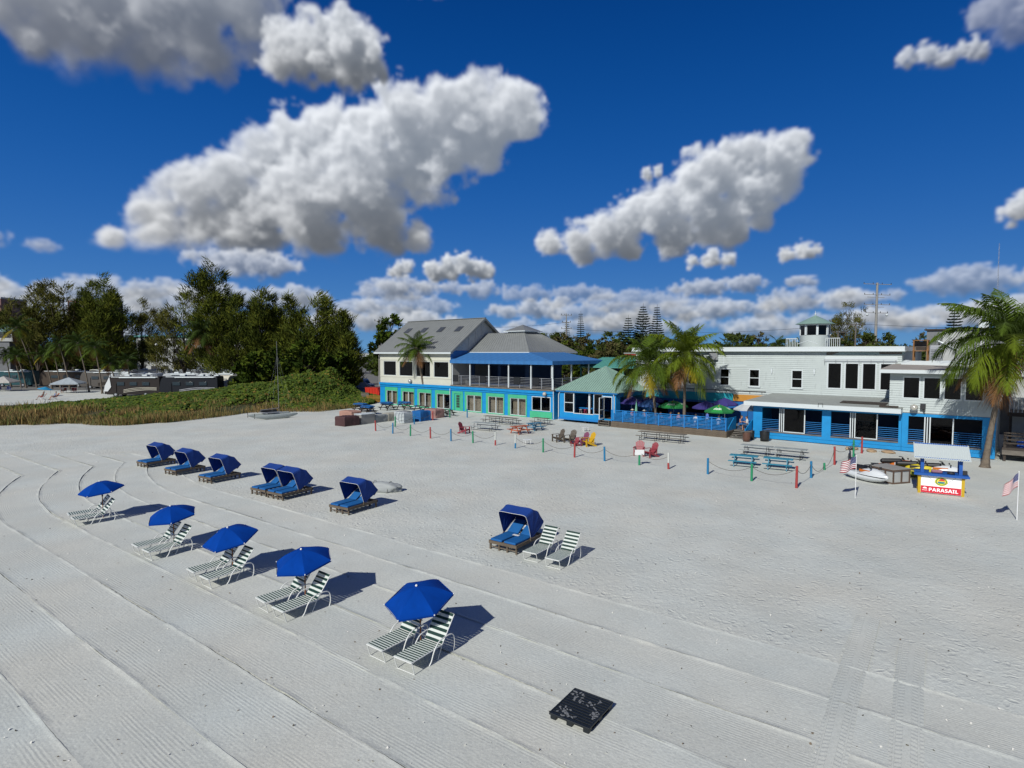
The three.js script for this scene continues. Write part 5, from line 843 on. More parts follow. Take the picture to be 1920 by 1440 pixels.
// ---------------------------------------------------------------- hooded daybeds
function makeDaybed(label, group) {
  const T = thing('hooded_daybed', label, 'daybed', [0, 0, 0], 0, group), W = 0.66, y = 0.36;
  for (const s of [-1, 1]) part(T, 'side_rail', box(0.05, 0.12, 2.0, s * W, y - 0.05, 0.02), M.wood);
  for (const z of [1.0, -0.96]) part(T, 'end_rail', box(W * 2 + 0.05, 0.12, 0.05, 0, y - 0.05, z), M.wood);
  part(T, 'centre_rail', box(0.05, 0.08, 1.9, 0, y - 0.07, 0.02), M.wood);
  for (const x of [-W + 0.02, -0.2, 0.2, W - 0.02]) for (const z of [0.95, -0.9]) part(T, 'leg', box(0.07, y - 0.1, 0.07, x, (y - 0.1) / 2 - 0.02, z), M.wood);
  part(T, 'stretcher', box(W * 2, 0.04, 0.03, 0, 0.12, 0.95), M.wood);
  for (let i = 0; i < 7; i++) part(T, 'slat', box(W * 2 - 0.06, 0.02, 0.1, 0, y - 0.01, 0.85 - i * 0.28), M.wood);
  for (const s of [-1, 1]) {
    const c = part(T, 'cushion', rbox(0.56, 0.09, 1.22, 0.03, s * 0.335, y + 0.05, 0.39), M.cushion), a = rad(33), b = new RoundedBoxGeometry(0.56, 0.09, 0.74, 2, 0.03).translate(0, 0, -0.37); b.rotateX(a); b.translate(s * 0.335, y + 0.06, -0.20);
    part(T, 'back_cushion', b, M.cushion);
  }
  // hood: hoops about a pivot with canvas between
  const H = [[0.36, 1.42], [-0.16, 1.60], [-0.62, 1.40], [-1.06, 0.90]], pv = [-0.02, 0.40], x0 = W + 0.04, r = 0.12;
  const pos = [], nrm = (a, b, c, d) => pos.push(...a, ...b, ...c, ...a, ...c, ...d), tri = (a, b, c) => pos.push(...a, ...b, ...c);
  const hoop = H.map(([z, h]) => { const d = [z - pv[0], h - pv[1]], p = []; const f = (k, x) => [x, pv[1] + d[1] * k, pv[0] + d[0] * k]; p.push(f(0, -x0)); p.push(f(0.5, -x0 - 0.015)); p.push(f(0.9, -x0)); p.push(f(0.97, -x0 + 0.03)); p.push(f(1, -x0 + r)); p.push(f(1.0, 0)); p.push(f(1, x0 - r)); p.push(f(0.97, x0 - 0.03)); p.push(f(0.9, x0)); p.push(f(0.5, x0 + 0.015)); p.push(f(0, x0)); return p; });
  for (let k = 0; k < 3; k++) for (let j = 0; j < 10; j++) {   // each bay dips a little between its hoops
    const a = hoop[k][j], b = hoop[k][j + 1], c = hoop[k + 1][j + 1], d = hoop[k + 1][j], mid = (p, q) => [(p[0] + q[0]) / 2 * 0.985, (p[1] + q[1]) / 2 - 0.012, (p[2] + q[2]) / 2], m1 = mid(a, d), m2 = mid(b, c);
    nrm(a, b, m2, m1); nrm(m1, m2, c, d);
  }
  { const l = hoop[3], e = [[-x0, 0.36, -0.5], [x0, 0.36, -0.5]]; for (let j = 0; j < 10; j++) { const q = (p, k) => [p[0] * 0.99, lerp(p[1], 0.62, k), lerp(p[2], -0.72, k)]; const a = l[j], b = l[j + 1]; if (j > 1 && j < 8) nrm(a, b, q(b, 0.9), q(a, 0.9)); } }
  const hg = new THREE.BufferGeometry(); hg.setAttribute('position', new THREE.Float32BufferAttribute(pos, 3)); const uvs = []; for (let i = 0; i < pos.length; i += 3) uvs.push(pos[i] + pos[i + 2] * 0.5, pos[i + 1]); hg.setAttribute('uv', new THREE.Float32BufferAttribute(uvs, 2)); hg.computeVertexNormals();
  const hd = part(T, 'hood', hg, M.canvasBlue);
  part(hd, 'hoop', tube(hoop[0].map((p) => [p[0] * 0.985, p[1], p[2] + 0.01]), 0.009, 40), M.tubeWhite); for (let k = 1; k < 4; k++) part(hd, 'hoop', tube(hoop[k].map((p) => [p[0] * 0.985, p[1] - 0.012, p[2]]), 0.010, 40), M.canvasBlue);
  for (const s of [-1, 1]) part(T, 'pivot', rbox(0.05, 0.14, 0.1, 0.015, s * (W + 0.03), y + 0.02, pv[0]), M.wood);
  return T;
}
{
  const dl = ['blue hooded double daybed at the end of the row, beside the raked sand', 'blue hooded double daybed between two others in the row of three', 'blue hooded double daybed next to the joined pair', 'blue hooded daybed of the joined pair, on the side of the row of three', 'blue hooded daybed of the joined pair, on the side of the single daybed', 'blue hooded daybed standing in front of the grey covered bundle', 'blue hooded daybed with papers on it, beside two strap loungers'];
  const pts = [[-25.15, -41.9, 32], [-21.7, -39.3, 32], [-18.3, -37.05, 32], [-13.62, -33.78, 33], [-12.35, -32.9, 33], [-8.05, -30.05, 32], [0.2, -24.35, 35]], d0 = makeDaybed(dl[0], 'hooded daybeds');
  pts.forEach(([x, z, az], i) => { const a = rad(az), o = i ? copy(d0, [x, 0, z], -a, dl[i]) : d0; o.position.set(x, 0, z); o.rotation.y = -a; });
  const a = rad(35);
  const pap = (x, z, y, w, l, t, lab) => { const g = rbox(w, 0.012, l, 0.004); g.rotateX(t); solo('paper_sheet', lab, 'paper', g, M.whiteGloss, [0.2 + Math.cos(a) * x + Math.sin(a) * -z, y, -24.35 + Math.sin(a) * x - Math.cos(a) * -z], -a); };
  pap(0.16, -0.62, 0.74, 0.24, 0.3, 0.6, 'white sheet leaning on the back cushion of the daybed'); pap(0.05, 0.12, 0.47, 0.3, 0.14, 0, 'white paper lying between the cushions of the daybed');
  const g = new THREE.SphereGeometry(1, 40, 16), p = g.attributes.position; for (let i = 0; i < p.count; i++) { const x = p.getX(i), y = p.getY(i), z = p.getZ(i), n = 1 + 0.16 * vnoise(x * 3, y * 3, z * 3 + 4) + 0.05 * vnoise(x * 9, y * 9, z * 9); p.setXYZ(i, Math.sign(x) * Math.pow(Math.abs(x), 0.7) * 1.15 * n, Math.max(-0.02, y * 0.38 * n + 0.18), z * 0.5 * n); } g.computeVertexNormals();
  const b = thing('tarpaulin_bundle', 'lumpy grey-white tarpaulin bundle behind the single daybed', 'bundle', [-7.5, 0, -34.0], -rad(8)); part(b, 'tarpaulin', g, mat([0.40, 0.42, 0.42], { map: grimeTex, roughness: 0.7 })); part(b, 'cord', [tube([[0.5, 0, 0.55], [0.5, 0.42, 0.3], [0.52, 0.58, 0], [0.5, 0.4, -0.4], [0.5, 0, -0.55]], 0.012, 20), tube([[-0.4, 0, 0.55], [-0.4, 0.42, 0.35], [-0.42, 0.6, 0], [-0.4, 0.4, -0.4], [-0.4, 0, -0.55]], 0.012, 20)].slice(0, 1), M.rope); part(b, 'cord', tube([[-0.4, 0, 0.55], [-0.4, 0.42, 0.35], [-0.42, 0.6, 0], [-0.4, 0.4, -0.4], [-0.4, 0, -0.55]], 0.012, 20), M.rope);
}
// ---------------------------------------------------------------- the black plastic pallet
{
  const T = thing('plastic_pallet', 'black plastic pallet dusted with sand, lying on the raked beach', 'pallet', [1.54, 0.02, -12.8], -rad(35)), w = 0.96, d = 1.14, h = 0.14, pm = mat([0.012, 0.016, 0.020], { roughness: 0.45, map: grimeTex });
  for (let i = 0; i < 12; i++) part(T, 'deck_slat', rbox(w - 0.02, 0.018, 0.062, 0.006, 0, h - 0.012, -d / 2 + 0.05 + i * (d - 0.1) / 11), pm);
  for (let i = 0; i < 5; i++) part(T, 'deck_bearer', rbox(0.09, 0.03, d, 0.006, -w / 2 + 0.05 + i * (w - 0.1) / 4, h - 0.034, 0), pm);
  for (const s of [-1, 1]) { part(T, 'rim', rbox(w + 0.02, 0.05, 0.035, 0.012, 0, h - 0.02, s * d / 2), pm); part(T, 'rim', rbox(0.035, 0.05, d, 0.012, s * w / 2, h - 0.02, 0), pm); }
  for (const x of [-1, 0, 1]) for (const z of [-1, 0, 1]) part(T, 'foot_block', rbox(0.14, 0.1, 0.16, 0.012, x * (w / 2 - 0.08), 0.045, z * (d / 2 - 0.09)), pm);
  for (const x of [-1, 0, 1]) part(T, 'runner', rbox(0.12, 0.022, d - 0.02, 0.006, x * (w / 2 - 0.08), 0.0, 0), pm);
  part(T, 'inner_deck', box(w - 0.03, 0.012, d - 0.03, 0, h - 0.03, 0), pm);
  const r = rng(7), gs = []; for (let i = 0; i < 170; i++) { const cx = (r() - 0.5) * (w - 0.1), cz = (r() - 0.5) * (d - 0.1); if (vnoise(cx * 5, cz * 5, 3) < 0.05) continue; const g = new THREE.IcosahedronGeometry(1, 0); g.scale(0.012 + 0.05 * r(), 0.004, 0.010 + 0.022 * r()); g.rotateY(r() * 6); g.translate(cx, h - 0.001, cz); gs.push(g); }
  const sd = part(T, 'sand_dusting', gs, mat([0.17, 0.175, 0.18], { roughness: 1 })); sd.userData.kind = 'stuff';
}
// ---------------------------------------------------------------- painted posts and the sagging rope between them
const postMats = { r: paint(0.42, 0.05, 0.045), g: paint(0.02, 0.29, 0.13), b: paint(0.012, 0.20, 0.42) }, colName = { r: 'red', g: 'green', b: 'blue' };
{
  const line = [['r', -13.83, -60.23], ['b', -11.7, -58.25], ['g', -9.69, -56.57], ['r', -7.55, -54.99], ['b', -5.48, -53.33], ['g', -3.43, -52.23], ['r', -1.43, -50.87, 'w'], ['b', 0.27, -49.31, 'w'], ['g', 2.49, -47.32], ['r', 4.75, -45.03], ['b', 6.8, -43.47], ['g', 9.01, -41.92, 's'], ['r', 10.71, -40.47, 'w'], ['b', 12.84, -38.78], ['g', 14.87, -36.67], ['r', 16.75, -34.78, 't'], ['b', 19.03, -37.61], ['g', 21.23, -40.19, 'x'], ['r', 22.9, -42.02, 't'], ['g', 26.03, -45.14, 't'], ['r', 27.64, -46.82, 't']];
  const back = [['g', -12.53, -63.7], ['b', -10.84, -65.83], ['r', -9.29, -69.71], ['g', -7.59, -72.56], ['b', -5.47, -72.56]];
  const where = ['outside the covered crates', 'outside the covered crates', 'outside the covered crates', 'outside the light-topped picnic table', 'outside the light-topped picnic table', 'in front of the maroon chair', 'in front of the orange picnic table', 'in front of the orange picnic table', 'in front of the brown chairs', 'in front of the yellow chair', 'beside the yellow chair', 'holding a white board before two red chairs', 'beside the two red chairs', 'before the long grey picnic table', 'in front of the turquoise tables', 'at the corner of the rope fence', 'just past the corner of the rope fence', 'cut short, near the water scooter', 'near the bicycle', 'behind the bicycle', 'against the blue storefront'];
  const rp = rng(66);
  const makePost = ([c, x, z, f], lab, grp) => {
    const h = f === 'x' ? 0.45 : f === 't' ? 1.28 : 1.06 + 0.06 * (rp() - 0.5), T = thing('rope_fence_post', colName[c] + ' painted ' + (f === 'w' ? 'post with a white upper half ' : f === 's' ? 'post ' : 'post ') + lab, 'post', [x, 0, z], 0, grp);
    const lx = (rp() - 0.5) * 0.06;
    part(T, 'shaft', rod([0, -0.1, 0], [lx, f === 'w' ? h * 0.42 : h, 0], 0.075, 0.07, 10), postMats[c]); if (f === 'w') part(T, 'white_wrap', rod([lx * 0.42, h * 0.42, 0], [lx, h + 0.1, 0], 0.075, 0.07, 10), M.white); else part(T, 'cap', new THREE.CylinderGeometry(0.06, 0.07, 0.03, 10).translate(lx, h + 0.015, 0), postMats[c]);
    if (f === 's') part(T, 'sign_board', rbox(0.66, 0.38, 0.03, 0.01, 0, 0.92, 0.09), M.whiteGloss);
    return [x + lx, h, z];
  };
  const tops = line.map((p, i) => makePost(p, where[i], 'posts of the rope fence')), bt = back.map((p, i) => makePost(p, ['behind the slatted white frame', 'beside the blue covered crate', 'beside the pink covered crate', 'in front of the weathered picnic tables', 'near the green house door'][i], 'posts behind the crates'));
  const rope = (a, b, lab) => { const pts = []; for (let i = 0; i <= 10; i++) { const k = i / 10; pts.push([lerp(a[0], b[0], k), lerp(a[1], b[1], k) - 0.16 - 0.42 * (1 - (2 * k - 1) ** 2) * Math.min(1, Math.hypot(a[0] - b[0], a[2] - b[2]) / 2.6), lerp(a[2], b[2], k)]); } solo('sagging_rope', lab, 'rope', tube(pts, 0.015, 16, 5), M.rope, undefined, 0, 'ropes of the fence'); };
  for (let i = 0; i + 1 < tops.length; i++) if (i !== 6 && i !== 12) rope(tops[i], tops[i + 1], `rope sagging between the ${colName[line[i][0]]} post ${where[i]} and the next`.split(' ').slice(0, 16).join(' '));
  for (let i = 0; i + 1 < bt.length; i++) rope(bt[i], bt[i + 1], 'rope between the posts behind the covered crates');
}
// ---------------------------------------------------------------- picnic tables
function picnic(label, x, z, az, len, topM, legM, style, group) {
  const T = thing('picnic_table', label, 'picnic table', [x, 0, z], -rad(az), group), n = style === 'wood' ? 5 : 4, tw = 0.72, pw = tw / n;
  for (let i = 0; i < n; i++) part(T, 'top_plank', box(len, 0.04, pw - 0.012, 0, 0.74, -tw / 2 + pw * (i + 0.5)), topM);
  for (const s of [-1, 1]) for (let i = 0; i < 2; i++) part(T, 'bench_plank', box(len, 0.04, 0.13, 0, 0.43, s * (0.66 + i * 0.14)), topM);
  for (const e of [-1, 1]) {
    const lx = e * (len / 2 - 0.35);
    if (style === 'wood') { for (const s of [-1, 1]) part(T, 'leg', beam([lx, 0.02, s * 0.66], [lx, 0.72, s * 0.26], 0.05, 0.1), legM); part(T, 'crosspiece', [box(0.05, 0.1, 1.7, lx, 0.36, 0), box(0.05, 0.1, 0.68, lx, 0.67, 0)], legM); }
    else { for (const s of [-1, 1]) { part(T, 'leg', tube([[lx, 0.72, s * 0.3], [lx, 0.4, s * 0.34], [lx, 0.02, s * 0.36]], 0.022, 8), legM); part(T, 'bench_support', tube([[lx, 0.3, s * 0.3], [lx, 0.22, s * 0.6], [lx, 0.24, s * 0.72], [lx, 0.42, s * 0.76]], 0.022, 10), legM); part(T, 'bench_leg', rod([lx, 0.02, s * 0.78], [lx, 0.41, s * 0.78], 0.02), legM); } part(T, 'crosspiece', rod([lx, 0.3, -0.34], [lx, 0.3, 0.34], 0.02), legM); }
  }
  return T;
}
{
  const grey = M.woodGrey, pipe = M.dark, teal = paint(0.03, 0.27, 0.40), pale = mat([0.42, 0.48, 0.50], { map: woodTex }), orange = paint(0.55, 0.13, 0.05), bluep = paint(0.06, 0.22, 0.36);
  picnic('grey plank picnic table in front of the patio rail, on the bar side', 12.6, -54.0, 36, 2.15, grey, pipe, 'pipe', 'grey picnic tables by the patio'); picnic('grey plank picnic table in front of the patio rail, on the steps side', 14.4, -52.7, 36, 2.15, grey, pipe, 'pipe', 'grey picnic tables by the patio');
  picnic('pale-topped picnic table with dark pipe legs, behind the turquoise tables, barrel side', 19.0, -46.0, 36, 2.3, pale, pipe, 'pipe', 'pale picnic tables'); picnic('pale-topped picnic table with dark pipe legs, nearer the bicycle', 20.95, -44.6, 36, 2.3, pale, pipe, 'pipe', 'pale picnic tables');
  picnic('turquoise wooden picnic table standing before the pale pipe-legged tables', 16.3, -41.6, 30, 1.85, teal, teal, 'wood', 'turquoise picnic tables'); picnic('turquoise wooden picnic table beside the corner post of the rope fence', 18.2, -40.45, 30, 1.85, teal, teal, 'wood', 'turquoise picnic tables');
  picnic('grey picnic table near the sliding doors of the restaurant', -2.2, -67.2, 38, 2.2, grey, pipe, 'pipe', 'grey tables by the restaurant'); picnic('grey picnic table near the sliding doors, beside the blue one', -0.3, -65.7, 38, 2.2, grey, pipe, 'pipe', 'grey tables by the restaurant');
  picnic('pale blue-topped picnic table with pipe legs beside the maroon chair', -2.8, -60.9, 32, 2.9, pale, pipe, 'pipe'); picnic('orange wooden picnic table', 0.75, -58.3, -38, 1.9, orange, orange, 'wood'); picnic('blue wooden picnic table beside the orange one', 2.3, -60.8, -36, 1.7, bluep, bluep, 'wood'); picnic('grey picnic table in front of the picture window', 3.2, -65.4, 38, 2.0, grey, pipe, 'pipe');
  picnic('weathered picnic table under the hall palm', -12.1, -80.0, 40, 2.6, M.woodDark, M.woodDark, 'wood', 'weathered tables by the hall'); picnic('weathered picnic table beside the pink covered crate', -8.2, -74.8, 40, 2.0, M.woodDark, M.woodDark, 'wood', 'weathered tables by the hall');
  for (const [x, z, lab] of [[-20.3, -80.0, 'weathered table loaded with blue mats beside the thicket'], [-17.2, -82.0, 'weathered table loaded with blue mats in front of the yellow fence'], [-15.0, -82.6, 'weathered table loaded with blue mats in front of the hall doors'], [-18.6, -76.8, 'weathered table with blue mats behind the pink covered crate']]) {
    picnic(lab, x, z, 40, 2.2, M.woodDark, M.woodDark, 'wood', 'tables holding mats');
    const r = rng(Math.floor(-x * 100)); for (let k = 0; k < 3; k++) { const g = new THREE.BoxGeometry(1.9, 0.07, 0.75, 16, 1, 6), p = g.attributes.position; for (let i = 0; i < p.count; i++) p.setY(i, p.getY(i) + 0.05 * vnoise(p.getX(i) * 1.7 + k * 5, p.getZ(i) * 2, x) + 0.06 * Math.cos(p.getX(i) * 1.6)); g.computeVertexNormals(); solo('beach_mat', ['bottom', 'middle', 'top'][k] + ' blue beach mat of the stack on the ' + lab.replace('weathered table loaded with blue mats ', 'table ').replace('weathered table with blue mats ', 'table '), 'mat', g, k === 1 ? mat([0.03, 0.09, 0.22]) : M.cushion, [x + (r() - 0.5) * 0.3, 0.86 + k * 0.1, z + (r() - 0.5) * 0.2], -rad(40) + (r() - 0.5) * 0.3, 'blue mats stacked on tables'); }
  }
}
// ---------------------------------------------------------------- slatted deck chairs
function adirondack(label, x, z, az, m, group, s = 1) {   // faces local +z
  const T = thing('slatted_deck_chair', label, 'chair', [x, 0, z], rad(az), group); T.scale.setScalar(s);
  for (let i = 0; i < 6; i++) part(T, 'seat_slat', box(0.52, 0.022, 0.085, 0, 0.37 - i * 0.022, 0.28 - i * 0.1, 0.22), m);
  const bh = [0.66, 0.74, 0.78, 0.78, 0.74, 0.66]; for (let i = 0; i < 6; i++) { const L1 = bh[i], g = rbox(0.085, L1, 0.02, 0.008, 0, L1 / 2, 0); g.rotateZ((i - 2.5) * -0.025); g.rotateX(-0.38); g.translate((i - 2.5) * 0.089, 0.25, -0.24); part(T, 'back_slat', g, m); }
  for (const e of [-1, 1]) { part(T, 'armrest', rbox(0.12, 0.025, 0.72, 0.01, e * 0.33, 0.56, 0.02), m); part(T, 'front_leg', box(0.05, 0.56, 0.1, e * 0.31, 0.27, 0.3), m); part(T, 'rear_leg', beam([e * 0.28, 0.36, 0.34], [e * 0.28, 0.02, -0.55], 0.04, 0.12), m); part(T, 'arm_post', beam([e * 0.31, 0.2, -0.3], [e * 0.31, 0.55, -0.3], 0.04, 0.06), m); }
  part(T, 'back_brace', [box(0.56, 0.05, 0.03, 0, 0.56, -0.4)], m); return T;
}
{
  const red = paint(0.34, 0.045, 0.06), maroon = paint(0.27, 0.03, 0.05), brown = paint(0.12, 0.095, 0.07), plum = paint(0.24, 0.06, 0.13), yel = paint(0.72, 0.42, 0.01);
  adirondack('maroon slatted chair beside the pale blue picnic table', -4.66, -58.4, 62, maroon, undefined, 1.15);
  adirondack('brown slatted chair farther from the yellow one', 4.1, -53.0, -62, brown, 'brown slatted chairs', 1.15); adirondack('brown slatted chair nearer the yellow one', 5.1, -52.3, -48, brown, 'brown slatted chairs', 1.15);
  adirondack('plum slatted chair next to the yellow chair', 6.0, -50.9, -60, plum, undefined, 1.15); adirondack('bright yellow slatted deck chair between plum chair and fence', 6.45, -50.4, -66, yel, undefined, 1.2); adirondack('small red slatted chair beside the plum one', 5.35, -50.5, -50, red, undefined, 0.75);
  adirondack('red slatted chair behind the white sign board', 9.85, -45.9, -20, red, 'red slatted chairs', 1.12); adirondack('red slatted chair beside the white sign board', 10.55, -45.2, -62, red, 'red slatted chairs', 1.12);
  const lowT = (x, z, lab) => { const T = thing('low_side_table', lab, 'side table', [x, 0, z], 0.4); part(T, 'table_top', rbox(0.62, 0.04, 0.42, 0.01, 0, 0.4, 0), M.whiteGloss); for (const a of [-1, 1]) for (const b of [-1, 1]) part(T, 'leg', rod([a * 0.26, 0, b * 0.17], [a * 0.24, 0.38, b * 0.15], 0.02), M.whiteGloss); };
  lowT(1.33, -51.5, 'low white side table on the sand near the blue and white post'); lowT(7.4, -60, 'low white side table on the sand in front of the corner bar');
}
// ---------------------------------------------------------------- covered crates by the hall
function crumpled(w, h, d, seed, amp = 0.05) { const g = new THREE.BoxGeometry(w, h, d, 14, 7, 14), p = g.attributes.position; for (let i = 0; i < p.count; i++) { const x = p.getX(i), y = p.getY(i), z = p.getZ(i); const k = amp * vnoise(x * 2.6 + seed, y * 2.6, z * 2.6) + amp * 0.4 * vnoise(x * 8, y * 5 + seed, z * 8); const top = y > h / 2 - 0.01; p.setXYZ(i, x * (1 + (top ? -0.06 : 0.02)) + k, y + h / 2 + (top ? k - 0.03 * (Math.abs(x / w) + Math.abs(z / d)) : 0), z * (1 + (top ? -0.05 : 0.02)) + k); } const n = toCreasedNormals(g, 0.6); return n; }
{
  const cv = (name, lab, cat, x, z, az, w, h, d, m, seed) => { const T = thing(name, lab, cat, [x, 0, z], -rad(az), 'covered crates by the hall'); part(T, 'cover', crumpled(w, h, d, seed), m); part(T, 'hem', box(w * 0.98, 0.05, d * 0.98, 0, 0.03, 0), M.dark); return T; };
  cv('covered_crate', 'brown covered crate at the end of the row', 'crate', -18.0, -64.9, 38, 1.7, 1.05, 1.9, mat([0.075, 0.03, 0.03], { roughness: 0.7, map: grimeTex }), 1);
  const wc = thing('white_storage_crate', 'white-fronted grey storage crate beside the brown one', 'crate', [-16.5, 0, -66.6], -rad(38), 'covered crates by the hall'); part(wc, 'body', rbox(1.2, 1.05, 1.9, 0.03, 0, 0.53, 0), M.concrete); part(wc, 'lid', rbox(1.3, 0.08, 2.0, 0.02, 0, 1.1, 0), M.trim); part(wc, 'front_panel', box(0.12, 1.0, 0.03, -0.52, 0.52, 0.97), M.trim);
  cv('covered_crate', 'grey patchy covered crate beside the white-fronted one', 'crate', -15.3, -68.2, 38, 1.1, 0.85, 1.8, mat([0.30, 0.32, 0.32], { roughness: 0.8, map: grimeTex }), 2); cv('covered_crate', 'cream tarpaulin crate in the middle of the row', 'crate', -14.2, -69.6, 38, 1.2, 0.9, 1.7, mat([0.42, 0.40, 0.33], { roughness: 0.8, map: grimeTex }), 3); cv('covered_crate', 'pale grey crate behind the slatted white frame', 'crate', -13.0, -70.8, 38, 1.1, 1.0, 1.6, mat([0.36, 0.37, 0.38], { roughness: 0.8, map: grimeTex }), 4);
  cv('covered_crate', 'bright blue covered crate beside the slatted white frame', 'crate', -10.6, -69.4, 38, 1.5, 1.2, 1.6, M.cushion, 5); cv('covered_crate', 'pink tarpaulin crate beside the bright blue one', 'crate', -9.5, -72.8, 38, 1.9, 1.1, 1.5, mat([0.36, 0.20, 0.18], { roughness: 0.8, map: grimeTex }), 6); cv('covered_crate', 'salmon tarpaulin crate behind the brown one', 'crate', -20.0, -73.5, 38, 2.4, 0.8, 1.4, mat([0.40, 0.22, 0.17], { roughness: 0.8, map: grimeTex }), 7);
  const T = thing('white_slatted_frame', 'white slatted frame crate with curved braces', 'frame', [-12.3, 0, -67.4], -rad(36)); part(T, 'body', crumpled(1.45, 1.15, 1.25, 9, 0.02), mat([0.44, 0.46, 0.46], { roughness: 0.7 }));
  for (let i = 0; i < 8; i++) part(T, 'slat', rbox(1.6, 0.07, 0.03, 0.01, 0, 0.1 + i * 0.155, 0.70), M.trim); for (let i = 0; i < 8; i++) part(T, 'slat', rbox(0.03, 0.07, 1.35, 0.01, 0.79, 0.1 + i * 0.155, 0), M.trim); for (const x of [-0.45, 0.05, 0.5]) part(T, 'brace', tube([[x, 0.0, 0.78], [x - 0.12, 0.5, 0.78], [x, 1.25, 0.74], [x, 1.3, 0.4]], 0.035, 16), M.trim);
}
// ---------------------------------------------------------------- the beached catamaran
{
  const T = thing('beach_catamaran', 'grey-white sailing catamaran beached beside the thicket with its mast up', 'catamaran', [-28.9, 0, -71.9], rad(47));
  const hull = (z) => { const g = new THREE.SphereGeometry(1, 30, 12), p = g.attributes.position; for (let i = 0; i < p.count; i++) { const x = p.getX(i); p.setXYZ(i, x * 2.7, Math.min(0.27, p.getY(i) * 0.34) + 0.3 + 0.16 * x * x, p.getZ(i) * 0.21 * (1 - 0.5 * Math.pow(Math.abs(x), 3)) + z); } g.computeVertexNormals(); return g; };
  for (const z of [-0.95, 0.95]) { const h = part(T, 'hull', hull(z), mat([0.46, 0.50, 0.48], { roughness: 0.4, map: grimeTex })); part(T, 'rudder', box(0.06, 0.6, 0.02, -2.65, 0.5, z), M.woodDark); }
  part(T, 'trampoline', box(1.9, 0.03, 1.6, -0.2, 0.74, 0), mat([0.12, 0.13, 0.14])); for (const x of [0.75, -1.15]) part(T, 'crossbeam', rod([x, 0.74, -1.0], [x, 0.74, 1.0], 0.045), M.steel); for (const z of [-0.8, 0.8]) part(T, 'side_bar', rod([0.75, 0.74, z], [-1.15, 0.74, z], 0.035), M.steel);
  part(T, 'mast', rod([0.75, 0.76, 0], [0.62, 9.3, 0], 0.035, 0.022), M.greyWall); part(T, 'boom', rod([0.7, 1.2, 0], [-1.6, 1.1, 0.1], 0.035), M.steel); for (const e of [[2.2, -0.95], [2.2, 0.95], [-0.6, -0.95], [-0.6, 0.95]]) part(T, 'stay', rod([e[0], 0.7, e[1]], [0.65, 7.6, 0], 0.004, undefined, 4), M.steel);
  part(T, 'rolled_sail', new THREE.CapsuleGeometry(0.12, 1.8, 4, 10).rotateZ(PI / 2).translate(-0.3, 0.9, -0.5), M.dark);
}

// ---------------------------------------------------------------- people: one continuous skin over a posed skeleton
const PALETTE = { skin: [0.42, 0.22, 0.14], tan: [0.28, 0.13, 0.08] };
function personGeo(bones, colorOf, size, center, res = 44) {   // bones: [a, b, ra, rb, tag]
  const mc = new MarchingCubes(res, new THREE.MeshBasicMaterial(), false, false, 40000); mc.isolation = 0;
  const half = size / 2, dist = (x, y, z, b) => { const [A, B, ra, rb] = b; const bx_ = B[0] - A[0], by = B[1] - A[1], bz = B[2] - A[2], t = clamp(((x - A[0]) * bx_ + (y - A[1]) * by + (z - A[2]) * bz) / (bx_ * bx_ + by * by + bz * bz + 1e-9)); return Math.hypot(x - A[0] - bx_ * t, y - A[1] - by * t, z - A[2] - bz * t) - lerp(ra, rb, t); };
  for (let k = 0; k < res; k++) for (let j = 0; j < res; j++) for (let i = 0; i < res; i++) {
    const x = center[0] + (i / res * 2 - 1) * half, y = center[1] + (j / res * 2 - 1) * half, z = center[2] + (k / res * 2 - 1) * half; let s = 0;
    for (const b of bones) s += Math.exp(-dist(x, y, z, b) * 42); mc.field[i + j * res + k * res * res] = Math.log(Math.max(s, 1e-12)) / 42;
  }
  mc.update(); const n = mc.count, pos = new Float32Array(n * 3), nor = new Float32Array(n * 3), col = new Float32Array(n * 3);
  for (let i = 0; i < n; i++) {
    const x = center[0] + mc.positionArray[i * 3] * half, y = center[1] + mc.positionArray[i * 3 + 1] * half, z = center[2] + mc.positionArray[i * 3 + 2] * half; pos.set([x, y, z], i * 3); nor.set([mc.normalArray[i * 3], mc.normalArray[i * 3 + 1], mc.normalArray[i * 3 + 2]], i * 3);
    let best = 1e9, tag = 'skin'; for (const b of bones) { const d = dist(x, y, z, b); if (d < best) { best = d; tag = b[4]; } } col.set(colorOf[tag] || colorOf.skin, i * 3);
  }
  const g = new THREE.BufferGeometry(); g.setAttribute('position', new THREE.BufferAttribute(pos, 3)); g.setAttribute('normal', new THREE.BufferAttribute(nor, 3)); g.setAttribute('color', new THREE.BufferAttribute(col, 3)); g.setAttribute('uv', new THREE.BufferAttribute(new Float32Array(n * 2), 2)); g.computeVertexNormals(); return g;
}
const personMat = new THREE.MeshStandardMaterial({ vertexColors: true, roughness: 0.75 });
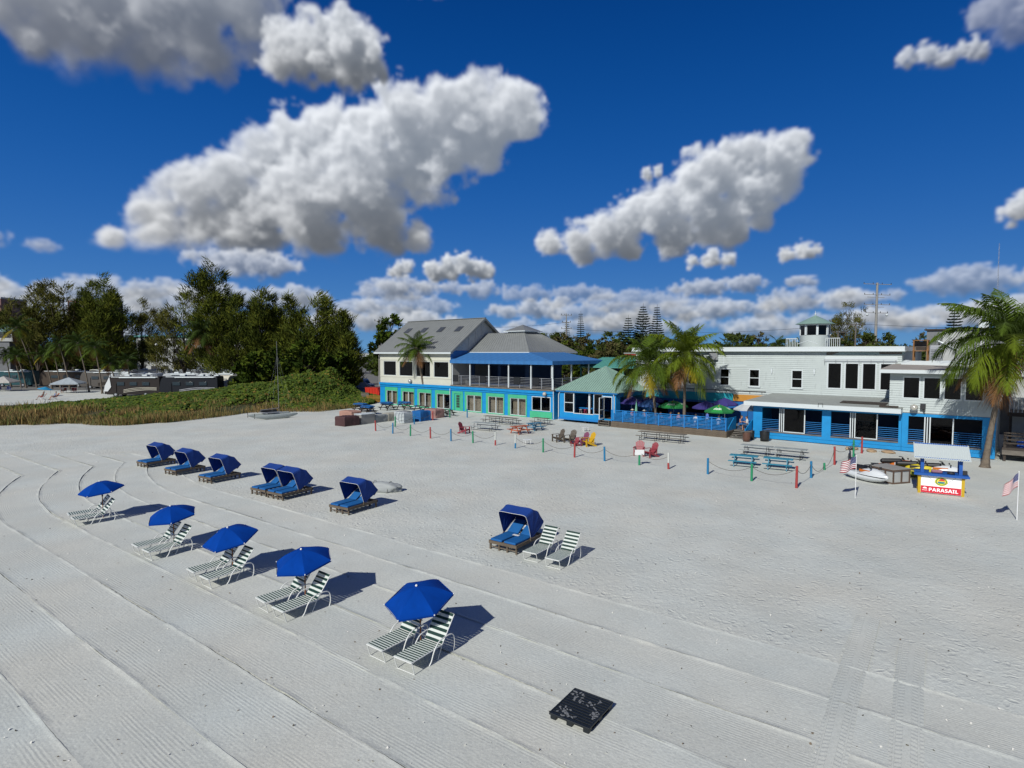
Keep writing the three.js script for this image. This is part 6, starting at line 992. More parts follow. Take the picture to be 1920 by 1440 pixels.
function hand(w, dir, skin) {   // five fingers of unequal length, the thumb leaving the side of the palm
  const gs = [], D = V(...dir).normalize(), S = Math.abs(D.y) > 0.9 ? V(1, 0, 0) : V(0, 1, 0).cross(D).normalize(), U = D.clone().cross(S);
  const at = (a, b, c) => { const p = V(...w).addScaledVector(D, a).addScaledVector(S, b).addScaledVector(U, c); return [p.x, p.y, p.z]; };
  gs.push(rod(at(0, 0, 0), at(0.09, 0, 0), 0.026, 0.034, 6)); [[-0.027, 0.062], [-0.009, 0.074], [0.009, 0.078], [0.027, 0.066]].forEach(([s, l]) => { gs.push(rod(at(0.085, s, 0), at(0.085 + l * 0.55, s, 0.006), 0.009, 0.0085, 5)); gs.push(rod(at(0.085 + l * 0.55, s, 0.006), at(0.085 + l * 0.9, s, 0.03), 0.0085, 0.007, 5)); }); gs.push(rod(at(0.03, 0.03, 0), at(0.075, 0.062, 0.01), 0.011, 0.0085, 5));
  return gs.map((g) => { g = norm(g); const c = new Float32Array(g.attributes.position.count * 3); for (let i = 0; i < c.length; i += 3) c.set(skin, i); g.setAttribute('color', new THREE.BufferAttribute(c, 3)); return g; });
}
function person(label, pos, turn, pose, cols, hat, group) {   // faces local +z
  const T = thing('person', label, 'person', pos, turn, group), sk = cols.skin || PALETTE.skin, b = [];
  const sit = pose === 'sit' || pose === 'recline', hip = sit ? 0.52 : 0.93, lean = pose === 'recline' ? -0.35 : sit ? 0.08 : 0.04;
  const P = (x, y, z) => [x, y, z], neck = [0, hip + 0.53, lean * 0.6], head = [0, hip + 0.70, lean * 0.75 + 0.03];
  b.push([P(-0.075, hip, 0), P(0.075, hip, 0), 0.125, 0.125, 'legs'], [P(0, hip + 0.05, 0), P(0, hip + 0.26, lean * 0.3), 0.13, 0.14, 'top'], [P(-0.07, hip + 0.36, lean * 0.45), P(0.07, hip + 0.36, lean * 0.45), 0.135, 0.135, 'top'], [P(-0.14, hip + 0.46, lean * 0.52), P(0.14, hip + 0.46, lean * 0.52), 0.07, 0.07, 'top'], [P(0, hip + 0.5, lean * 0.55), neck, 0.055, 0.05, 'skin'], [neck, P(head[0], head[1] - 0.06, head[2]), 0.05, 0.06, 'skin'], [P(head[0], head[1] - 0.03, head[2] + 0.015), P(head[0], head[1] + 0.045, head[2] - 0.01), 0.075, 0.092, 'skin'], [P(head[0], head[1] - 0.01, head[2] + 0.095), P(head[0], head[1] + 0.02, head[2] + 0.085), 0.014, 0.01, 'skin']);
  const wr = [];
  for (const s of [-1, 1]) {
    const sh = P(s * 0.19, hip + 0.46, lean * 0.52); let el, wrp;
    if (pose === 'serve') { el = P(s * 0.24, hip + 0.2, 0.08); wrp = P(s * 0.16, hip + 0.16, 0.33); } else if (sit && pose !== 'recline') { el = P(s * 0.25, hip + 0.2, 0.06); wrp = P(s * 0.13, hip + 0.26, 0.32); } else if (pose === 'recline') { el = P(s * 0.28, hip + 0.22, -0.1); wrp = P(s * 0.26, hip + 0.1, 0.16); } else { el = P(s * 0.25, hip + 0.18, -0.03); wrp = P(s * 0.24, hip - 0.07, 0.06); }
    b.push([sh, el, 0.055, 0.042, cols.sleeve ? 'top' : 'skin'], [el, wrp, 0.041, 0.028, 'skin']); wr.push([wrp, [wrp[0] - el[0], wrp[1] - el[1], wrp[2] - el[2]]]);
    const hp = P(s * 0.09, hip, 0.01), kn = sit ? (pose === 'recline' ? P(s * 0.12, hip + 0.1, 0.42) : P(s * 0.12, hip - 0.02, 0.44)) : P(s * 0.10, 0.50, 0.03 + (s > 0 ? 0.03 : 0)), an = sit ? (pose === 'recline' ? P(s * 0.12, 0.12, 0.72) : P(s * 0.12, 0.1, 0.42)) : P(s * 0.11, 0.09, s > 0 ? 0.02 : -0.03);
    b.push([hp, kn, 0.088, 0.062, 'legs'], [kn, an, 0.056, 0.036, cols.trousers ? 'legs' : 'skin'], [P(an[0], 0.04, an[2] - 0.03), P(an[0] + s * 0.015, 0.035, an[2] + 0.16), 0.04, 0.034, 'shoe']);
  }
  const body = personGeo(b, { skin: sk, top: cols.top, legs: cols.legs, shoe: cols.shoe || [0.08, 0.06, 0.05] }, 2.05, [0, 0.92, 0.12]);
  part(T, 'body', [body, ...wr.flatMap(([w, d]) => hand(w, d, sk))], personMat);
  const hg = new THREE.SphereGeometry(0.104, 14, 10, 0, 2 * PI, 0, PI * 0.58).rotateX(-0.5).scale(1, 1.1, 1.08).translate(head[0], head[1] + 0.03, head[2] - 0.018); part(T, 'hair', hg, mat(cols.hair || [0.06, 0.04, 0.025]));
  part(T, 'eye', [0.032].map(() => new THREE.SphereGeometry(0.011, 6, 5).translate(-0.032, head[1] + 0.02, head[2] + 0.088)), M.dark); part(T, 'eye', new THREE.SphereGeometry(0.011, 6, 5).translate(0.032, head[1] + 0.02, head[2] + 0.088), M.dark); part(T, 'mouth', box(0.04, 0.008, 0.01, 0, head[1] - 0.045, head[2] + 0.088), mat([0.25, 0.07, 0.06])); for (const s of [-1, 1]) part(T, 'ear', new THREE.SphereGeometry(0.024, 6, 5).scale(0.5, 1.2, 0.8).translate(s * 0.098, head[1] + 0.01, head[2] - 0.005), mat(sk));
  if (hat) { const h = part(T, 'hat', [new THREE.CylinderGeometry(0.09, 0.105, 0.1, 14).translate(0, head[1] + 0.11, head[2] - 0.01), new THREE.CylinderGeometry(0.2, 0.21, 0.015, 18).translate(0, head[1] + 0.07, head[2] - 0.01)], mat(hat)); }
  return T;
}
// ---------------------------------------------------------------- the raised patio with its blue rail
const DK = 0.6;
{
  const B = built('patio_deck', 'raised timber patio with a blue slatted rail and wooden skirt', 'patio', 14, 0.2);
  for (let i = 0; i < 24; i++) part(B, 'deck_board', b3(7.9, 20.3, DK - 0.05, DK, 0.06 + i * 0.29, 0.06 + i * 0.29 + 0.275), M.woodGrey);
  for (let i = 0; i < 3; i++) part(B, 'skirt_board', b3(7.88, 20.32, 0.0 + i * 0.19, 0.18 + i * 0.19, 0, 0.05), M.wood); for (let i = 0; i < 3; i++) part(B, 'skirt_board', bx(20.3, 20.35, 0.0 + i * 0.19, 0.18 + i * 0.19, -0.06, -6.8), M.wood);
  const n = 9; for (let i = 0; i <= n; i++) part(B, 'rail_post', b3(lerp(7.9, 20.25, i / n) - 0.05, lerp(7.9, 20.25, i / n) + 0.05, DK, 1.86, 0.06, 0.16), M.railBlue);
  for (let i = 0; i < n; i++) for (let k = 0; k < 9; k++) part(B, k === 8 ? 'top_rail' : 'rail_slat', k === 8 ? b3(lerp(7.9, 20.25, i / n), lerp(7.9, 20.25, (i + 1) / n) - 0.003, 1.78, 1.84, 0.03, 0.18) : b3(lerp(7.9, 20.25, i / n) + 0.05, lerp(7.9, 20.25, (i + 1) / n) - 0.05, DK + 0.1 + k * 0.13, DK + 0.16 + k * 0.13, 0.09, 0.12), M.railBlue);
  part(B, 'end_panel', [bx(20.22, 20.28, DK, 1.8, -0.18, -2.6)], M.blue); part(B, 'stair_rail', [beam([20.5, 1.75, -1.4], [20.6, 0.9, 0.25], 0.06, 0.12)], M.blue); part(B, 'stair_panel', slab([[22.05, 1.7, -2.0], [22.05, 0.9, -0.1], [22.05, 0.2, -0.1], [22.05, 0.6, -2.0]], 0.06), M.blue);
  for (let i = 0; i < 5; i++) part(B, 'stair_tread', b3(20.55, 22.0, DK - 0.02 - i * 0.13 - 0.05, DK - 0.02 - i * 0.13, 1.35 - i * 0.3, 1.68 - i * 0.3), M.woodGrey); part(B, 'landing', b3(20.36, 22.1, DK - 0.06, DK, 1.68, 6.8), M.woodGrey);
}
function textTex(w, h, draw) { const t = canvas(w, h, draw); t.wrapS = t.wrapT = THREE.ClampToEdgeWrapping; return t; }
const heinTex = textTex(512, 256, (c, w, h) => { c.fillStyle = '#1f8a3c'; c.fillRect(0, 0, w, h); c.fillStyle = '#c7402c'; c.beginPath(); for (let i = 0; i < 10; i++) { const a = -Math.PI / 2 + i * Math.PI / 5, r = i % 2 ? 14 : 34; c.lineTo(256 + Math.cos(a) * r, 70 + Math.sin(a) * r); } c.fill(); c.fillStyle = '#f4f6f2'; c.font = 'bold 92px serif'; c.textAlign = 'center'; c.fillText('Heineken', 256, 190); });
function marketUmbrella(lab, s, t, h, R, m, panelTex, group) {
  const p = L(s, t, DK), T = thing('patio_umbrella', lab, 'umbrella', p, -TH + 0.2, group), N = 8, ap = h, ed = h - 0.62;
  part(T, 'pole', rod([0, 0, 0], [0, h + 0.05, 0], 0.025), M.steel); part(T, 'base', new THREE.CylinderGeometry(0.24, 0.28, 0.09, 14).translate(0, 0.045, 0), M.dark);
  for (let i = 0; i < N; i++) {
    const a = (i - 0.5) * 2 * PI / N, b = (i + 0.5) * 2 * PI / N, A = [Math.sin(a) * R, ed, Math.cos(a) * R], Bq = [Math.sin(b) * R, ed, Math.cos(b) * R];
    const g = new THREE.BufferGeometry(), pp = [], uv = [], id = [], K = 5; for (let u = 0; u <= K; u++) for (let v = 0; v <= K; v++) { const q = u / K, e = [0, 1, 2].map((k) => lerp(A[k], Bq[k], v / K)); pp.push(e[0] * q, ap + (ed - ap) * q + 0.05 * Math.sin(q * PI) - 0.03 * q * Math.sin(v / K * PI), e[2] * q); uv.push(0.5 + (v / K - 0.5) * q, 1 - q * 1.0); if (u && v) { const k = u * (K + 1) + v; id.push(k, k - K - 2, k - 1, k, k - K - 1, k - K - 2); } }
    g.setAttribute('position', new THREE.Float32BufferAttribute(pp, 3)); g.setAttribute('uv', new THREE.Float32BufferAttribute(uv, 2)); g.setIndex(id); g.computeVertexNormals();
    part(T, 'canopy_panel', g, panelTex && i % 2 === 0 ? panelTex : m); part(T, 'valance', quad(A, Bq, [Bq[0], ed - 0.14, Bq[2]], [A[0], ed - 0.14, A[2]]), m);
  }
  return T;
}
const cloth = (r, g, b) => mat([r, g, b], { map: fabricTex, roughness: 0.85, side: THREE.DoubleSide });
{
  const heinM = new THREE.MeshStandardMaterial({ map: heinTex, roughness: 0.8, side: THREE.DoubleSide }), gr = cloth(0.012, 0.19, 0.045), pu = cloth(0.04, 0.03, 0.19), bl = cloth(0.06, 0.16, 0.42), wh = cloth(0.55, 0.57, 0.58);
  marketUmbrella('purple patio umbrella nearest the corner bar', 8.9, 2.6, 2.55, 1.25, pu, null, 'patio umbrellas'); marketUmbrella('second purple patio umbrella behind the pale blue one', 10.3, 4.6, 2.7, 1.25, pu, null, 'patio umbrellas'); marketUmbrella('pale blue patio umbrella between purple and green ones', 11.1, 2.4, 2.4, 1.2, bl, null, 'patio umbrellas');
  marketUmbrella('green printed patio umbrella between the two palm trunks', 13.9, 2.3, 2.45, 1.5, gr, heinM, 'patio umbrellas'); marketUmbrella('purple patio umbrella between the two green ones', 17.1, 2.9, 2.5, 1.35, pu, null, 'patio umbrellas'); marketUmbrella('green printed patio umbrella beside the white one', 19.0, 1.6, 2.35, 1.4, gr, heinM, 'patio umbrellas'); marketUmbrella('dark purple patio umbrella against the turquoise band', 18.2, 5.0, 2.75, 1.3, pu, null, 'patio umbrellas'); marketUmbrella('white patio umbrella beside the steps', 21.0, 3.6, 2.55, 1.35, wh, null, 'patio umbrellas');
  const shut = L(9.9, 1.8, DK), T = thing('closed_patio_umbrella', 'closed mint green patio umbrella', 'umbrella', shut, 0); part(T, 'pole', rod([0, 0, 0], [0, 2.4, 0], 0.025), M.steel); part(T, 'furled_canopy', new THREE.ConeGeometry(0.16, 1.3, 8).translate(0, 1.75, 0), cloth(0.2, 0.5, 0.35));
  const chairGeo = (m, o) => { part(o, 'seat', rbox(0.42, 0.04, 0.42, 0.01, 0, 0.45, 0), m); part(o, 'backrest', rbox(0.42, 0.42, 0.03, 0.01, 0, 0.72, -0.2), m); for (const a of [-1, 1]) for (const b of [-1, 1]) part(o, 'leg', rod([a * 0.18, 0, b * 0.18], [a * 0.18, 0.44, b * 0.18], 0.016, undefined, 5), m); };
  let c0 = null, t0 = null;
  [[8.9, 2.0], [11.1, 1.5], [13.4, 1.5], [13.9, 3.4], [16.9, 1.6], [17.4, 3.9], [19.0, 1.1], [10.2, 3.7]].forEach(([s, t], i) => {
    const p = L(s, t, DK); let o; if (!t0) { o = t0 = thing('patio_table', 'blue-topped round patio table with chairs drawn up', 'table', p, 0, 'patio tables'); part(o, 'table_top', new THREE.CylinderGeometry(0.5, 0.5, 0.035, 20).translate(0, 0.74, 0), M.railBlue); part(o, 'pedestal', rod([0, 0, 0], [0, 0.73, 0], 0.04), M.dark); part(o, 'foot', new THREE.CylinderGeometry(0.26, 0.3, 0.04, 14).translate(0, 0.02, 0), M.dark); } else o = copy(t0, p, 0);
    for (let k = 0; k < 4; k++) { const a = k * PI / 2 + 0.4 + i, q = [p[0] + Math.sin(a) * 0.72, DK, p[2] + Math.cos(a) * 0.72]; if (!c0) { c0 = thing('patio_chair', 'dark blue patio chair drawn up to a round table', 'chair', q, a + PI, 'patio chairs'); chairGeo(M.railBlue, c0); } else copy(c0, q, a + PI); }
  });
  // guests
  const at = (s, t) => L(s, t, DK), W = [0.6, 0.6, 0.58];
  person('person in a white sun hat seated at the patio table by the rail', at(9.75, 1.1), -TH + PI / 2, 'sit', { top: [0.25, 0.05, 0.06], legs: [0.1, 0.1, 0.12] }, [0.6, 0.56, 0.45]); person('person with a pale cap seated behind the palm trunk', at(11.2, 1.0), -TH + 2.5, 'sit', { top: [0.12, 0.1, 0.08], legs: [0.05, 0.05, 0.07] }, [0.55, 0.55, 0.5]);
  person('person in a light blue shirt seated by the taller palm', at(13.2, 0.75), -TH + 1.2, 'sit', { top: [0.12, 0.33, 0.62], legs: [0.15, 0.14, 0.12], sleeve: true }); person('bare-armed person facing the light blue shirt', at(14.3, 1.1), -TH - 1.3, 'sit', { top: [0.3, 0.08, 0.05], legs: [0.1, 0.1, 0.1], skin: PALETTE.tan });
  person('person with bare tanned shoulders beside the taller palm', at(15.15, 0.8), -TH + 2.8, 'sit', { top: [0.35, 0.15, 0.1], legs: [0.12, 0.12, 0.16], skin: PALETTE.tan, hair: [0.3, 0.17, 0.07] }); person('person in a white shirt seated with their back to the rail', at(17.0, 0.7), -TH + PI, 'sit', { top: W, legs: [0.1, 0.12, 0.2], sleeve: true });
  person('person in a blue polo shirt and khaki trousers standing at a table', at(18.15, 0.75), -TH + 2.2, 'serve', { top: [0.10, 0.17, 0.50], legs: [0.42, 0.37, 0.28], trousers: true, sleeve: true }); person('person bent over plates at the table under the green umbrella', at(19.3, 0.65), -TH + 2.9, 'sit', { top: [0.4, 0.42, 0.45], legs: [0.1, 0.1, 0.12] });
  person('person in a white shirt seated at the top of the steps', at(21.5, 2.2), -TH - 1.2, 'sit', { top: W, legs: [0.05, 0.06, 0.09], sleeve: true }); person('person in dark blue seated opposite the white shirt by the steps', at(20.75, 2.5), -TH + 1.4, 'sit', { top: [0.04, 0.07, 0.2], legs: [0.05, 0.1, 0.25] });
  for (const [s, t, lab] of [[21.1, 2.3, 'small table between two guests at the top of the steps']]) { const o = copy(t0, at(s, t), 0, lab); o.scale.setScalar(0.75); }
  for (const [s, t, lab] of [[21.5, 2.2, 'chair under the guest in white by the steps'], [20.75, 2.5, 'chair under the guest in dark blue by the steps']]) copy(c0, at(s, t), -TH, lab);
  const bp = (s, t) => L(s, t, 0.7); person('person in a white cap behind the bar counter', bp(2.9, 3.2), -TH, 'stand', { top: [0.2, 0.08, 0.08], legs: [0.05, 0.05, 0.06] }, [0.6, 0.6, 0.58]);
  for (const [s, c, lab] of [[3.5, [0.5, 0.06, 0.12], 'pink-red bar stool at the counter'], [4.8, [0.5, 0.06, 0.12], 'pink-red bar stool beside the post'], [2.9, [0.4, 0.4, 0.4], 'grey bar stool at the counter']]) { const o = thing('bar_stool', lab, 'stool', bp(s, 1.6), -TH); part(o, 'seat', new THREE.CylinderGeometry(0.18, 0.17, 0.06, 14).translate(0, 0.75, 0), mat(c)); for (let k = 0; k < 4; k++) part(o, 'leg', rod([Math.cos(k * 1.57) * 0.2, 0, Math.sin(k * 1.57) * 0.2], [Math.cos(k * 1.57) * 0.12, 0.73, Math.sin(k * 1.57) * 0.12], 0.015, undefined, 5), mat(c)); part(o, 'foot_ring', new THREE.TorusGeometry(0.17, 0.012, 5, 16).rotateX(PI / 2).translate(0, 0.28, 0), mat(c)); }
}
// ---------------------------------------------------------------- parasail kiosk
{
  const T = thing('parasail_kiosk', 'small blue and yellow kiosk with a corrugated roof and a PARASAIL sign', 'kiosk', [24.35, 0, -33.6], -rad(32)), yel = paint(0.62, 0.40, 0.01), kb = paint(0.008, 0.10, 0.42);
  const signTex = textTex(1024, 640, (c, w, h) => {
    c.fillStyle = '#f4f5f1'; c.fillRect(0, 0, w, h); c.fillStyle = '#c81f33'; c.fillRect(0, 400, w, 240);
    c.fillStyle = '#d8c21a'; c.beginPath(); c.ellipse(520, 215, 165, 150, 0, 0, 7); c.fill(); c.fillStyle = '#1f7f4a'; c.beginPath(); c.ellipse(520, 215, 142, 128, 0, 0, 7); c.fill(); c.fillStyle = '#e8d437'; c.beginPath(); c.ellipse(520, 215, 118, 104, 0, 0, 7); c.fill();
    c.fillStyle = '#c8402a'; c.beginPath(); c.arc(535, 190, 80, Math.PI, 0); c.fill(); c.fillStyle = '#1c6f9c'; c.fillRect(430, 215, 180, 55); c.fillStyle = '#2a9c56'; c.fillRect(455, 255, 130, 36);
    c.strokeStyle = '#4a4d52'; c.lineWidth = 8; c.beginPath(); c.moveTo(140, 20); c.lineTo(400, 300); c.moveTo(900, 20); c.lineTo(640, 300); c.stroke();
    c.fillStyle = '#ffffff'; c.font = 'bold 165px sans-serif'; c.textAlign = 'left'; c.fillText('PARASAIL', 195, 580, 800); c.beginPath(); c.arc(105, 500, 55, Math.PI, 0); c.fill(); c.font = 'bold 44px sans-serif'; c.fillText('beach', 40, 570);
  });
  const sg = part(T, 'sign_board', box(1.86, 1.04, 0.04, 0, 0.56, 0.52), M.whiteGloss); const fg = new THREE.PlaneGeometry(1.84, 1.02).translate(0, 0.56, 0.545); part(sg, 'sign_print', fg, new THREE.MeshStandardMaterial({ map: signTex, roughness: 0.55 }));
  for (const s of [-1, 1]) { part(T, 'corner_post', box(0.14, 1.08, 0.14, s * 1.0, 0.54, 0.52), yel); part(T, 'corner_post', box(0.14, 1.08, 0.14, s * 1.0, 0.54, -0.52), yel); part(T, 'side_panel', box(0.04, 1.0, 0.9, s * 1.0, 0.55, 0), kb); part(T, 'roof_post', box(0.16, 1.0, 0.16, s * 0.88, 1.62, 0.42), kb); part(T, 'roof_post', box(0.14, 1.35, 0.14, s * 0.88, 1.78, -0.42), kb); }
  part(T, 'counter', rbox(2.5, 0.08, 1.35, 0.02, 0, 1.14, 0.05), kb); part(T, 'counter_edge', box(2.54, 0.12, 0.05, 0, 1.11, 0.74), kb);
  const g = new THREE.PlaneGeometry(2.6, 1.75, 78, 2), p = g.attributes.position; for (let i = 0; i < p.count; i++) p.setZ(i, 0.022 * Math.sin(p.getX(i) * 2 * PI / 0.1)); g.rotateX(-PI / 2 + 0.40); g.translate(0, 2.36, 0.06); g.computeVertexNormals(); part(T, 'corrugated_roof', g, mat([0.55, 0.60, 0.58], { side: THREE.DoubleSide, roughness: 0.5 })); part(T, 'roof_batten', [box(2.5, 0.05, 0.06, 0, 2.68, -0.66), box(2.5, 0.05, 0.06, 0, 2.06, 0.72)], kb);
  const put = (n, lab, cat, gg, m, x, y, z) => { const v = V(x, y, z).applyAxisAngle(V(0, 1, 0), -rad(32)); return solo(n, lab, cat, gg, m, [24.35 + v.x, v.y, -33.6 + v.z], -rad(32)); };
  put('cash_box', 'small dark box on the end of the kiosk counter', 'box', rbox(0.28, 0.22, 0.2, 0.02), M.dark, 1.05, 1.3, 0.3); put('folded_vest', 'yellow folded vest on the kiosk counter', 'vest', crumpled(0.4, 0.16, 0.3, 3, 0.03), paint(0.7, 0.6, 0.02), -0.35, 1.18, 0.1); put('striped_towel', 'rolled striped towel on the kiosk counter', 'towel', new THREE.CapsuleGeometry(0.1, 0.35, 4, 10).rotateZ(PI / 2), mat([0.25, 0.12, 0.16]), -0.2, 1.28, 0.45); put('coiled_rope', 'dark coil of rope on the kiosk counter', 'rope', new THREE.TorusGeometry(0.14, 0.05, 8, 18).rotateX(PI / 2), M.dark, 0.45, 1.24, 0.4);
}
// ---------------------------------------------------------------- water scooters
function scooter(label, x, z, turn, hullM, accM, y = 0) {   // bow along local +z
  const T = thing('water_scooter', label, 'water scooter', [x, y, z], turn, 'water scooters on the sand');
  const hull = new THREE.SphereGeometry(1, 28, 14), p = hull.attributes.position; for (let i = 0; i < p.count; i++) { const zz = p.getZ(i), w = 0.52 * (zz > 0 ? Math.pow(1 - zz * zz * 0.86, 0.7) : 1 - 0.08 * zz * zz); const yy = p.getY(i); p.setXYZ(i, p.getX(i) / Math.max(0.3, Math.sqrt(1 - zz * zz) + 1e-3) * w * Math.sqrt(1 - Math.pow(Math.abs(zz), 8)), (yy < 0 ? yy * 0.32 : Math.min(yy, 0.35) * 0.5) + 0.34 + 0.14 * Math.max(0, zz) ** 2, zz * 1.55); } hull.computeVertexNormals();
  part(T, 'hull', hull, hullM); const deck = new THREE.SphereGeometry(1, 24, 12, 0, 2 * PI, 0, PI / 2); deck.scale(0.40, 0.36, 0.95); deck.translate(0, 0.5, 0.42); part(T, 'deck', deck, hullM);
  part(T, 'rubbing_strip', new THREE.TorusGeometry(1, 0.03, 6, 40).rotateX(PI / 2).scale(0.5, 1, 1.46).translate(0, 0.44, 0), M.dark); const seat = new THREE.CapsuleGeometry(0.17, 0.95, 5, 12).rotateX(PI / 2 - 0.05).scale(0.95, 1, 1).translate(0, 0.78, -0.42); part(T, 'seat', seat, M.black);
  part(T, 'side_panel', [rbox(0.05, 0.16, 0.8, 0.02, 0.31, 0.66, 0.1)], accM); part(T, 'side_panel', rbox(0.05, 0.16, 0.8, 0.02, -0.31, 0.66, 0.1), accM); part(T, 'steering_column', rod([0, 0.75, 0.38], [0, 1.02, 0.2], 0.08, 0.06), M.black); part(T, 'handlebar', tube([[-0.36, 1.04, 0.1], [-0.15, 1.06, 0.2], [0.15, 1.06, 0.2], [0.36, 1.04, 0.1]], 0.025, 14), M.black); for (const s of [-1, 1]) part(T, 'mirror', rbox(0.14, 0.1, 0.07, 0.02, s * 0.36, 0.92, 0.62), M.dark); part(T, 'rear_platform', rbox(0.8, 0.06, 0.45, 0.02, 0, 0.5, -1.32), M.dark); return T;
}
{
  const wh = mat([0.62, 0.64, 0.64], { roughness: 0.25 }), org = paint(0.62, 0.15, 0.01), yl = paint(0.68, 0.55, 0.02), gre = mat([0.3, 0.31, 0.32], { roughness: 0.3 });
  scooter('white water scooter with orange trim beside the timber box', 22.05, -36.7, rad(14), wh, org); scooter('white and orange water scooter behind the kiosk counter', 27.0, -37.5, rad(60), wh, org); scooter('orange water scooter behind the kiosk post', 25.6, -39.2, rad(70), org, wh); scooter('yellow water scooter behind the kiosk', 26.0, -38.2, rad(62), yl, M.dark);
  const k = new THREE.SphereGeometry(1, 24, 10).scale(1.55, 0.12, 0.3); const b = thing('paddle_board', 'lime paddle board leaning behind the timber box', 'paddle board', [25.2, 0.35, -37.6], -rad(20)); b.rotation.z = -0.12; part(b, 'board', k, paint(0.5, 0.55, 0.05)); part(b, 'fin', box(0.16, 0.14, 0.02, -1.3, -0.14, 0), M.dark);
  const T = thing('timber_box', 'white-panelled timber equipment box between the scooter and the kiosk', 'box', [23.45, 0, -36.75], rad(16)), w = 1.35, d = 1.7, h = 0.86, tm = mat([0.17, 0.115, 0.085], { map: woodTex });
  part(T, 'inner_box', box(w - 0.06, h - 0.12, d - 0.06, 0, h / 2, 0), M.paleWall); part(T, 'lid', rbox(w + 0.06, 0.04, d + 0.06, 0.01, 0, h + 0.02, 0), M.concrete); for (let i = 0; i < 3; i++) { part(T, 'batten', box(0.09, h, 0.05, -w / 2 + 0.045 + i * (w - 0.09) / 2, h / 2, d / 2), tm); part(T, 'batten', box(0.05, h, 0.09, -w / 2, h / 2, -d / 2 + 0.25 + i * 0.46), tm); }
  for (const y of [0.05, h - 0.05]) { part(T, 'rail', box(w, 0.08, 0.06, 0, y, d / 2 + 0.003), tm); part(T, 'rail', box(0.06, 0.08, d, -w / 2 - 0.003, y, 0), tm); }
}
// ---------------------------------------------------------------- flags
{
  const tex = textTex(1024, 540, (c, w, h) => { for (let i = 0; i < 13; i++) { c.fillStyle = i % 2 ? '#f0efec' : '#a01524'; c.fillRect(0, i * h / 13, w, h / 13 + 1); } c.fillStyle = '#262c68'; c.fillRect(0, 0, w * 0.4, h * 7 / 13); c.fillStyle = '#f2f2f2'; for (let r = 0; r < 9; r++) for (let k = 0; k < (r % 2 ? 5 : 6); k++) { const x = w * 0.4 * (k * 2 + 1 + (r % 2)) / 12, y = h * 7 / 13 * (r + 1) / 10; c.beginPath(); for (let i = 0; i < 10; i++) { const a = -Math.PI / 2 + i * Math.PI / 5, q = i % 2 ? 6 : 15; c.lineTo(x + Math.cos(a) * q, y + Math.sin(a) * q); } c.fill(); } });
  const fm = new THREE.MeshPhysicalMaterial({ map: tex, roughness: 0.85, side: THREE.DoubleSide, transmission: 0.15, thickness: 0 });
  const flag = (lab, x, z, dir, droop, len) => {
    const T = thing('striped_flag', lab, 'flag', [x, 0, z], 0, 'flags on the sand'); part(T, 'pole', rod([0, -0.1, 0], [0, 2.32, 0], 0.022, 0.018), M.whiteGloss); part(T, 'pole_tip', new THREE.SphereGeometry(0.03, 8, 6).translate(0, 2.33, 0), M.whiteGloss);
    const g = new THREE.PlaneGeometry(len, 0.66, 28, 14), p = g.attributes.position; for (let i = 0; i < p.count; i++) { const u = p.getX(i) / len + 0.5, v = p.getY(i), wv = 0.07 * Math.sin(u * 9 + v * 2) * u, s = u * len; p.setXYZ(i, dir[0] * s * (1 - droop * 0.25) - dir[1] * wv, 1.96 + v * (1 - 0.25 * u * droop) - droop * s * 0.62 + 0.03 * Math.sin(u * 7), dir[1] * s * (1 - droop * 0.25) + dir[0] * wv); } g.computeVertexNormals(); part(T, 'cloth', g, fm);
  };
  flag('stars and stripes flag blowing toward the water scooter side of the rope corner', 18.86, -32.42, [-0.96, 0.28], 0.35, 1.15); flag('stars and stripes flag drooping beyond the kiosk', 24.07, -28.07, [-0.9, 0.1], 0.85, 1.1);
}
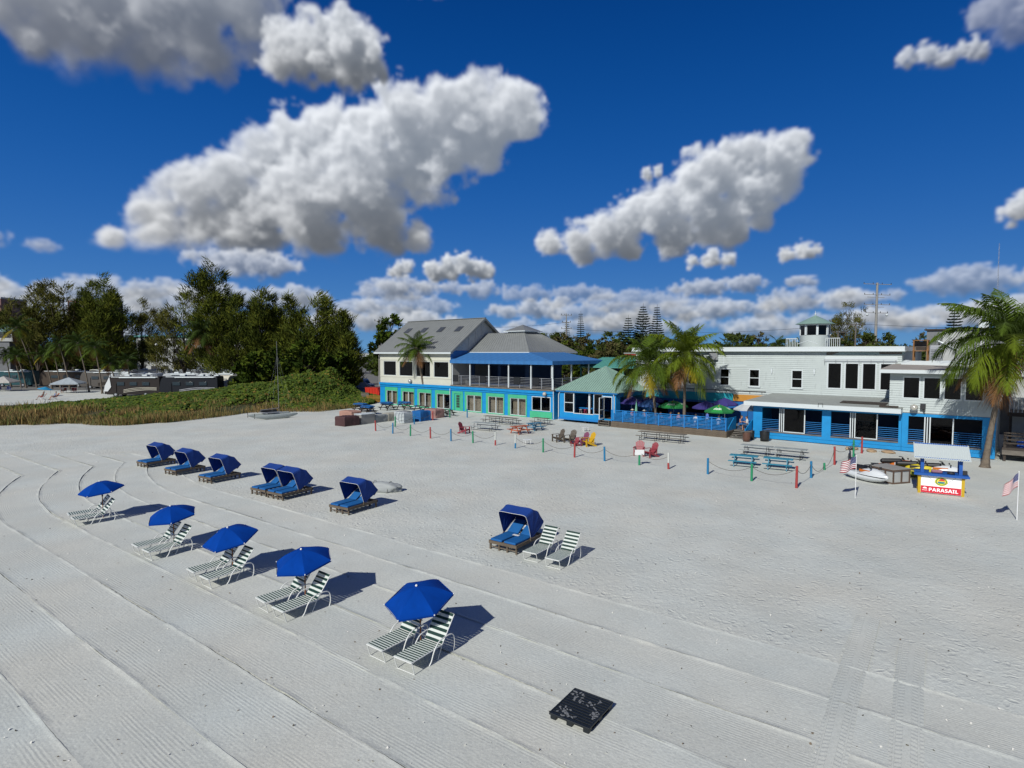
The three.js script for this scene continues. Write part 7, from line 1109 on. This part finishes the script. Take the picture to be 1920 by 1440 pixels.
// bicycle, barrels
{
  const T = thing('bicycle', 'bicycle standing among the posts in front of the storefront', 'bicycle', [24.8, 0, -43.5], rad(55)), fr = mat([0.05, 0.06, 0.12], { roughness: 0.4 });
  for (const x of [-0.52, 0.52]) { const w = part(T, 'wheel', new THREE.TorusGeometry(0.31, 0.022, 8, 28).translate(x, 0.34, 0), M.rubber); part(w, 'rim', new THREE.TorusGeometry(0.285, 0.012, 6, 28).translate(x, 0.34, 0), M.steel); for (let i = 0; i < 8; i++) part(w, 'spoke', rod([x, 0.34, 0], [x + Math.cos(i * 0.785) * 0.28, 0.34 + Math.sin(i * 0.785) * 0.28, 0], 0.004, undefined, 3), M.steel); }
  part(T, 'frame', [rod([-0.52, 0.34, 0], [-0.12, 0.36, 0], 0.018), rod([-0.12, 0.36, 0], [-0.22, 0.82, 0], 0.02), rod([-0.22, 0.78, 0], [0.36, 0.8, 0], 0.02), rod([-0.12, 0.36, 0], [0.36, 0.72, 0], 0.022), rod([-0.52, 0.34, 0], [-0.21, 0.76, 0], 0.015), rod([0.33, 0.88, 0], [0.52, 0.34, 0], 0.018)], fr); part(T, 'saddle', rbox(0.26, 0.06, 0.14, 0.03, -0.24, 0.88, 0), M.black); part(T, 'handlebar', tube([[0.22, 1.0, -0.28], [0.32, 0.98, -0.12], [0.33, 0.92, 0], [0.32, 0.98, 0.12], [0.22, 1.0, 0.28]], 0.014, 18), M.steel); part(T, 'pedals', [rod([-0.12, 0.36, -0.14], [-0.12, 0.36, 0.14], 0.012), new THREE.TorusGeometry(0.09, 0.01, 5, 16).translate(-0.12, 0.36, 0.05)], M.dark); part(T, 'basket', box(0.26, 0.2, 0.3, 0.55, 0.86, 0), M.dark);
  const bar = (lab, x, z, m, r, h, top) => { const o = thing('waste_barrel', lab, 'barrel', [x, 0, z]); part(o, 'body', new THREE.LatheGeometry([[0, 0], [r * 0.86, 0], [r * 0.9, h * 0.3], [r * 0.96, h * 0.33], [r * 0.95, h * 0.65], [r, h * 0.68], [r, h], [r * 0.93, h], [r * 0.9, h * 0.9], [0, h * 0.88]].map((q) => new THREE.Vector2(...q)), 18), m); if (top) part(o, 'tray', rbox(1.0, 0.05, 0.5, 0.01, -0.1, h + 0.03, 0), M.woodGrey); else part(o, 'rim', new THREE.TorusGeometry(r, 0.02, 6, 20).rotateX(PI / 2).translate(0, h, 0), m); };
  bar('rusty brown barrel with a board on top beside the patio steps', 21.0, -53.1, paint(0.13, 0.06, 0.04), 0.34, 0.86, true); bar('black waste barrel in front of the storefront', 22.7, -53.3, M.black, 0.42, 0.86, false); bar('slim black waste barrel behind the rusty one', 21.9, -54.3, M.black, 0.28, 0.8, false);
  for (const [x, z, i] of [[27.9, -48.6, 0], [28.9, -47.6, 1], [29.9, -47.0, 2]]) { const g = new THREE.IcosahedronGeometry(0.35, 2), p = g.attributes.position; for (let k = 0; k < p.count; k++) { const n = 1 + 0.25 * vnoise(p.getX(k) * 4 + i * 9, p.getY(k) * 4, p.getZ(k) * 4); p.setXYZ(k, p.getX(k) * n * 1.6, p.getY(k) * n * 0.4 + 0.08, p.getZ(k) * n); } g.computeVertexNormals(); solo('sandstone_rubble', ['flat tan stone under the edge of the storefront', 'middle tan stone under the storefront, by a pile', 'tan stone under the storefront near the corner wing'][i], 'stone', g, mat([0.36, 0.25, 0.15], { roughness: 0.95 }), [x, 0, z], i); }
}

// ---------------------------------------------------------------- the camp ground: motorhomes and trailers
const wheelGeo = new THREE.CylinderGeometry(0.45, 0.45, 0.28, 18).rotateX(PI / 2), hubGeo = new THREE.CylinderGeometry(0.22, 0.22, 0.3, 12).rotateX(PI / 2);
function camper(label, x, z, turn, len, h, bodyM, { kind = 'bus', stripe = null, awn = true, nose = null, group = 'campers parked in the camp' } = {}) {   // nose along local -x
  const T = thing('camper_vehicle', label, 'camper', [x, 0, z], turn, group), w = 2.5, y0 = 0.5;
  const sh = new THREE.Shape(), n = -len / 2, e = len / 2; sh.moveTo(n + 0.05, y0 + 0.25); sh.lineTo(n, y0 + 0.9); if (kind === 'bus') { sh.lineTo(n + 0.15, h * 0.55); sh.quadraticCurveTo(n + 0.3, h * 0.93, n + 1.0, h); } else if (kind === 'cab') { sh.lineTo(n + 0.1, 1.35); sh.lineTo(n + 1.3, 1.6); sh.lineTo(n + 1.7, 2.2); sh.lineTo(n + 0.6, 2.4); sh.quadraticCurveTo(n + 0.4, h, n + 1.3, h); } else { sh.lineTo(n + 0.1, h * 0.5); sh.quadraticCurveTo(n + 0.15, h, n + 1.1, h); } sh.lineTo(e - 0.2, h); sh.quadraticCurveTo(e, h, e, h - 0.3); sh.lineTo(e, y0); sh.lineTo(n + 0.4, y0);
  const g = new THREE.ExtrudeGeometry(sh, { depth: w - 0.16, bevelEnabled: true, bevelSize: 0.08, bevelThickness: 0.08, bevelSegments: 2, curveSegments: 8 }); g.translate(0, 0, -w / 2 + 0.08); part(T, 'body', g, bodyM);
  const gl = mat([0.03, 0.045, 0.055], { roughness: 0.12 });
  if (kind === 'bus') part(T, 'windscreen', slab([[n - 0.03, h * 0.40, w / 2 - 0.25], [n + 0.33, h * 0.86, w / 2 - 0.25], [n + 0.33, h * 0.86, -w / 2 + 0.25], [n - 0.03, h * 0.40, -w / 2 + 0.25]], 0.12), gl); else if (kind === 'cab') part(T, 'windscreen', slab([[n + 1.22, 1.62, 1], [n + 1.62, 2.2, 1], [n + 1.62, 2.2, -1], [n + 1.22, 1.62, -1]], 0.1), gl);
  for (let i = 0; i < 3; i++) part(T, 'side_window', rbox(len * 0.13, 0.62, 0.04, 0.015, n + len * (0.3 + i * 0.23), h * 0.66, w / 2 + 0.09), gl);
  part(T, 'side_door', rbox(0.75, 1.85, 0.03, 0.01, n + len * 0.18, y0 + 1.05, w / 2 + 0.09), bodyM);
  if (stripe) for (let k = 0; k < 3; k++) part(T, 'swoosh_stripe', tube([[n + len * 0.35, y0 + 0.3 + k * 0.22, w / 2 + 0.075], [n + len * 0.55, y0 + 0.55 + k * 0.25, w / 2 + 0.075], [n + len * 0.78, y0 + 0.75 + k * 0.2, w / 2 + 0.075], [e - 0.4, y0 + 0.72 + k * 0.2, w / 2 + 0.075]], 0.05, 16, 5), stripe);
  for (const X of kind === 'trailer' ? [0.4, 1.3] : [n + len * 0.2, e - len * 0.25]) for (const s of [-1, 1]) { const wl = part(T, 'wheel', wheelGeo.clone().translate(X, 0.45, s * (w / 2 - 0.08)), M.rubber); part(wl, 'hub', hubGeo.clone().translate(X, 0.45, s * (w / 2 - 0.08)), M.steel); }
  for (let i = 0; i < 2; i++) part(T, 'roof_air_conditioner', rbox(0.95, 0.3, 0.75, 0.08, n + len * (0.36 + i * 0.32), h + 0.22, 0), M.trim); part(T, 'roof_vent', rbox(0.4, 0.14, 0.4, 0.03, n + len * 0.82, h + 0.12, 0.3), M.trim);
  part(T, 'roof_edge', rbox(len - 1.4, 0.12, w + 0.1, 0.04, 0.5, h - 0.02, 0), M.trim); if (nose) part(T, 'nose_cap', slab([[n - 0.06, y0 + 0.5, w / 2 + 0.02], [n + 0.1, h * 0.56, w / 2 + 0.02], [n + 0.95, h + 0.03, w / 2 + 0.02], [n + 1.1, h + 0.03, -w / 2 - 0.02], [n + 0.1, h * 0.56, -w / 2 - 0.02], [n - 0.06, y0 + 0.5, -w / 2 - 0.02]].slice(0, 3).concat([[n + 1.2, h * 0.5, w / 2 + 0.02], [n + 0.6, y0 + 0.5, w / 2 + 0.02]]).map((q) => [q[0], q[1], w / 2 + 0.09 ]), 0.03), nose); if (awn) part(T, 'awning_roll', rod([n + len * 0.28, h - 0.12, w / 2 + 0.14], [e - 0.5, h - 0.12, w / 2 + 0.14], 0.09), M.trim); part(T, 'bumper', rbox(0.16, 0.3, w - 0.1, 0.05, n - 0.02, y0 + 0.15, 0), M.dark); for (const s of [-1, 1]) part(T, 'headlight', rbox(0.06, 0.18, 0.34, 0.02, n - 0.05, y0 + 0.55, s * 0.85), M.chrome);
  return T;
}
{
  const P = (r, g, b) => new THREE.MeshPhysicalMaterial({ color: C(r, g, b), roughness: 0.5, specularIntensity: 0.35 }), white = P(0.60, 0.61, 0.60), dark = P(0.014, 0.016, 0.02), brown = P(0.07, 0.053, 0.04), cream = P(0.52, 0.49, 0.40), silver = P(0.42, 0.44, 0.45), blue = P(0.06, 0.12, 0.24), taupe = P(0.10, 0.09, 0.08), sw = P(0.45, 0.46, 0.47), tl = P(0.03, 0.085, 0.095);
  camper('white-nosed motorhome with dark brown sides parked at the beach edge', -67.8, -107.5, 0.02, 9.6, 3.55, P(0.028, 0.023, 0.021), { stripe: cream, nose: white }); camper('long black motorhome with silver swooshes behind the thicket', -57.6, -107.2, 0.02, 10.2, 3.6, dark, { stripe: sw });
  camper('brown motorhome behind the pale canopy tent', -101, -136, 0.03, 11.5, 3.7, brown, { stripe: cream }); camper('dark teal truck camper beside the brown motorhome', -114.5, -138, 0.1, 8, 3.6, tl, { kind: 'cab' }); camper('dark taupe motorhome behind the second canopy tent', -88.5, -131, 0.05, 11, 3.65, taupe, { stripe: brown });
  camper('white travel trailer with a truck cab nose in the second row', -79, -125, 0.05, 10, 3.5, white, { kind: 'cab' }); camper('blue-grey trailer in the second row', -68.5, -124, 0.04, 7.5, 3.5, silver, { kind: 'trailer' }); camper('white box motorhome in the second row with wide windows', -60, -122, 0.04, 8, 3.6, white, { kind: 'cab' });
  camper('round-nosed white trailer beside the shaggy palm', -58.5, -116, -0.05, 6.5, 3.2, white, { kind: 'trailer' }); camper('cream motorhome facing the thicket', -52, -113, 1.2, 7.5, 3.6, cream); camper('blue and white truck camper under the casuarinas', -48.5, -117, 1.25, 7, 3.4, blue, { kind: 'cab' });
  [[-92, -152, 9.5, white, 'trailer', 'white trailer in the back row, nearest the lamp post'], [-81, -151, 9, silver, 'trailer', 'silver trailer in the back row'], [-71, -150, 10, white, 'bus', 'white motorhome in the back row'], [-103, -152, 9, cream, 'cab', 'cream truck camper in the back row'], [-75, -170, 9, white, 'trailer', 'white trailer beyond the back row'], [-88, -172, 9, dark, 'bus', 'dark motorhome beyond the back row']].forEach(([x, z, l, m, k, lab]) => camper(lab, x, z, 0.05, l, 3.5, m, { kind: k }));
}
// canopy tents, umbrella and sunbathers on the camp's beach
{
  const tent = (lab, x, z, w, turn, c) => { const T = thing('canopy_tent', lab, 'tent', [x, 0, z], turn, 'canopy tents'), e = w / 2; const q = [[-e, 1.95, e], [e, 1.95, e], [e, 1.95, -e], [-e, 1.95, -e]]; part(T, 'canopy', q.map((p, i) => slab([p, q[(i + 1) % 4], [0, 3.05, 0]], 0.02)), cloth(...c)); for (const p of q) part(T, 'leg', rod([p[0] * 0.97, 0, p[2] * 0.97], [p[0] * 0.97, 1.95, p[2] * 0.97], 0.03), M.steel); for (let i = 0; i < 4; i++) { const a = q[i], b = q[(i + 1) % 4]; part(T, 'valance', quad(a, b, [b[0], 1.72, b[2]], [a[0], 1.72, a[2]]), cloth(...c)); } };
  tent('pale grey canopy tent shading red chairs', -87, -117, 4.6, 0.3, [0.42, 0.47, 0.50]); tent('cream canopy tent shading blue chairs', -104, -122, 4.2, 0.2, [0.52, 0.49, 0.44]); tent('white canopy tent at the edge of the camp beach', -113.5, -124, 3.4, 0.2, [0.6, 0.6, 0.6]);
  const camp = (lab, x, z, turn, c) => { const T = thing('folding_chair', lab, 'chair', [x, 0, z], turn, 'folding chairs under the tents'), m = cloth(...c); part(T, 'seat', rbox(0.52, 0.04, 0.5, 0.015, 0, 0.42, 0), m); part(T, 'backrest', rbox(0.52, 0.55, 0.04, 0.015, 0, 0.72, -0.27), m); for (const a of [-1, 1]) { part(T, 'leg', rod([a * 0.25, 0, 0.25], [a * 0.25, 0.42, -0.25], 0.018), M.steel); part(T, 'leg', rod([a * 0.25, 0, -0.25], [a * 0.25, 0.62, 0.25], 0.018), M.steel); part(T, 'armrest', rbox(0.06, 0.03, 0.5, 0.01, a * 0.29, 0.63, 0), m); } };
  for (let i = 0; i < 4; i++) camp('maroon folding chair under the pale grey tent', -88.3 + i * 0.95, -117 + (i % 2) * 0.7, 0.6 - i * 0.3, [0.22, 0.03, 0.04]); for (let i = 0; i < 4; i++) camp('blue folding chair under the cream tent', -105.3 + i * 0.95, -122 + (i % 2) * 0.8, 0.5 - i * 0.3, [0.03, 0.07, 0.33]);
  { const T = thing('sun_parasol', 'light blue low parasol behind the two sunbathers', 'umbrella', [-84.5, 0, -107.5], 0.4); part(T, 'pole', rod([0, 0, 0], [0.25, 1.6, 0], 0.02), M.steel); const g = new THREE.ConeGeometry(1.25, 0.5, 8, 1, true).rotateZ(-0.16).translate(0.3, 1.5, 0); part(T, 'canopy', g, cloth(0.02, 0.33, 0.60)); }
  const bc = (lab, x, z, turn, c) => { const T = thing('reclining_beach_chair', lab, 'chair', [x, 0, z], turn), m = cloth(...c); part(T, 'seat', rbox(0.55, 0.04, 0.6, 0.015, 0, 0.42, 0.08), m); const b = rbox(0.55, 0.04, 0.75, 0.015, 0, 0, -0.37); b.rotateX(0.95); b.translate(0, 0.42, -0.2); part(T, 'backrest', b, m); for (const a of [-1, 1]) { part(T, 'leg', rod([a * 0.27, 0, 0.35], [a * 0.27, 0.6, -0.2], 0.016), M.steel); part(T, 'leg', rod([a * 0.27, 0, -0.4], [a * 0.27, 0.42, 0.3], 0.016), M.steel); } };
  bc('red reclining beach chair with a person in a dark top', -79.2, -100.4, -0.9, [0.42, 0.06, 0.04]); bc('striped orange beach chair with a person in a blue top', -77.1, -100.4, -0.6, [0.5, 0.12, 0.05]);
  person('person in a dark top lying back in the red beach chair', [-79.2, 0, -100.35], -0.9, 'recline', { top: [0.03, 0.03, 0.04], legs: [0.35, 0.06, 0.05], skin: PALETTE.tan }); person('person in a blue top lying back in the orange beach chair', [-77.1, 0, -100.35], -0.6, 'recline', { top: [0.08, 0.16, 0.3], legs: [0.1, 0.1, 0.12] });
  for (const [x, z, lab, c] of [[-87.6, -116.2, 'person seated at the front of the pale grey tent', [0.5, 0.5, 0.5]], [-104.4, -121.2, 'person seated at the front of the cream tent', [0.1, 0.12, 0.3]]]) person(lab, [x, 0, z], 0.3, 'sit', { top: c, legs: [0.1, 0.1, 0.1] });
}
// ---------------------------------------------------------------- van, red container, fences by the lane
function car(name, label, cat, x, z, turn, len, h, m, van) {   // nose along +x
  const T = thing(name, label, cat, [x, 0, z], turn), w = 1.85, e = len / 2, sh = new THREE.Shape(), gl = mat([0.025, 0.03, 0.035], { roughness: 0.12 });
  if (van) { sh.moveTo(-e, 0.4); sh.lineTo(-e, h - 0.15); sh.quadraticCurveTo(-e, h, -e + 0.25, h); sh.lineTo(e - 1.75, h); sh.lineTo(e - 1.05, 1.22); sh.lineTo(e - 0.1, 1.02); sh.quadraticCurveTo(e, 0.95, e, 0.4); } else { sh.moveTo(-e, 0.35); sh.lineTo(-e, 0.85); sh.lineTo(-e + 0.5, 0.95); sh.lineTo(-e + 1.0, h); sh.lineTo(e - 1.9, h); sh.lineTo(e - 1.2, 0.95); sh.lineTo(e - 0.1, 0.82); sh.lineTo(e, 0.35); }
  const g = new THREE.ExtrudeGeometry(sh, { depth: w - 0.12, bevelEnabled: true, bevelSize: 0.06, bevelThickness: 0.06, bevelSegments: 2 }); g.translate(0, 0, -w / 2 + 0.06); part(T, 'body', g, m);
  const a = van ? [[e - 1.02, 1.28], [e - 1.68, h - 0.08]] : [[e - 1.18, 1.0], [e - 1.85, h - 0.04]]; part(T, 'windscreen', slab([[a[0][0] + 0.05, a[0][1], 0.78], [a[0][0] + 0.05, a[0][1], -0.78], [a[1][0] + 0.05, a[1][1], -0.72], [a[1][0] + 0.05, a[1][1], 0.72]], 0.03), gl);
  for (const s of [-1, 1]) { const n = van ? 4 : 2; for (let i = 0; i < n; i++) part(T, 'side_window', rbox(van ? 0.72 : 0.8, van ? 0.5 : 0.36, 0.03, 0.012, van ? e - 2.0 - i * 0.82 : 0.35 - i * 0.95, van ? h - 0.45 : h - 0.27, s * (w / 2 + 0.003)), gl); part(T, 'headlight', rbox(0.05, 0.16, 0.3, 0.02, e + 0.05, 0.75, s * 0.68), M.chrome); for (const X of [-e + 0.85, e - 0.85]) { const wl = part(T, 'wheel', new THREE.CylinderGeometry(0.33, 0.33, 0.22, 18).rotateX(PI / 2).translate(X, 0.33, s * (w / 2 - 0.06)), M.rubber); part(wl, 'hub', new THREE.CylinderGeometry(0.19, 0.19, 0.24, 12).rotateX(PI / 2).translate(X, 0.33, s * (w / 2 - 0.06)), M.steel); } }
  part(T, 'grille', rbox(0.05, 0.22, 1.0, 0.02, e + 0.045, 0.72, 0), M.dark); part(T, 'bumper', rbox(0.14, 0.2, w, 0.05, e + 0.03, 0.45, 0), M.dark); return T;
}
{
  const wv = mat([0.62, 0.63, 0.63], { roughness: 0.3 }); car('passenger_van', 'white passenger van parked in the lane beside the hall', 'van', -32.8, -130, -0.35, 5.4, 2.15, wv, true);
  [[-92, -180, 'white'], [-97, -186, 'silver'], [-94, -198, 'dark blue'], [-99, -205, 'white far'], [-88, -190, 'yellow']].forEach(([x, z, c], i) => car('parked_car', c + ' car on the lane beyond the campers', 'car', x, z, 1.4, 4.5, 1.5, mat([[0.6, 0.6, 0.6], [0.35, 0.36, 0.37], [0.03, 0.05, 0.12], [0.55, 0.55, 0.55], [0.5, 0.35, 0.02]][i], { roughness: 0.3 }), false));
  const T = thing('red_waste_container', 'bright red waste container with sloping sides beside the hall', 'container', [-23.9, 0, -104.5], -0.5), sh = new THREE.Shape([[-1.5, 0.1], [-1.7, 1.75], [1.2, 1.75], [1.5, 0.9], [1.4, 0.1]].map((q) => new THREE.Vector2(...q))), g = new THREE.ExtrudeGeometry(sh, { depth: 1.7, bevelEnabled: false }); g.translate(0, 0, -0.85); part(T, 'body', g, paint(0.62, 0.03, 0.012)); for (let i = 0; i < 5; i++) part(T, 'rib', box(0.08, 1.5, 0.06, -1.3 + i * 0.62, 0.9, 0.88), paint(0.55, 0.03, 0.012)); part(T, 'lid', box(2.9, 0.06, 1.75, -0.25, 1.79, 0), paint(0.45, 0.03, 0.012)); for (const a of [-1, 1]) part(T, 'skid', box(2.9, 0.12, 0.12, 0, 0.06, a * 0.7), M.dark);
  const F = thing('yellow_slat_fence', 'orange-yellow timber slat fence beside the hall', 'fence', [-21.7, 0, -93.4], 0.1); for (let i = 0; i < 5; i++) part(F, 'slat', box(2.2, 0.13, 0.04, 0, 0.22 + i * 0.22, 0), M.woodYellow); for (const x of [-1.05, 0, 1.05]) part(F, 'post', box(0.1, 1.3, 0.1, x, 0.62, -0.08), M.woodYellow);
  const G = thing('grey_picket_gate', 'weathered grey picket gate next to the yellow fence', 'gate', [-23.6, 0, -95.6], -0.5); for (let i = 0; i < 9; i++) part(G, 'picket', box(0.12, 1.5, 0.03, -0.75 + i * 0.18, 0.76, 0), M.woodGrey); for (const y of [0.4, 1.15]) part(G, 'rail', box(1.7, 0.1, 0.04, 0, y, -0.04), M.woodGrey);
}
// ---------------------------------------------------------------- poles, wires, far buildings
{
  const pole = (lab, x, z, h, arms, m = M.concrete, r = 0.22) => { const T = thing('utility_pole', lab, 'utility pole', [x, 0, z], 0.25); part(T, 'shaft', rod([0, 0, 0], [0, h, 0], r, r * 0.65, 10), m); for (const [y, w, n] of arms) { part(T, 'crossarm', box(w, 0.14, 0.12, 0, y, 0.12), m); for (let i = 0; i < n; i++) { const X = lerp(-w / 2 + 0.1, w / 2 - 0.1, n > 1 ? i / (n - 1) : 0.5); part(T, 'insulator', new THREE.CylinderGeometry(0.06, 0.1, 0.4, 8).translate(X, y + 0.25, 0.12), M.dark); } } return T; };
  const a = pole('slim pole with a transformer behind the hall roof', -31.1, -140, 15.7, [[15.2, 2.0, 3], [13.6, 1.0, 2]]); part(a, 'transformer', new THREE.CylinderGeometry(0.4, 0.4, 1.2, 12).translate(0.5, 9.5, 0.3), M.steel);
  pole('concrete pole with short arms beside the narrow pine', 15.4, -170, 18.9, [[18.4, 3.2, 4], [16.4, 2.6, 3], [14.6, 3.0, 3]]);
  const t = pole('tall concrete transmission pole with four long crossarms', 97.2, -160, 26.4, [[26.0, 9.0, 4], [23.2, 8.4, 4], [20.6, 8.4, 4], [18.4, 7.2, 4]], M.concrete, 0.42); part(t, 'second_arm', box(5.5, 0.12, 0.12, 0, 22.6, -0.3), M.concrete); part(t, 'second_arm', box(5.5, 0.12, 0.12, 0, 20.0, -0.3), M.concrete); for (const s of [-1, 1]) part(t, 'lamp', new THREE.SphereGeometry(0.35, 10, 8).translate(s * 3.2, 17.9, 0.2), M.trim);
  pole('timber T-shaped pole behind the cupola railing', 74.6, -130, 14.2, [[13.9, 4.4, 3]], M.woodGrey); pole('shorter timber T-shaped pole behind the cupola railing', 70.8, -130, 12.6, [[12.3, 3.4, 3]], M.woodGrey);
  const wire = (p, q, s, lab) => { const pts = []; for (let i = 0; i <= 10; i++) { const k = i / 10; pts.push([lerp(p[0], q[0], k), lerp(p[1], q[1], k) - s * 4 * k * (1 - k), lerp(p[2], q[2], k)]); } solo('overhead_wire', lab, 'wire', tube(pts, 0.03, 20, 4), M.dark, undefined, 0, 'overhead wires'); };
  wire([-31, 13.6, -140], [15.4, 13.8, -170], 1.4, 'wire between the hall pole and the narrow pine pole'); wire([-31, 15.3, -140], [15.4, 16.4, -170], 1.5, 'upper wire between the hall pole and the narrow pine pole'); wire([15.4, 14.7, -170], [74.6, 14.1, -130], 1.6, 'wire from the narrow pine pole to the timber pole'); wire([74.6, 14.1, -130], [170, 15, -118], 1.8, 'wire running on from the timber pole past the grey house');
  const lp = thing('lamp_post', 'thin lamp post with a round white lamp among the campers', 'lamp post', [-83.3, 0, -140]); part(lp, 'shaft', rod([0, 0, 0], [0, 9.6, 0], 0.09, 0.06), M.woodGrey); part(lp, 'lamp', new THREE.SphereGeometry(0.3, 12, 10).translate(0, 9.7, 0), M.whiteGloss);
  const ma = thing('radio_mast', 'far thin radio mast above the trees', 'mast', [323, 0, -400]); for (const [x, z] of [[-0.6, 0], [0.6, 0], [0, 1]]) part(ma, 'leg', rod([x, 0, z], [x * 0.3, 80, z * 0.3], 0.09, 0.05, 5), M.steel); for (let i = 0; i < 26; i++) part(ma, 'brace', rod([-0.6 * (1 - i / 38), i * 3, 0], [0.6 * (1 - i / 38), i * 3 + 3, 0], 0.05, undefined, 4), M.steel);
  const tower = (lab, x, z, w, d, h, floors) => {
    const T = thing('apartment_tower', lab, 'building', [x, 0, z], 0.1), br = paint(0.22, 0.10, 0.075); part(T, 'wall', box(w, h, d, 0, h / 2, 0), br); part(T, 'parapet', box(w + 0.4, 0.8, d + 0.4, 0, h + 0.4, 0), M.paleWall);
    for (let f = 0; f < floors; f++) { const y = h * (f + 0.5) / floors; part(T, 'balcony', box(w * 0.98, 0.22, 1.4, 0, y - h / floors * 0.42, d / 2 + 0.7), M.paleWall); for (let i = 0; i < 5; i++) { const X = -w / 2 + w * (i + 0.5) / 5; const q = part(T, 'window', box(w / 5 * 0.62, h / floors * 0.6, 0.06, X, y, d / 2 + 0.035), mat([0.06, 0.08, 0.10], { roughness: 0.15 })); part(q, 'mullion', box(0.1, h / floors * 0.6, 0.06, X, y, d / 2 + 0.08), M.trim); } }
  };
  tower('red brick apartment tower beyond the camp palms', -266, -300, 32, 18, 34, 10); tower('brick apartment block hidden behind the casuarinas', -208, -300, 18, 14, 33, 10);
  const s = thing('teal_roofed_stand', 'small teal and white roofed stand behind the tall leaning palm', 'stand', [-125, 0, -148], 0.2); part(s, 'tower_wall', box(2.4, 10.5, 2.4, 0, 5.25, 0), M.greyWall); part(s, 'roof', new THREE.ConeGeometry(4.2, 1.6, 4).rotateY(PI / 4).scale(1, 1, 0.7).translate(0, 13.8, 0), paint(0.3, 0.5, 0.55)); part(s, 'gallery', box(4.2, 2.4, 3, 0, 11.8, 0), M.paleWall); part(s, 'gallery_window', box(3.4, 1.0, 0.06, 0, 12.0, 1.54), M.dark);
  const h = thing('pale_hotel', 'pale low hotel block seen between the casuarinas', 'building', [-118, 0, -230], 0.1); part(h, 'wall', box(44, 13.5, 12, 0, 6.75, 0), M.paleWall); part(h, 'roof', box(45, 0.6, 13, 0, 13.8, 0), M.roofTeal); for (let f = 0; f < 4; f++) for (let i = 0; i < 11; i++) part(h, 'window', box(2.2, 1.6, 0.06, -20 + i * 4, 2 + f * 3.2, 6.04), M.dark);
}

renderer.render(scene, camera);
